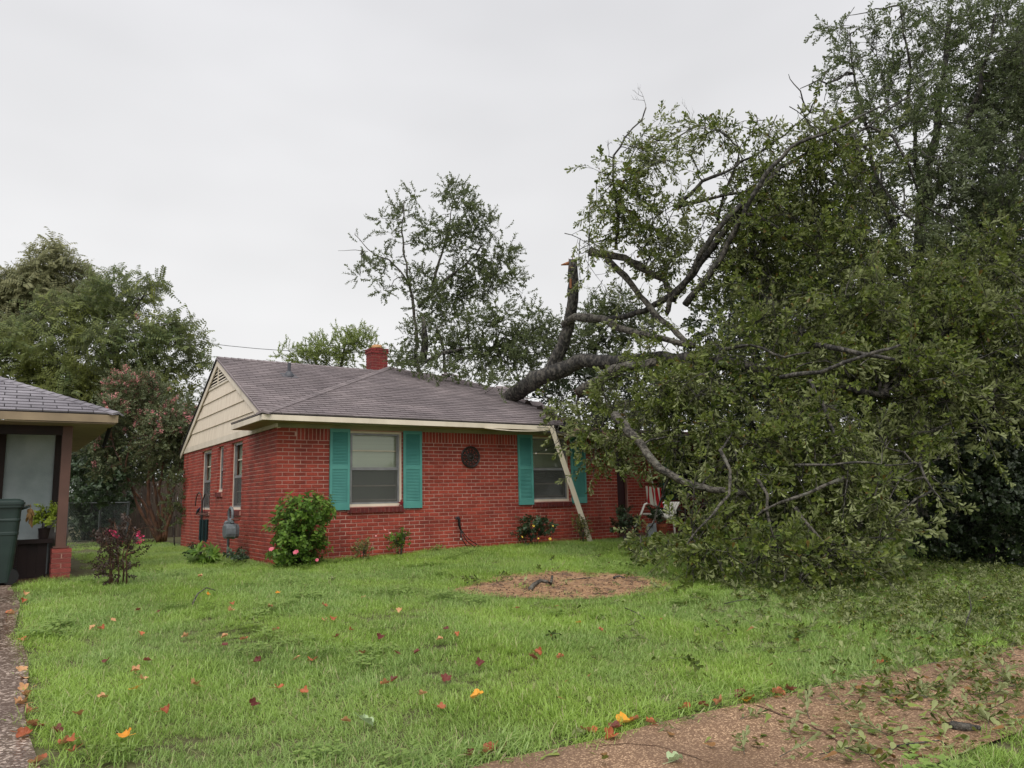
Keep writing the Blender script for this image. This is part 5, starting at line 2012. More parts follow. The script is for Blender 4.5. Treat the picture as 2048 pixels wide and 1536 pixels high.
# second one: a few bright pink flower heads live on the same tree
# dark shrubs behind the carport
db = [(158, 955, 26, 19.6), (196, 985, 26, 19.4), (228, 965, 24, 19.4), (150, 1005, 20, 19.4), (215, 930, 30, 20.5), (175, 900, 30, 21), (180, 920, 42), (170, 985, 42), (215, 960, 34), (238, 1005, 28), (160, 1050, 34), (200, 1050, 26), (150, 900, 32), (225, 915, 30), (190, 1020, 32)]
q5 = P(185, 1090, 23.0)
q5.z = 0
tree("dense_shrub", "tall dark green shrub behind the wire fence and carport post", "shrub", q5, [([q5, P(185, 1000, 23), P(190, 930, 23)], 0.05, 0.02)], px_blobs(db, 23.0, None, dj=0.5, seed=16), L_BUSH, m_bark,
     dens=700, seed=64, gap=(1.0, -0.25), size=1.2, trunk_names=("stem", "stem"))
fb = [(350, 1000, 18, 0, .9), (345, 965, 14, 0, .7), (356, 1030, 16), (340, 1050, 14), (352, 975, 14)]
q6 = P(350, 1080, 18.5)
q6.z = 0
tree("feathery_shrub", "feathery light green shrub at the back corner of the side wall", "shrub", q6, [([q6, P(350, 1020, 18.5)], 0.02, 0.01)], px_blobs(fb, 18.5, None, seed=17), L_TALL, m_bark,
     dens=800, seed=65, size=0.8, trunk_names=("stem", "stem"))
# backdrop behind side yard
bd = [(420, 1020, 50), (140, 960, 60), (230, 1000, 60), (300, 1000, 55), (360, 990, 50), (260, 940, 60), (330, 930, 50), (200, 900, 60), (60, 920, 60), (390, 900, 40), (280, 860, 50), (360, 840, 45), (100, 990, 60), (180, 1040, 50), (260, 1050, 50), (340, 1050, 50), (400, 1000, 50), (400, 950, 50), (420, 850, 30)]
q7 = P(260, 1060, 34)
q7.z = 0
tree("backyard_thicket", "dark thicket deep in the back yard beyond the crape myrtle", "shrub", q7, [([q7, P(262, 950, 34)], 0.1, 0.04)], px_blobs(bd, 34.0, None, dj=1.5, seed=18), L_BACK, m_bark, dens=250, seed=66, size=2.0, gap=(1, -0.5), trunk_names=("stem", "stem"))


# ------------------------------------------------------------------ garden plants
def plant(name, label, cat, px, py, h_px, w_px, lib, dens, seed, d=None, size=0.7, flowers=None, stems=4, base=None, low=False):
    b = base if base is not None else G(px, py)
    d = d or depth_of(b)
    sc = d / F
    H, W = h_px * sc, w_px * sc
    r = random.Random(seed)
    sk = []
    for i in range(stems):
        a = i * 2.4
        sk.append(([b + Vector((0.02 * math.cos(a), 0.02 * math.sin(a), -0.02)), b + Vector((W * 0.15 * math.cos(a), W * 0.15 * math.sin(a), H * 0.45)), b + Vector((W * 0.3 * math.cos(a), W * 0.3 * math.sin(a), H * 0.85))], 0.008, 0.004))
    bl = [(b + Vector((0, 0, H * 0.5)), (W * 0.42, W * 0.42, H * 0.46))]
    if low:
        bl.append((b + Vector((0, 0, H * 0.22)), (W * 0.40, W * 0.40, H * 0.2), 1.4))
    for k in range(7):
        a = k * 0.9 + seed
        bl.append((b + Vector((W * 0.30 * math.cos(a), W * 0.30 * math.sin(a), H * r.uniform(0.3, 0.85))), (W * 0.2, W * 0.2, H * 0.16), 1.2))
    t = tree(name, label, cat, b, sk, bl, lib, m_bark, dens=dens, seed=seed, size=size, limb_r=0.006, gap=(1.0, -0.2), trunk_names=("stem", "stem"), twig_share=0.15, updir=0.5)
    if flowers:
        mat, spots = flowers
        fl = sprig("flower", r, [mat], 'flower').data
        for (fx, fy, s) in spots:
            o = link("flower", fl, t)
            o.matrix_parent_inverse = Matrix.Translation(-b)
            o.location = P(fx, fy, d - W * 0.45)
            o.rotation_euler = (rad(60 + r.uniform(-20, 20)), 0, r.uniform(-0.8, 0.4))
            o.scale = (s, s, s)
    return t


hb = Vector((0.22, -0.56, gz(0.22, -0.56)))
plant("hibiscus_bush", "round bright green hibiscus bush at the near corner of the brick wall", "shrub", 600, 1128, 132, 128, L_HIB, 850, 71, size=0.9, base=hb,
      flowers=(m_pink, ((543, 1099, 0.9), (592, 1105, 1.0), (634, 1120, 0.6))), stems=7, low=True)
plant("variegated_shrub", "small yellow flecked shrub between the hibiscus and the green sapling", "shrub", 685, 1112, 34, 38, L_VARI, 900, 72, size=0.8, base=Vector((1.35, -0.42, gz(1.35, -0.42))))
plant("flowering_plant", "small upright green plant with red buds at the wall below the first window", "plant", 768, 1105, 52, 42, L_HIB, 420, 73, size=0.62, base=Vector((2.05, -0.4, gz(2.05, -0.4))),
      flowers=(m_coral, ((752, 1072, 0.4), (770, 1060, 0.4), (780, 1066, 0.35))))
plant("yellow_rose_bush", "dark green low bush with yellow flowers under the second window", "shrub", 1065, 1090, 56, 84, L_BUSH, 430, 74, size=0.7, base=Vector((4.85, -0.5, gz(4.85, -0.5))),
      flowers=(m_yellowfl, ((1067, 1052, 0.6), (1044, 1074, 0.5), (1100, 1078, 0.65), (1077, 1077, 0.4), (1106, 1052, 0.35))))
plant("variegated_shrub", "upright yellow edged shrub behind the foot of the leaning board", "shrub", 1150, 1085, 58, 40, L_VARI, 800, 75, size=0.85, base=Vector((6.05, -0.45, gz(6.05, -0.45))))
plant("evergreen_shrub", "dark green shrub at the house corner beside the porch", "shrub", 1217, 1080, 62, 62, L_BUSH, 380, 76, size=0.75, base=Vector((7.2, -0.5, gz(7.2, -0.5))))
for i, (px, py, h, w, lib, lab) in enumerate(((418, 1122, 40, 54, L_BUSH, "scruffy dark plant left of the gas meter"), (440, 1130, 34, 46, L_STRAP, "bright green broad leaved plant right under the gas meter"), (474, 1132, 22, 40, L_BUSH, "thin weed growing between the gas meter and the wall corner"))):
    b = (Vector((-0.75, 1.9, 0)), Vector((-0.85, 0.95, 0)), Vector((-0.35, 0.75, 0)))[i]
    plant("garden_plant", lab, "plant", px, py, h, w, lib, 420 if i != 1 else 300, 80 + i, size=0.7, base=b, d=depth_of(b))
# purple leaved young crape with pink heads on the lawn
sb2 = G(236, 1170)
sc = depth_of(sb2) / F
d2 = depth_of(sb2)
pb = [(232, 1140, 24, d2, 1.1, .0), (245, 1110, 22, d2, 1, .05), (222, 1100, 20, d2, 1, .05), (236, 1070, 22, d2, .9, .1), (212, 1085, 14, d2, .7, .3), (258, 1090, 16, d2, .8, .25), (265, 1055, 10, d2, .5, .3), (205, 1098, 9, d2, .5, .6), (268, 1104, 9, d2, .5, .6), (230, 1045, 12, d2, .5, .1), (262, 1040, 8, d2, .4, .5)]
tree("purple_shrub", "young dark purple crape myrtle shrub with deep pink flowers on the lawn", "shrub", sb2, [([sb2 + Vector((dx, dy, -0.02)), P(236 + 160 * dx, 1110, d2), P(236 + 330 * dx, 1065, d2)], 0.012, 0.005) for dx, dy in ((0, 0), (0.06, 0.02), (-0.06, 0.02), (0.1, -0.03), (-0.09, 0.03))],
     px_blobs(pb, d2, None, seed=19), L_PURPLE, m_bark_red, dens=800, seed=67, size=0.62, gap=(1, -0.15), trunk_names=("stem", "stem"), blossoms=0.1, bloss_lib=L_HOT, updir=0.5)


# ------------------------------------------------------------------ the neighbour's carport
CX1, CY1, CZ1, CSL = -2.45, -0.61, 2.30, 0.43
carport = thing("carport", "neighbour's carport with grey hip roof, brown post and brick pier", "carport", (-3.03, 0.0, 0.0))
cw = [Vector((-9.5, CY1, CZ1)), Vector((CX1, CY1, CZ1)), Vector((CX1 - 3.2, CY1 + 3.2, CZ1 + CSL * 3.2)), Vector((-9.5, CY1 + 3.2, CZ1 + CSL * 3.2))]
ce = [Vector((CX1, CY1, CZ1)), Vector((CX1, CY1 + 6.4, CZ1)), Vector((CX1 - 3.2, CY1 + 3.2, CZ1 + CSL * 3.2))]
cf1 = Face(cw[0], (1, 0, 0), (0, 1, CSL), cw)
cf2 = Face(ce[0], (0, 1, 0), (-1, 0, CSL), ce)
cf1 = Face(Vector((CX1, CY1, CZ1)), (-1, 0, 0), (0, 1, CSL), cw)
mb = MB()
for fc in (cf1, cf2):
    mb.prism([fc.at(u, v, -0.005) for u, v in fc.poly], -fc.n * 0.03)
croof = mb.build("roof", m_deck, carport)
cst = MB()
rc = random.Random(15)
csing = []
for fc in (cf1, cf2):
    for (u, v, lift) in shingle_face(fc, croof, m_grey_shingle, tab=0.305, exp=0.138, stuff_mb=cst, budget=1, rnd=rc):
        p = fc.at(u + 0.15, v + 0.07)
        dv = (CAM - p)
        csing.append((-abs(dv.normalized().dot(fc.n)) / dv.length_squared + (0 if p.x > -5.2 else 5), id(fc), u, v, lift, fc))
csing.sort(key=lambda q: q[:4])
ctab = {id(fc): tab_mesh(fc, 0.305, 0.138, m_grey_shingle) for fc in (cf1, cf2)}
for i, (s, _, u, v, lift, fc) in enumerate(csing):
    if s > 0:
        continue
    if i < 280:
        o = link("shingle", ctab[id(fc)], croof)
        o.location = fc.at(u + 0.005, v, lift * 0.7)
    else:
        b = len(cst.v)
        base = fc.at(u + 0.005, v, lift)
        cst.v += [tuple(base + q.co) for q in ctab[id(fc)].vertices]
        for pl in ctab[id(fc)].polygons:
            cst.f.append(tuple(b + k for k in pl.vertices))
            cst.m.append(0)
cst.build("shingles", m_grey_shingle, croof, "stuff")
dch = Vector((-1, 1, CSL)).normalized()
capc = caps((CX1, CY1, CZ1), (CX1 - 3.2, CY1 + 3.2, CZ1 + CSL * 3.2), down_side(cf1.n, dch, Vector((-1, -1, 0))), down_side(cf2.n, dch, Vector((1, 1, 0))), w=0.11)
for q in capc:
    q.build("cap_shingle", m_grey_shingle, croof)
m_eave = M("tan eave paint", c(150, 132, 106), 0.6, c(128, 112, 90), nscale=3)
mb = MB()
mb.box((-9.5, CY1 + 0.003, CZ1 - 0.125), (CX1 - 0.002, CY1 + 0.028, CZ1 - 0.018))
mb.box((CX1 - 0.028, CY1 + 0.029, CZ1 - 0.125), (CX1 - 0.003, CY1 + 6.4, CZ1 - 0.018))
mb.build("fascia", m_eave, carport)
mb = MB()
mb.box((-9.5, CY1 + 0.03, CZ1 - 0.145), (CX1 - 0.03, CY1 + 6.4, CZ1 - 0.13))
mb.build("soffit", m_eave, carport)
mb = MB()
mb.box((-9.5, -0.06, CZ1 - 0.27), (-2.97, 0.06, CZ1 - 0.147))
mb.build("beam", m_darkbrown, carport)
mb = MB()
mb.box((-3.09, -0.065, 0.46), (-2.965, 0.065, CZ1 - 0.147))
mb.build("post", m_brown, carport)
mb = MB()
mb.box((-3.125, -0.115, -0.05), (-2.905, 0.115, 0.425))
pier = mb.build("brick_pier", m_mortar, carport)
m_pierbrick = M("faded pier brick", c(150, 72, 64), 0.75, c(120, 58, 54), nscale=8, rand=0.14, bump=0.5)
mb = MB()
for k in range(7):
    z = -0.03 + k * 0.067
    halves = ((-3.135, -2.895),) if k % 2 == 0 else ((-3.135, -3.022), (-3.010, -2.895))
    for a, b in halves:
        for (ya, yb) in ((-0.125, 0.0), (0.004, 0.125)):
            m2 = MB()
            j = R.uniform(-0.004, 0.004)
            m2.box((a + j, ya, z), (b + j, yb, z + 0.057))
            m2.build("brick", m_pierbrick, pier)
mb = MB()
mb.box((-3.12, -0.09, 0.437), (-2.92, 0.09, 0.46))
mb.build("post_base", m_brown, carport)
# low dark board wall with a ledge, carport floor, back walls
for k in range(9):
    mb = MB()
    x0 = -4.25 + k * 0.12
    mb.box((x0, 0.30 + (k % 2) * 0.006, -0.02), (x0 + 0.119, 0.335, 0.50))
    mb.build("wall_board", m_darkbrown, carport)
mb = MB()
mb.box((-4.3, 0.25, 0.502), (-3.10, 0.42, 0.56))
mb.build("ledge", m_darkbrown, carport)
mb = MB()
mb.box((-9.5, -0.3, -0.1), (-2.9, 5.6, 0.022))
mb.build("carport_floor", m_floor, carport)
mb = MB()
mb.box((-3.75, 0.95, 0.0), (-3.12, 1.0, 2.14))
mb.build("wall_panel", m_palepanel, carport)
mb = MB()
mb.box((-3.95, 0.90, 0.0), (-3.752, 1.05, 2.14))
mb.box((-3.118, 0.92, 0.0), (-3.03, 1.0, 2.14))
mb.build("door_frame", m_darkbrown, carport)
mb = MB()
mb.box((-3.027, 0.95, 0.0), (on(1, 1.05, 127, 950).x, 1.05, 2.14))
mb.build("end_panel", M("dark taupe wall paint", c(74, 64, 58), 0.7, c(60, 52, 48), nscale=2), carport)
mb = MB()
mb.box((-9.5, 3.0, 0.0), (-3.0, 3.1, 2.14))
mb.build("back_wall", m_darkbrown, carport)
# broken end of gutter strap hanging at the corner
mb = MB()
mb.tube([(CX1 - 0.02, CY1 + 0.5, CZ1 - 0.05), (CX1 - 0.03, CY1 + 0.75, CZ1 - 0.16), (CX1 - 0.06, CY1 + 0.95, CZ1 - 0.36), (CX1 - 0.08, CY1 + 0.95, CZ1 - 0.42)], [0.03, 0.03, 0.025, 0.02], 6)
mb.build("gutter_end", m_dark, carport)

# things in the carport
gc = Vector((-3.05, 0.72, 0.022))
cov = thing("barbecue_grill", "round grey covered grill beside the brown carport post", "grill", gc)
mb = MB()
mb.lathe(gc + Vector((-0.03, 0, 0.0)), [(0.05, 0.0), (0.05, 0.45), (0.17, 0.48), (0.20, 0.56), (0.19, 0.66), (0.14, 0.75), (0.06, 0.79), (0.0, 0.80)], 20)
mb.build("lid", M("grey grill cover", c(110, 106, 106), 0.6), cov, smooth_=True)
mb = MB()
mb.box(gc + Vector((-0.03, -0.21, 0.62)), gc + Vector((-0.018, -0.195, 0.74)))
mb.build("handle", m_white, cov)
pl = Vector((-3.30, 0.62, 0.022))
yp = plant("potted_plant", "lime green potted plant on the ledge in front of the pale carport panel", "plant", 85, 1075, 46, 34, L_NEON, 900, 90, size=0.6, base=Vector((-3.22, 0.34, 0.70)), d=12.6)
mb = MB()
mb.lathe(Vector((-3.22, 0.34, 0.562)), [(0.055, 0.0), (0.075, 0.13), (0.08, 0.15), (0.065, 0.15)], 14)
mb.build("pot", m_darkbrown, yp)

# wheeled bin
bn = Vector((-3.83, -0.32, 0.03))
wb = thing("wheeled_bin", "dark green wheeled rubbish bin with domed lid beside the carport", "bin", bn)
def ring(z, w, d, ox=0.0):
    return [(bn.x + ox + sx * w, bn.y + sy * d, bn.z + z) for sx, sy in ((-1, -1), (1, -1), (1, 1), (-1, 1))]
def rrect(z, w, d, r=0.07, n=5):
    pts = []
    for (cx_, cy_, a0) in ((w - r, d - r, 0), (-(w - r), d - r, 90), (-(w - r), -(d - r), 180), (w - r, -(d - r), 270)):
        for k in range(n):
            a = rad(a0 + 90 * k / (n - 1))
            pts.append((bn.x + cx_ + r * math.cos(a), bn.y + cy_ + r * math.sin(a), bn.z + z))
    return pts
def loft(mb, rings):
    n = len(rings[0])
    b = len(mb.v)
    for q in rings:
        mb.v += q
    for i in range(len(rings) - 1):
        for k in range(n):
            k2 = (k + 1) % n
            mb.f.append((b + i * n + k, b + i * n + k2, b + (i + 1) * n + k2, b + (i + 1) * n + k))
            mb.m.append(0)
    mb.f.append(tuple(b + k for k in range(n - 1, -1, -1)))
    mb.f.append(tuple(b + (len(rings) - 1) * n + k for k in range(n)))
    mb.m += [0, 0]
mb = MB()
loft(mb, [rrect(0.02, 0.235, 0.24), rrect(0.30, 0.255, 0.26), rrect(0.62, 0.278, 0.28), rrect(0.63, 0.284, 0.286), rrect(0.66, 0.284, 0.286), rrect(0.67, 0.281, 0.283), rrect(0.80, 0.29, 0.29), rrect(0.81, 0.297, 0.297), rrect(0.83, 0.297, 0.297), rrect(0.84, 0.292, 0.292), rrect(0.98, 0.30, 0.30), rrect(0.985, 0.325, 0.325), rrect(1.02, 0.325, 0.325)])
mb.build("body", m_bin, wb, smooth_=False)
mb = MB()
loft(mb, [rrect(1.022, 0.335, 0.335), rrect(1.05, 0.335, 0.335), rrect(1.055, 0.32, 0.32), rrect(1.075, 0.315, 0.315), rrect(1.095, 0.27, 0.27), rrect(1.10, 0.20, 0.2)])
mb.build("lid", m_bin, wb)
mb = MB()
mb.tube([bn + Vector((0.30, 0.05, 0.96)), bn + Vector((0.40, 0.05, 1.0)), bn + Vector((0.40, 0.25, 1.0)), bn + Vector((0.30, 0.25, 0.96))], 0.016, 8)
mb.build("handle", m_bin, wb)
for sx in (-0.2, 0.2):
    mb = MB()
    mb.tube([bn + Vector((0.19 + 0.03, sx - 0.03, 0.09)), bn + Vector((0.22, sx + 0.03, 0.09))], 0.10, 16)
    mb.build("wheel", m_black, wb)
dp = bn + Vector((0.40, 0.0, 0.97))
df = thing("dried_flowers", "withered tan bunch of flowers hanging beside the bin lid", "flowers", dp)
mb = MB()
rd = random.Random(3)
for k in range(16):
    add_leaf(mb, dp + Vector((rd.uniform(-0.02, 0.02), rd.uniform(-0.03, 0.03), rd.uniform(-0.16, 0.02))), (rd.uniform(-0.4, 0.4), rd.uniform(-0.4, 0.4), -1), (0, -1, 0), rd.uniform(0.06, 0.13), 0.035, OVATE, 0.4, 0.2)
mb.tube([dp + Vector((-0.08, 0.05, 0.03)), dp + Vector((0.0, 0, 0.05)), dp + Vector((0.01, 0, -0.1))], 0.004, 4)
mb.build("flower_heads", leaf_mat("dried tan petals", c(166, 132, 84), c(128, 96, 60), None, 0.8, 0.2), df)

# ------------------------------------------------------------------ fences in the side yard
cf = thing("wire_fence", "low chain link fence between the carport and the back yard", "fence", (-1.7, 10.0, 0.0))
fa, fb_ = Vector((-3.2, 7.8, 0.0)), Vector((-0.6, 12.2, 0.0))
fl_ = (fb_ - fa).length
fd = (fb_ - fa).normalized()
for k in range(4):
    p = fa.lerp(fb_, k / 3)
    mb = MB()
    mb.tube([p, p + Vector((0, 0, 1.14))], 0.03, 8)
    mb.build("fence_post", m_wire, cf)
mb = MB()
mb.tube([fa + Vector((0, 0, 1.1)), fb_ + Vector((0, 0, 1.1))], 0.02, 6)
mb.build("top_rail", m_wire, cf)
mb = MB()
st = 0.085
n = int(fl_ / st)
H = 1.06
for k in range(-12, n):
    for sg in (1, -1):
        u0 = k * st
        u1 = u0 + H
        z0, z1 = (0.03, 0.03 + H) if sg > 0 else (0.03 + H, 0.03)
        if u0 < 0:
            z0 += (z1 - z0) * (-u0) / H
            u0 = 0
        if u1 > fl_:
            z1 = z0 + (z1 - z0) * (fl_ - u0) / (u1 - u0)
            u1 = fl_
        if u1 > u0 + 0.02:
            mb.tube([fa + fd * u0 + Vector((0, 0, z0)), fa + fd * u1 + Vector((0, 0, z1))], 0.0032, 3, cap=False)
mb.build("wire_mesh", m_wire, cf, "stuff")
wf = thing("wooden_fence", "old dark board fence behind the crape myrtle trunks", "fence", (0.6, 13.5, 0.0))
rf = random.Random(2)
wa, wb_ = Vector((-1.6, 14.2, 0.0)), Vector((3.0, 13.0, 0.0))
wd = (wb_ - wa).normalized()
for k in range(32):
    p = wa + wd * (k * 0.148)
    h = 1.75 + rf.uniform(-0.04, 0.04)
    q = wd * 0.138
    t_ = Vector((0, 0.02, 0))
    mb = MB()
    mb.hexa([p, p + q, p + q + t_, p + t_, p + Vector((0, 0, h)), p + q + Vector((0, 0, h)), p + q + t_ + Vector((0, 0, h)), p + t_ + Vector((0, 0, h))])
    mb.build("fence_board", m_fence, wf)
for z in (0.4, 1.4):
    mb = MB()
    mb.hexa([wa + Vector((0, 0.03, z)), wb_ + Vector((0, 0.03, z)), wb_ + Vector((0, 0.07, z)), wa + Vector((0, 0.07, z)), wa + Vector((0, 0.03, z + 0.09)), wb_ + Vector((0, 0.03, z + 0.09)), wb_ + Vector((0, 0.07, z + 0.09)), wa + Vector((0, 0.07, z + 0.09))])
    mb.build("fence_rail", m_fence, wf)

# ------------------------------------------------------------------ things on and beside the house
# iron medallion
mc = Vector((3.72, -0.012, 1.79))
med = thing("wall_medallion", "round black openwork iron medallion on the brick wall between the windows", "wall ornament", mc)
def circ(cn, r, n=28, a0=0, a1=360, y=0):
    return [Vector((cn.x + r * math.cos(rad(a0 + (a1 - a0) * k / n)), cn.y + y, cn.z + r * math.sin(rad(a0 + (a1 - a0) * k / n)))) for k in range(n + 1)]
for r_, w in ((0.195, 0.016), (0.125, 0.009), (0.07, 0.012)):
    mb = MB()
    mb.tube(circ(mc, r_, y=-0.012), w, 6, cap=False)
    mb.build("ring", m_iron, med)
mb = MB()
mb.lathe((0, 0, 0), [(0.045, 0.0), (0.045, 0.012), (0.03, 0.025), (0.012, 0.032)], 14)
mb.v = [(mc.x + x, mc.y - z - 0.004, mc.z + y) for x, y, z in mb.v]
mb.build("boss", m_iron, med)
for k in range(12):
    a = rad(k * 30)
    d = Vector((math.cos(a), 0, math.sin(a)))
    s = Vector((-math.sin(a), 0, math.cos(a)))
    mb = MB()
    y_ = Vector((0, -0.012, 0))
    mb.tube([mc + y_ + d * 0.04, mc + y_ + d * 0.075 + s * 0.012, mc + y_ + d * 0.11 + s * 0.028, mc + y_ + d * 0.15 + s * 0.03, mc + y_ + d * 0.178, mc + y_ + d * 0.15 - s * 0.03, mc + y_ + d * 0.11 - s * 0.028, mc + y_ + d * 0.075 - s * 0.012, mc + y_ + d * 0.04], 0.0085, 5)
    mb.tube(circ(mc + d * 0.158 + s * 0.042, 0.018, 10, y=-0.012), 0.007, 4, cap=False)
    mb.build("scroll", m_iron, med)

# red star left on the window sill
st_c = Vector((2.245, -0.03, 0.945))
mb = MB()
pts = []
for k in range(10):
    a = rad(90 + 36 * k)
    rr0 = 0.065 if k % 2 == 0 else 0.026
    pts.append(st_c + Vector((rr0 * math.cos(a), -0.008 * (k % 2), rr0 * math.sin(a))))
mb.prism(pts, (0, 0.014, 0))
tag(mb.build("star_ornament", M("dark red painted star", c(120, 24, 34), 0.5)), "small red star ornament on the sill corner of the first window", "ornament")

# hose at the wall tap
hp = on(1, -0.03, 913, 1036)
hose = thing("garden_hose", "black hose hanging from the wall tap down to the grass", "hose", hp)
mb = MB()
mb.tube([hp + Vector((0, 0.03, 0)), hp + Vector((0, -0.05, 0.0))], 0.018, 8)
mb.tube([hp + Vector((0, -0.05, -0.03)), hp + Vector((0, -0.05, 0.03))], 0.024, 8)
mb.build("tap", m_lead, hose)
mb = MB()
mb.tube([hp + Vector((0.0, -0.06, 0.015)), hp + Vector((0.015, -0.07, -0.03)), hp + Vector((0.02, -0.07, -0.14)), hp + Vector((0.06, -0.06, -0.24)), hp + Vector((0.06, -0.05, -0.36))], [0.026, 0.028, 0.024, 0.016, 0.012], 8)
mb.build("hose_neck", m_hose, hose)
for dx, ln in ((0.30, 0.0), (0.42, 0.02), (0.14, 0.01)):
    mb = MB()
    e_ = hp + Vector((dx, -0.16, 0))
    e_.z = gz(e_.x, e_.y) + 0.03
    a = hp + Vector((0.05, -0.06, -0.2))
    mid = a.lerp(e_, 0.5) + Vector((-0.04, -0.02, -0.05 + ln))
    mb.tube([a, a.lerp(mid, 0.6) + Vector((-0.01, 0, 0)), mid, mid.lerp(e_, 0.5), e_], 0.0085, 6)
    mb.build("hose_loop", m_hose, hose)
mb = MB()
mb.lathe(hp + Vector((0.045, -0.075, -0.40)), [(0.014, 0.0), (0.014, 0.03)], 8)
mb.build("hose_fitting", m_white, hose)

# board of fascia broken off and leaning
bt, bb = Vector((5.30, EY0 - 0.035, EZ - 0.03)), Vector((6.30, -0.42, gz(6.3, -0.42) - 0.02))
dv = (bb - bt).normalized()
sd = dv.cross((bt - CAM).normalized()).normalized()
if sd.x < 0:
    sd = -sd
nn = dv.cross(sd)
mb = MB()
hw = 0.050
mb.hexa([bb - sd * hw - nn * 0.012, bb + sd * hw - nn * 0.012, bb + sd * hw + nn * 0.012, bb - sd * hw + nn * 0.012, bt - sd * hw - nn * 0.012, bt + sd * hw - nn * 0.012, bt + sd * hw + nn * 0.012, bt - sd * hw + nn * 0.012])
tag(mb.build("leaning_board", M("pale cream board", c(250, 238, 222), 0.6, c(240, 224, 206), nscale=6, stretch=(1, 1, 0.2))), "long pale board torn from the eave, leaning down to the grass", "board")
# string of small lights hanging from the eave
mb = MB()
sl0 = Vector((5.1, EY0 - 0.05, EZ - 0.62))
lw = [P(1072, 905, 14.9), P(1092, 898, 14.9), P(1112, 887, 14.8), P(1130, 872, 14.8), P(1140, 855, 14.7)]
mb.tube(lw, 0.004, 4)
mb.tube([P(985, 848, 15.1), P(1020, 852, 15.1), P(1060, 853, 15.1), P(1100, 856, 15.0)], 0.004, 4)
wire = mb.build("light_string", m_black)
tag(wire, "thin string of lights hanging under the broken eave corner", "string lights")
for p in lw[:4]:
    mb = MB()
    mb.lathe(p + Vector((0, 0, -0.035)), [(0.004, 0), (0.011, 0.012), (0.006, 0.03)], 6)
    mb.build("bulb", m_white, wire)

# gas meter
gm = Vector((-0.32, 1.55, 0.0))
gas = thing("gas_meter", "grey gas meter on bent pipes beside the side wall", "gas meter", gm)
mb = MB()
cc = gm + Vector((0, 0, 0.52))
rings = []
for x, w, h in ((-0.115, 0.13, 0.10), (-0.10, 0.16, 0.13), (0.03, 0.165, 0.135), (0.035, 0.175, 0.145), (0.05, 0.175, 0.145), (0.055, 0.165, 0.135), (0.11, 0.15, 0.12)):
    q = []
    for k in range(18):
        a = 2 * math.pi * k / 18
        sx, sz = math.cos(a), math.sin(a)
        s_ = (abs(sx) ** 3 + abs(sz) ** 3) ** (-1 / 3)
        q.append((cc.x + x * 1.0, cc.y + w * sx * s_, cc.z + h * sz * s_))
    rings.append(q)
loft(mb, rings)
mb.build("body", m_pipe, gas)
mb = MB()
mb.tube([gm + Vector((0.02, 0.24, -0.05)), gm + Vector((0.02, 0.24, 0.80))], 0.024, 8)
mb.tube([gm + Vector((0.02, 0.24, 0.80))] + [gm + Vector((0.02, 0.24 - 0.13 + 0.13 * math.cos(a), 0.80 + 0.13 * math.sin(a))) for a in np.linspace(0.2, math.pi, 8)] + [gm + Vector((0.02, -0.02, 0.64))], 0.026, 8)
mb.build("pipe", m_pipe, gas)
mb = MB()
mb.tube([gm + Vector((0.0, 0.28, 0.66)), gm + Vector((0.0, -0.10, 0.69))], 0.034, 8)
mb.lathe(gm + Vector((0.0, 0.26, 0.60)), [(0.045, 0.0), (0.06, 0.03), (0.06, 0.07), (0.03, 0.1)], 12)
mb.lathe(gm + Vector((0.0, 0.0, 0.66)), [(0.04, 0.0), (0.045, 0.05), (0.03, 0.09)], 10)
mb.build("regulator", m_pipe, gas)
mb = MB()
mb.tube([gm + Vector((0.0, 0.0, 0.72)), gm + Vector((0.05, -0.36, 0.72))], 0.017, 8)
mb.build("cross_pipe", m_rust, gas)
mb = MB()
mb.tube([gm + Vector((0.02, 0.36, 0.58)), gm + Vector((0.0, 0.22, 0.60))], 0.02, 8)
mb.lathe(gm + Vector((-0.02, 0.35, 0.55)), [(0.03, 0.0), (0.03, 0.06)], 10)
mb.build("valve", m_pipe, gas)

# shepherd hook with wind chimes
sh = Vector((-0.65, 2.35, 0.0))
hk = thing("garden_hook", "thin black double shepherd hook beside the side wall", "garden hook", sh)
for sg, h in ((1, 1.22), (-1, 1.20), (0, 1.18)):
    mb = MB()
    y0 = sh.y + 0.035 * sg
    pts = [Vector((sh.x, y0, -0.05)), Vector((sh.x, y0, 0.6)), Vector((sh.x, y0, h - 0.2))]
    if sg:
        pts += [Vector((sh.x, y0 + sg * (0.26 - 0.26 * math.cos(a)), h - 0.2 + 0.2 * math.sin(a))) for a in np.linspace(0.25, math.pi, 9)]
        pts.append(pts[-1] + Vector((0, sg * 0.03, -0.05)))
    mb.tube(pts, 0.0105, 6)
    mb.build("hook_rod", m_iron, hk)
wc = sh + Vector((0, -0.20, 0.82))
wch = thing("wind_chime", "wind chime with dark green tubes hanging from the black garden hook", "wind chime", wc)
mb = MB()
mb.lathe(wc + Vector((0, 0, 0.0)), [(0.085, 0), (0.085, 0.016)], 16)
mb.build("top_disc", M("brown chime disc", c(110, 84, 74), 0.6), wch)
for k in range(6):
    a = k * math.pi / 3
    o = wc + Vector((0.062 * math.cos(a), 0.062 * math.sin(a), 0))
    mb = MB()
    mb.tube([o + Vector((0, 0, -0.09)), o + Vector((0, 0, -0.46 - 0.02 * (k % 3)))], 0.019, 10)
    mb.tube([o + Vector((0, 0, -0.09)), o], 0.002, 4)
    mb.build("chime_tube", m_chime, wch)
mb = MB()
mb.tube([wc, wc + Vector((0, 0, 0.2)), wc + Vector((0, -0.01, 0.33))], 0.003, 4)
mb.build("cord", m_black, wch)
bb_ = sh + Vector((0, 0.33, 0.88))
mb = MB()
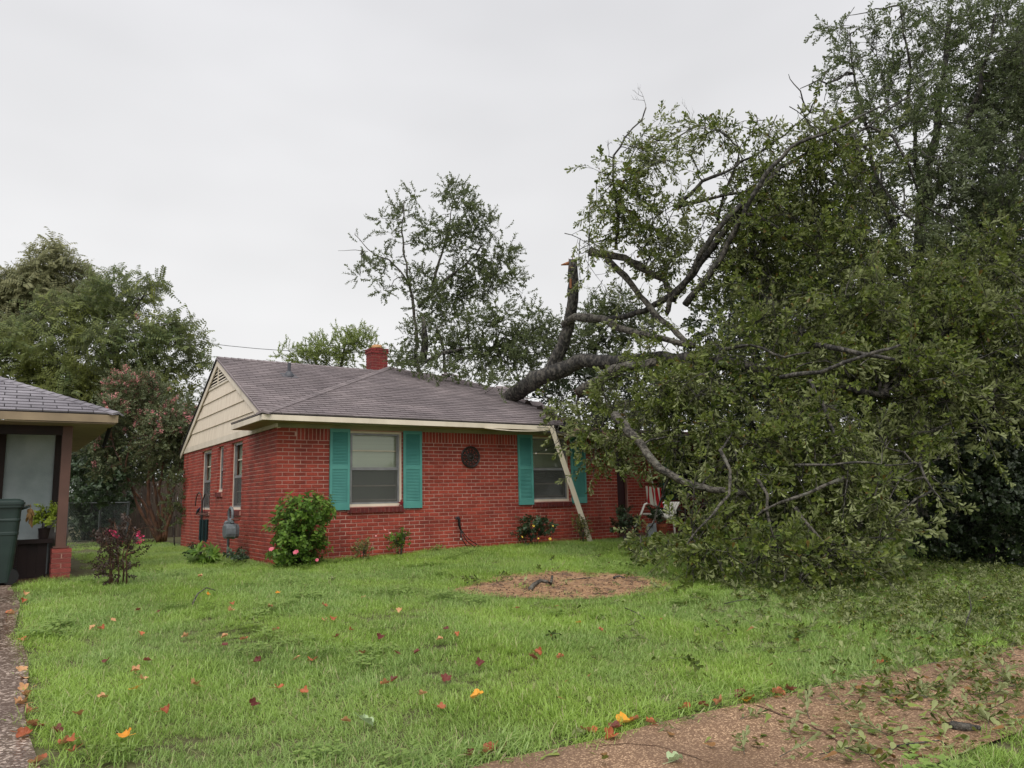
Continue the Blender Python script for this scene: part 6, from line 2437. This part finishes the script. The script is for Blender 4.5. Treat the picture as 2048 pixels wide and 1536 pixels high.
mb.tube([bb_ + Vector((0, 0.14, -0.07)), bb_ + Vector((0, 0.06, -0.02)), bb_, bb_ + Vector((0, -0.08, 0.03)), bb_ + Vector((0, -0.14, 0.06))], [0.005, 0.022, 0.03, 0.022, 0.01], 8)
tag(mb.build("bird_ornament", M("navy blue glaze", c(30, 34, 78), 0.4)), "slim dark blue bird ornament hanging at the left hook", "ornament")

# ------------------------------------------------------------------ porch things under the oak
pz = 0.09
ch = Vector((8.55, 0.15, pz))
chair = thing("lawn_chair", "white metal lawn chair tipped over on the porch", "chair", ch)
def chp(x, y, z):
    a = rad(-16)
    return ch + Vector((x * math.cos(a) + z * math.sin(a) * -1 + 0.15, y, z * math.cos(a) + x * math.sin(a) + 0.06))
for sy in (-0.26, 0.26):
    mb = MB()
    mb.tube([chp(-0.42, sy, 0.0), chp(-0.30, sy, 0.34), chp(-0.24, sy, 0.58), chp(-0.12, sy, 0.66), chp(0.14, sy, 0.63), chp(0.26, sy, 0.5)], 0.024, 8)
    mb.build("arm_frame", m_white, chair)
    mb = MB()
    mb.tube([chp(0.22, sy, 0.36), chp(0.34, sy, 0.0)], 0.022, 8)
    mb.build("leg", m_white, chair)
for k in range(7):
    y = -0.23 + k * 0.0766
    mb = MB()
    mb.hexa([chp(0.18, y, 0.36), chp(0.20, y, 0.36), chp(0.20, y + 0.055, 0.36), chp(0.18, y + 0.055, 0.36), chp(0.36, y, 0.80), chp(0.38, y, 0.80), chp(0.38, y + 0.055, 0.80), chp(0.36, y + 0.055, 0.80)])
    mb.build("back_slat", m_white, chair)
mb = MB()
mb.hexa([chp(-0.26, -0.25, 0.34), chp(0.20, -0.25, 0.32), chp(0.20, 0.25, 0.32), chp(-0.26, 0.25, 0.34), chp(-0.26, -0.25, 0.37), chp(0.20, -0.25, 0.35), chp(0.20, 0.25, 0.35), chp(-0.26, 0.25, 0.37)])
mb.build("seat", m_white, chair)
# flag hanging with its stripes upright
fd_ = 15.6
fg = P(1308, 995, fd_)
flag = thing("flag", "red and white striped flag hanging by the porch chair", "flag", fg)
mb = MB()
NS = 8
x0p, x1p = P(1291, 972, fd_), P(1322, 976, fd_)
z0p, z1p = P(1292, 1004, fd_), P(1327, 1016, fd_)
sub = 3
for k in range(NS * sub):
    for j in range(8):
        q = []
        for (a, b) in ((k, j), (k + 1, j), (k + 1, j + 1), (k, j + 1)):
            u, v = a / (NS * sub), b / 8
            p = x0p.lerp(x1p, u).lerp(z0p.lerp(z1p, u), v)
            q.append(p + Vector((0.3, -0.8, 0)) * (0.025 * math.sin(u * 17 + v * 2) * (0.3 + v)))
        mb.poly(q, 0 if (k // sub) % 2 == 0 else 1)
mb.build("cloth", [m_flagwhite, m_red], flag)
mb = MB()
mb.tube([P(1300, 940, fd_ - 0.02), P(1304, 962, fd_ - 0.02), P(1309, 985, fd_ - 0.02)], 0.014, 8)
mb.build("pole", m_white, flag)
# small grey board with a lizard shaped mark
sp_ = Vector((8.02, -0.42, gz(8.0, -0.42) + 0.01))
sgn = thing("garden_board", "small pale grey board with a black lizard mark beside the flower pot", "sign", sp_)
ax_ = Vector((0.83, -0.55, 0)).normalized()
def sgp(u, z, d=0.0):
    return sp_ + ax_ * u + Vector((-0.55, -0.83, 0)) * d + Vector((0, 0, z))
mb = MB()
mb.hexa([sgp(-0.11, 0, 0), sgp(0.11, 0, 0), sgp(0.11, 0, -0.03), sgp(-0.11, 0, -0.03), sgp(-0.115, 0.30, 0), sgp(0.10, 0.31, 0), sgp(0.10, 0.31, -0.03), sgp(-0.115, 0.30, -0.03)])
mb.build("panel", m_board, sgn)
mb = MB()
mb.tube([sgp(-0.08, 0.20, 0.002), sgp(-0.05, 0.235, 0.003), sgp(-0.01, 0.235, 0.003), sgp(0.03, 0.255, 0.002)], [0.004, 0.014, 0.012, 0.006], 6)
for u0, u1 in ((-0.05, -0.07), (-0.03, -0.02), (0.0, 0.02)):
    mb.tube([sgp(u0, 0.232, 0.002), sgp(u1, 0.205, 0.002)], 0.005, 4)
mb.build("lizard_mark", m_black, sgn)
tp_ = Vector((8.36, -0.35, gz(8.3, -0.35)))
pot = plant("potted_plant", "terracotta pot with a green plant in front of the white chair", "plant", 1288, 1040, 40, 46, L_BUSH, 420, 91, size=0.7, base=tp_ + Vector((-0.04, 0, 0.30)), d=15.3)
mb = MB()
mb.lathe(tp_, [(0.10, 0.0), (0.125, 0.10), (0.13, 0.105), (0.13, 0.12), (0.145, 0.22), (0.16, 0.225), (0.16, 0.29), (0.14, 0.29), (0.13, 0.2)], 20)
mb.build("pot", m_terra, pot)

# overhead wire
mb = MB()
a, b = P(250, 662, 30), P(1000, 692, 26)
mb.tube([a.lerp(b, t) + Vector((0, 0, -0.5 * math.sin(math.pi * t))) for t in np.linspace(0, 1, 14)], 0.010, 4)
tag(mb.build("power_line", m_black), "single overhead wire crossing the sky behind the chimney", "wire")


# ------------------------------------------------------------------ lawn
def lawn_ok(x, y, m=0.0):
    if y > -0.08 and x > -0.08:
        return False
    if x < DRIVE_X + 0.04 - m and y < 1.3:
        return False
    if x < -2.85 and y > -0.16:
        return False
    if x < 2 and y > 12:
        return False
    return True


rg = random.Random(77)
gi, wi = [], []
y = -14.0
step = 0.118
while y < 12:
    x = -3.7
    while x < 14.5:
        px, py = x + rg.uniform(-0.07, 0.07), y + rg.uniform(-0.07, 0.07)
        x += step
        if not lawn_ok(px, py):
            continue
        wf_, wn_ = walk_far(px), walk_near(px)
        if py < wf_ - 0.02:
            if not (px > -1.4 and py < wn_ + 0.01 and py > wn_ - 1.6):
                continue
        if py > 0 and px < 0 and rg.random() < max(smooth(-1.6, -2.6, px), 0.9 * smooth(3.5, 7.0, py) * smooth(-0.4, -1.2, px)):
            continue
        if in_poly(px, py, DIRT_RING) and (Vector((px, py, 0)) - Vector((DIRT_C.x, DIRT_C.y, 0))).length > 0:
            rel = (Vector((px - DIRT_C.x, py - DIRT_C.y, 0))).length
            edge = min((Vector((q.x - px, q.y - py, 0))).length for q in DIRT_RING)
            if rg.random() > 0.03 + 0.75 * smooth(0.34 + 0.3 * noise.noise(Vector((px * 2.2, py * 2.2, 60))), 0.0, edge):
                continue
        v = (Vector((px, py, 0)) - CAM)
        if v.x * 0.5535 + v.y * 0.8197 < 1.5:
            continue
        d = Vector((noise.noise(Vector((px * 0.8, py * 0.8, 3))) * 0.3, noise.noise(Vector((px * 0.8, py * 0.8, 9))) * 0.3, 1))
        hs = 1.0 + 0.35 * noise.noise(Vector((px * 0.7, py * 0.7, 0))) + 0.25 * noise.noise(Vector((px * 2.3, py * 2.3, 5)))
        if py < wf_ + 0.22 and py > wf_ - 0.05:
            d += Vector((0.1, -0.35, 0))
            hs *= 1.2
        thin = noise.noise(Vector((px * 1.1, py * 1.1, 21)))
        if thin < -0.3 and rg.random() < 0.3:
            continue
        wd_ = noise.noise(Vector((px * 0.9, py * 0.9, 40)))
        if rg.random() < 0.07 * smooth(-0.05, 0.45, wd_):
            wi.append((Vector((px, py, gz(px, py) + rg.uniform(0.0, 0.05))), Vector((rg.uniform(-0.2, 0.2), rg.uniform(-0.2, 0.2), 1)), rg.uniform(0, 6.28), rg.uniform(0.8, 1.3)))
        if rg.random() < 0.05:
            hs *= 1.25
        gi.append((Vector((px, py, gz(px, py))), d, rg.uniform(0, 6.28), 0.85 * hs * rg.uniform(0.8, 1.15)))
    y += step
lawn = scatter("lawn_grass", gi, L_GRASS)
scatter("lawn_weeds", wi, L_WEED)

# ------------------------------------------------------------------ storm litter
def leaf_obj_mesh(name, mat, L, W, shape, curl, r):
    """crumpled lobed leaf: three rings of a lobed outline, folded and curled"""
    mb = MB()
    n = 20
    ph = r.uniform(0, 50)
    ax = r.uniform(0, 6.28)
    mb.v.append((0, 0, 0.01))
    for ring in (0.45, 0.8, 1.0):
        for k in range(n):
            a = 2 * math.pi * k / n
            lob = 0.70 + 0.30 * abs(math.cos(2.5 * a)) ** 0.7 * (1.0 if ring == 1.0 else 0.6)
            rr_ = 0.5 * L * ring * lob * (1 + 0.18 * noise.noise(Vector((a, ph, 0))))
            x, y = rr_ * math.cos(a), rr_ * math.sin(a) * 0.85
            u = x * math.cos(ax) + y * math.sin(ax)
            z = 0.01 + curl * (abs(u) * 0.75 + 0.014 * noise.noise(Vector((x * 45, y * 45, ph)))) * (0.4 + ring) * 0.8
            mb.v.append((x * (1 - 0.25 * curl * ring), y, z))
    for k in range(n):
        mb.f.append((0, 1 + k, 1 + (k + 1) % n))
        for q in (0, 1):
            mb.f.append((1 + q * n + k, 1 + (q + 1) * n + k, 1 + (q + 1) * n + (k + 1) % n, 1 + q * n + (k + 1) % n))
    mb.tube([(0, 0, 0.01), (-0.3 * L, 0.02, 0.012), (-0.75 * L, 0.03, 0.02)], 0.0015, 3)
    mb.m = [0] * len(mb.f)
    return mb.mesh(name, [mat])


MAPLE = [(0, 0.05), (0.12, 0.42), (0.25, 0.5), (0.34, 0.34), (0.5, 0.52), (0.6, 0.3), (0.8, 0.2), (1, 0.0)]
dead_mats = {"orange": leaf_mat("dead orange leaf", c(178, 100, 58), c(146, 76, 46), c(186, 132, 96), 0.6, 0.15),
             "red": leaf_mat("dead dark red leaf", c(112, 50, 38), c(92, 38, 32), c(140, 84, 66), 0.6, 0.15),
             "tan": leaf_mat("dead tan leaf", c(200, 156, 112), c(186, 136, 96), None, 0.7, 0.15),
             "yellow": leaf_mat("yellow leaf", c(226, 160, 44), c(216, 140, 40), c(220, 170, 84), 0.55, 0.2),
             "palegreen": leaf_mat("pale green leaf underside", c(176, 192, 150), c(160, 180, 136), None, 0.6, 0.2)}
words = {"orange": "orange brown", "red": "dark red", "tan": "pale tan", "yellow": "yellow orange", "palegreen": "pale green"}
rl = random.Random(9)
lmesh = {k: [leaf_obj_mesh("leaf", m, 0.088, 0.088, MAPLE, rl.uniform(0.35, 1.0), rl) for _ in range(5)] for k, m in dead_mats.items()}


ORD = ['leftmost'] + [w + ' from left' for w in 'second third fourth fifth sixth seventh eighth ninth tenth eleventh twelfth thirteenth fourteenth fifteenth sixteenth seventeenth eighteenth nineteenth twentieth'.split()]


def ranked(spots, bands=None):
    """order spots in bands of height, then left to right: yields spot, band word, rank word"""
    out = []
    for name, lo, hi in (bands or (('', 0, 9999),)):
        row = sorted([q for q in spots if lo <= q[1] < hi], key=lambda q: q[0])
        out += [(q, name, ORD[i] if i < len(ORD) else 'last from left') for i, q in enumerate(row)]
    return out


LAWN_BANDS = (('far lawn', 0, 1262), ('middle lawn', 1262, 1345), ('near lawn', 1345, 9999))


def fallen_leaf(px, py, kind, size=1.0, label=None, group=None, onwalk=False):
    p = G(px, py)
    p.z = gz(p.x, p.y) + (0.012 if onwalk else 0.04)
    o = link("fallen_leaf", rl.choice(lmesh[kind]))
    o.location = p
    o.rotation_euler = (rl.uniform(-0.5, 0.5), rl.uniform(-0.5, 0.5), rl.uniform(0, 6.28))
    s = size * rl.uniform(0.85, 1.15)
    o.scale = (s, s, s)
    tag(o, label, "leaf", group)


lawn_spots = {"orange": [(280, 1278), (488, 1290), (626, 1334), (557, 1390), (608, 1398), (770, 1382), (911, 1279), (1075, 1318), (330, 1437), (881, 1430), (140, 1500), (155, 1445), (1200, 1270), (462, 1217), (647, 1220), (552, 1270), (1035, 1225), (668, 1248), (202, 1268), (145, 1520), (1122, 1326), (700, 1270)],
              "red": [(293, 1334), (672, 1285), (760, 1285), (790, 1373), (515, 1335), (448, 1302), (962, 1340), (892, 1370), (214, 1335), (275, 1230), (318, 1232), (506, 1425), (793, 1318), (835, 1316), (892, 1268), (1065, 1328)],
              "tan": [(185, 1266), (648, 1250), (595, 1328), (284, 1372), (725, 1318), (880, 1290), (385, 1383), (400, 1160), (728, 1202), (800, 1230), (846, 1403), (225, 1250), (690, 1459), (370, 1284), (450, 1284), (270, 1355), (540, 1222), (205, 1410)],
              "yellow": [(555, 1194), (1158, 1255), (416, 1197), (250, 1488), (268, 1392)]}
for k, spots in lawn_spots.items():
    for q, band, rank in ranked(spots, LAWN_BANDS):
        fallen_leaf(q[0], q[1], k, 1.0 if q[1] > 1300 else 0.9, "small %s dead leaf on the %s, %s of that colour there" % (words[k], band, rank), "dead leaves on the lawn")
fallen_leaf(956, 1408, "yellow", 1.5, "large bright yellow orange leaf standing up in the lawn", None)
fallen_leaf(730, 1462, "palegreen", 1.5, "pale green upturned leaf in the front lawn", None)
fallen_leaf(461, 1231, "tan", 1.2, "pale tan curled leaf alone near the middle of the left lawn", None)
walk_leaves = ((1005, 1508, "red"), (1232, 1465, "red"), (1405, 1418, "red"), (1372, 1424, "orange"), (1178, 1473, "orange"), (1300, 1452, "orange"), (1500, 1405, "orange"), (1485, 1396, "red"), (1580, 1387, "red"), (1760, 1334, "orange"), (1775, 1330, "yellow"), (1270, 1448, "orange"), (980, 1512, "orange"), (1220, 1480, "orange"), (1440, 1412, "orange"), (1668, 1355, "red"), (940, 1520, "red"), (1557, 1394, "orange"))
for k in ("red", "orange", "yellow"):
    for q, _b, rank in ranked([w for w in walk_leaves if w[2] == k]):
        fallen_leaf(q[0], q[1], k, 1.25, "%s leaf at the grassy edge of the sidewalk, %s of that colour" % (words[k], rank), "leaves along the sidewalk edge", True)
fallen_leaf(1250, 1452, "yellow", 1.6, "big mottled yellow leaf at the sidewalk edge among red ones", None, True)
fallen_leaf(1495, 1409, "yellow", 1.1, "long yellow leaf beside a brown one on the sidewalk edge", None, True)
fallen_leaf(1706, 1463, "palegreen", 1.2, "pale green star shaped leaf alone in the middle of the sidewalk", None, True)
fallen_leaf(1352, 1530, "palegreen", 1.1, "pale green leaf at the near edge of the sidewalk", None, True)
drive_leaves = ((45, 1284, "orange"), (42, 1345, "tan"), (45, 1362, "tan"), (50, 1383, "tan"), (50, 1396, "tan"), (38, 1415, "tan"), (58, 1430, "orange"), (60, 1457, "orange"), (48, 1478, "orange"), (75, 1460, "red"), (130, 1495, "orange"), (78, 1532, "orange"), (20, 1232, "tan"), (50, 1192, "tan"), (45, 1205, "orange"), (110, 1470, "red"), (18, 1230, "orange"))
DORD = ["farthest"] + [w + " farthest" for w in "second third fourth fifth sixth seventh eighth ninth tenth eleventh twelfth".split()]
for k in ("red", "orange", "tan"):
    for i, q in enumerate(sorted([w for w in drive_leaves if w[2] == k], key=lambda w: w[1])):
        fallen_leaf(q[0], q[1], k, 1.1, "%s leaf along the left driveway edge, %s of that colour" % (words[k], DORD[i]), "leaves along the driveway edge", True)

# broken oak sprigs
spr_meshes = [o.data for o in L_OAK[0].objects]


def broken_sprig(px, py, size, label, group=None, lift=0.03, yaw=None):
    p = G(px, py)
    o = link("oak_sprig", rl.choice(spr_meshes))
    o.location = p + Vector((0, 0, lift))
    o.rotation_euler = (rad(rl.uniform(72, 88)), 0, yaw if yaw is not None else rl.uniform(0, 6.28))
    size *= 0.72
    o.scale = (size,) * 3
    tag(o, label, "leafy twig", group)


broken_sprig(1125, 1492, 1.0, "leafy oak twig lying half on the grass edge of the sidewalk", None)
broken_sprig(1480, 1448, 0.9, "oak twig alone near the sidewalk centre, left of the forked one", None)
broken_sprig(1620, 1448, 1.1, "oak twig with broad leaves beside the sidewalk crack", None)
broken_sprig(1690, 1420, 1.1, "oak twig with leaves raised, right of the sidewalk crack", None)
for q, band, rank in ranked(((1560, 1525, 1.0), (1640, 1520, 1.1), (1490, 1520, 0.9), (1720, 1515, 1.0), (1790, 1510, 1.0), (1580, 1480, 0.8), (1360, 1470, 0.6), (1760, 1395, 0.8), (1845, 1405, 0.9), (1900, 1360, 1.0), (1960, 1350, 1.0), (1820, 1360, 0.9), (1990, 1370, 1.0), (1780, 1485, 0.9), (1760, 1372, 0.9), (1980, 1460, 1.0), (2030, 1440, 1.0), (1930, 1330, 1.0), (2010, 1335, 1.0), (1885, 1395, 0.8), (1690, 1385, 0.7), (1620, 1395, 0.6), (1350, 1448, 0.5), (2035, 1385, 1.0), (1950, 1400, 0.7)), (("far strip", 0, 1372), ("middle strip", 1372, 1460), ("near strip", 1460, 9999))):
    broken_sprig(q[0], q[1], q[2], "green oak twig on the %s of the brown sidewalk, %s there" % (band, rank), "oak twigs on the sidewalk")
for q, band, rank in ranked(((1390, 1350, 1.0), (1280, 1290, 0.9), (1300, 1295, 0.8), (1600, 1290, 1.1), (1640, 1275, 1.0), (1450, 1235, 0.9), (1500, 1260, 0.8), (1350, 1240, 0.8), (1120, 1280, 0.9), (1540, 1210, 1.0), (1620, 1230, 1.0), (1700, 1260, 1.0), (1760, 1240, 1.0), (1820, 1250, 1.0), (1380, 1205, 0.8), (1235, 1265, 0.7), (1870, 1230, 1.0), (1940, 1270, 1.0), (1990, 1240, 1.0), (1690, 1210, 1.0), (1480, 1190, 1.0), (1580, 1320, 0.7), (1220, 1220, 0.7), (1060, 1225, 0.6), (660, 1168, 0.7), (625, 1180, 0.5)), (("far lawn", 0, 1222), ("middle lawn", 1222, 1272), ("near lawn", 1272, 9999))):
    broken_sprig(q[0], q[1], q[2], "green oak twig fallen on the %s, %s there" % (band, rank), "oak twigs on the lawn", 0.06)
for q, band, rank in ranked(((975, 1168, 1.2), (990, 1160, 1.1), (950, 1172, 1.0), (1000, 1172, 0.8))):
    broken_sprig(q[0], q[1], q[2], "oak twig heaped at the left rim of the bare dirt circle, %s" % rank, "oak twigs round the dirt circle", 0.05)
for q, band, rank in ranked(((1090, 1152, 0.9), (1075, 1140, 0.8), (1095, 1128, 0.8), (1180, 1120, 0.8), (1240, 1190, 0.6), (1330, 1185, 0.9), (1350, 1165, 1.0))):
    broken_sprig(q[0], q[1], q[2], "oak twig at the back or right of the bare dirt circle, %s" % rank, "oak twigs round the dirt circle", 0.05)

# carpet of torn leaves under and in front of the oak
li = []
for k in range(4200):
    px = 1180 + 900 * rl.random() ** 0.8
    py = rl.uniform(1125, 1330)
    lim = 1130 + 0.0 * px
    # denser to the right and close to the crown
    w = smooth(1250, 1800, px) * smooth(1330, 1180, py) * 0.9 + 0.06
    if py > 1120 + 120 * smooth(1300, 2000, px) + 60 and rl.random() > 0.35:
        continue
    if rl.random() > w:
        continue
    p = G(px, py)
    li.append((p + Vector((0, 0, rl.uniform(0.02, 0.07))), Vector((rl.uniform(-1, 1), rl.uniform(-1, 1), rl.uniform(-0.05, 0.3))), rl.uniform(0, 6.28), rl.uniform(0.32, 0.66)))
for k in range(230):
    px, py = rl.uniform(1650, 2048), rl.uniform(1300, 1480)
    p = G(px, py)
    if p.y < walk_near(p.x) or rl.random() > smooth(1500, 2000, px) * smooth(1470, 1320, py) + 0.05:
        continue
    li.append((p + Vector((0, 0, 0.03)), Vector((rl.uniform(-1, 1), rl.uniform(-1, 1), 0.1)), rl.uniform(0, 6.28), rl.uniform(0.4, 0.8)))
litter = scatter("leaf_litter", li, L_OAK)

si = []
for k in range(2600):
    px, py = rl.uniform(1050, 2048), rl.uniform(1130, 1530)
    p = G(px, py)
    walk_ = p.y < walk_far(p.x) - 0.03
    if walk_ and p.y < walk_near(p.x):
        continue
    w = (0.10 + 0.9 * smooth(1350, 2000, px)) if walk_ else (0.05 + 0.5 * smooth(1150, 1750, px) * smooth(1420, 1200, py))
    if rl.random() > w:
        continue
    si.append((p + Vector((0, 0, 0.018 if walk_ else rl.uniform(0.03, 0.075))), Vector((rl.uniform(-0.3, 0.3), rl.uniform(-0.3, 0.3), 1)), rl.uniform(0, 6.28), rl.uniform(0.6, 1.1)))
scatter("leaf_scraps", si, L_SCRAP)

# mulch chips and crumbs on the bare circle
mb = MB()
for k in range(1900):
    u = rl.choice(DIRT_RING)
    t = math.sqrt(rl.random()) * 1.0
    p = DIRT_C.lerp(u, t) + Vector((rl.uniform(-0.08, 0.08), rl.uniform(-0.08, 0.08), 0))
    z = gz(p.x, p.y) + 0.02
    a = rl.uniform(0, 3.14)
    ln, w = rl.uniform(0.012, 0.045), rl.uniform(0.002, 0.005)
    d = Vector((math.cos(a), math.sin(a), rl.uniform(-0.1, 0.3))) * ln
    s = Vector((-math.sin(a), math.cos(a), 0)) * w
    q = Vector((p.x, p.y, z))
    mb.prism([q - s, q + s, q + s + d, q - s + d], (0, 0, 0.006), rl.choice((0, 1, 1, 1)))
mb.build("mulch_chips", [M("dark mulch chips", c(66, 48, 40), 0.9), M("tan wood chips", c(164, 130, 100), 0.9)], None, "stuff")


def stick(pts, r0, label, mat=m_bark, group=None):
    mb = MB()
    n = len(pts)
    mb.tube(pts, [r0 * (1 - 0.5 * k / (n - 1)) for k in range(n)], 7)
    tag(mb.build("stick", mat, smooth_=True), label, "stick", group)


def gp(px, py, h=0.03):
    return G(px, py) + Vector((0, 0, h))


stick([gp(1060, 1184), gp(1068, 1177, 0.05), gp(1082, 1172, 0.07), gp(1094, 1173, 0.06), gp(1102, 1175, 0.05), gp(1105, 1166, 0.09)], 0.032, "curved thick stick lying on the bare dirt circle", m_bark_pale)
stick([gp(1228, 1160), gp(1238, 1158, 0.04), gp(1250, 1160, 0.03)], 0.02, "short dark stick on the right half of the dirt circle")
stick([gp(1180, 1160), gp(1160, 1162), gp(1135, 1164)], 0.01, "thin dark twig on the middle of the dirt circle")
stick([gp(1238, 1078, 0.25), gp(1250, 1072, 0.28), gp(1262, 1068, 0.30), gp(1278, 1086, 0.15), gp(1292, 1098, 0.05)], 0.025, "bent dark branch in front of the grey board by the porch")
stick([gp(1250, 1098, 0.22), gp(1254, 1108, 0.1), gp(1275, 1112, 0.05)], 0.03, "hooked dark branch stub lying in the grass near the dirt circle")
stick([gp(385, 1215, 0.04), gp(395, 1203, 0.09), gp(412, 1196, 0.12), gp(430, 1198, 0.10)], 0.010, "arched green twig with a pale leaf on the left lawn", m_bark_pale)
stick([gp(1790, 1500, 0.02), gp(1830, 1498, 0.03), gp(1880, 1492, 0.03), gp(1905, 1505, 0.02)], 0.006, "long thin dark twig lying across the near sidewalk")
stick([gp(1905, 1460, 0.02), gp(1930, 1466, 0.03), gp(1960, 1464, 0.02)], 0.035, "mossy chunk of bark lying on the sidewalk", m_bark_pale)
stick([gp(1250, 1225, 0.05), gp(1275, 1240, 0.07), gp(1290, 1248, 0.05)], 0.006, "thin bare twig in the lawn in front of the dirt circle")
stick([gp(1450, 1220, 0.07), gp(1480, 1215, 0.08), gp(1510, 1208, 0.06)], 0.006, "thin bare twig in the lawn under the crown's edge")
stick([gp(1930, 1265, 0.05), gp(1945, 1240, 0.12), gp(1940, 1210, 0.16)], 0.008, "bare upright twig in the shaded lawn at the right")
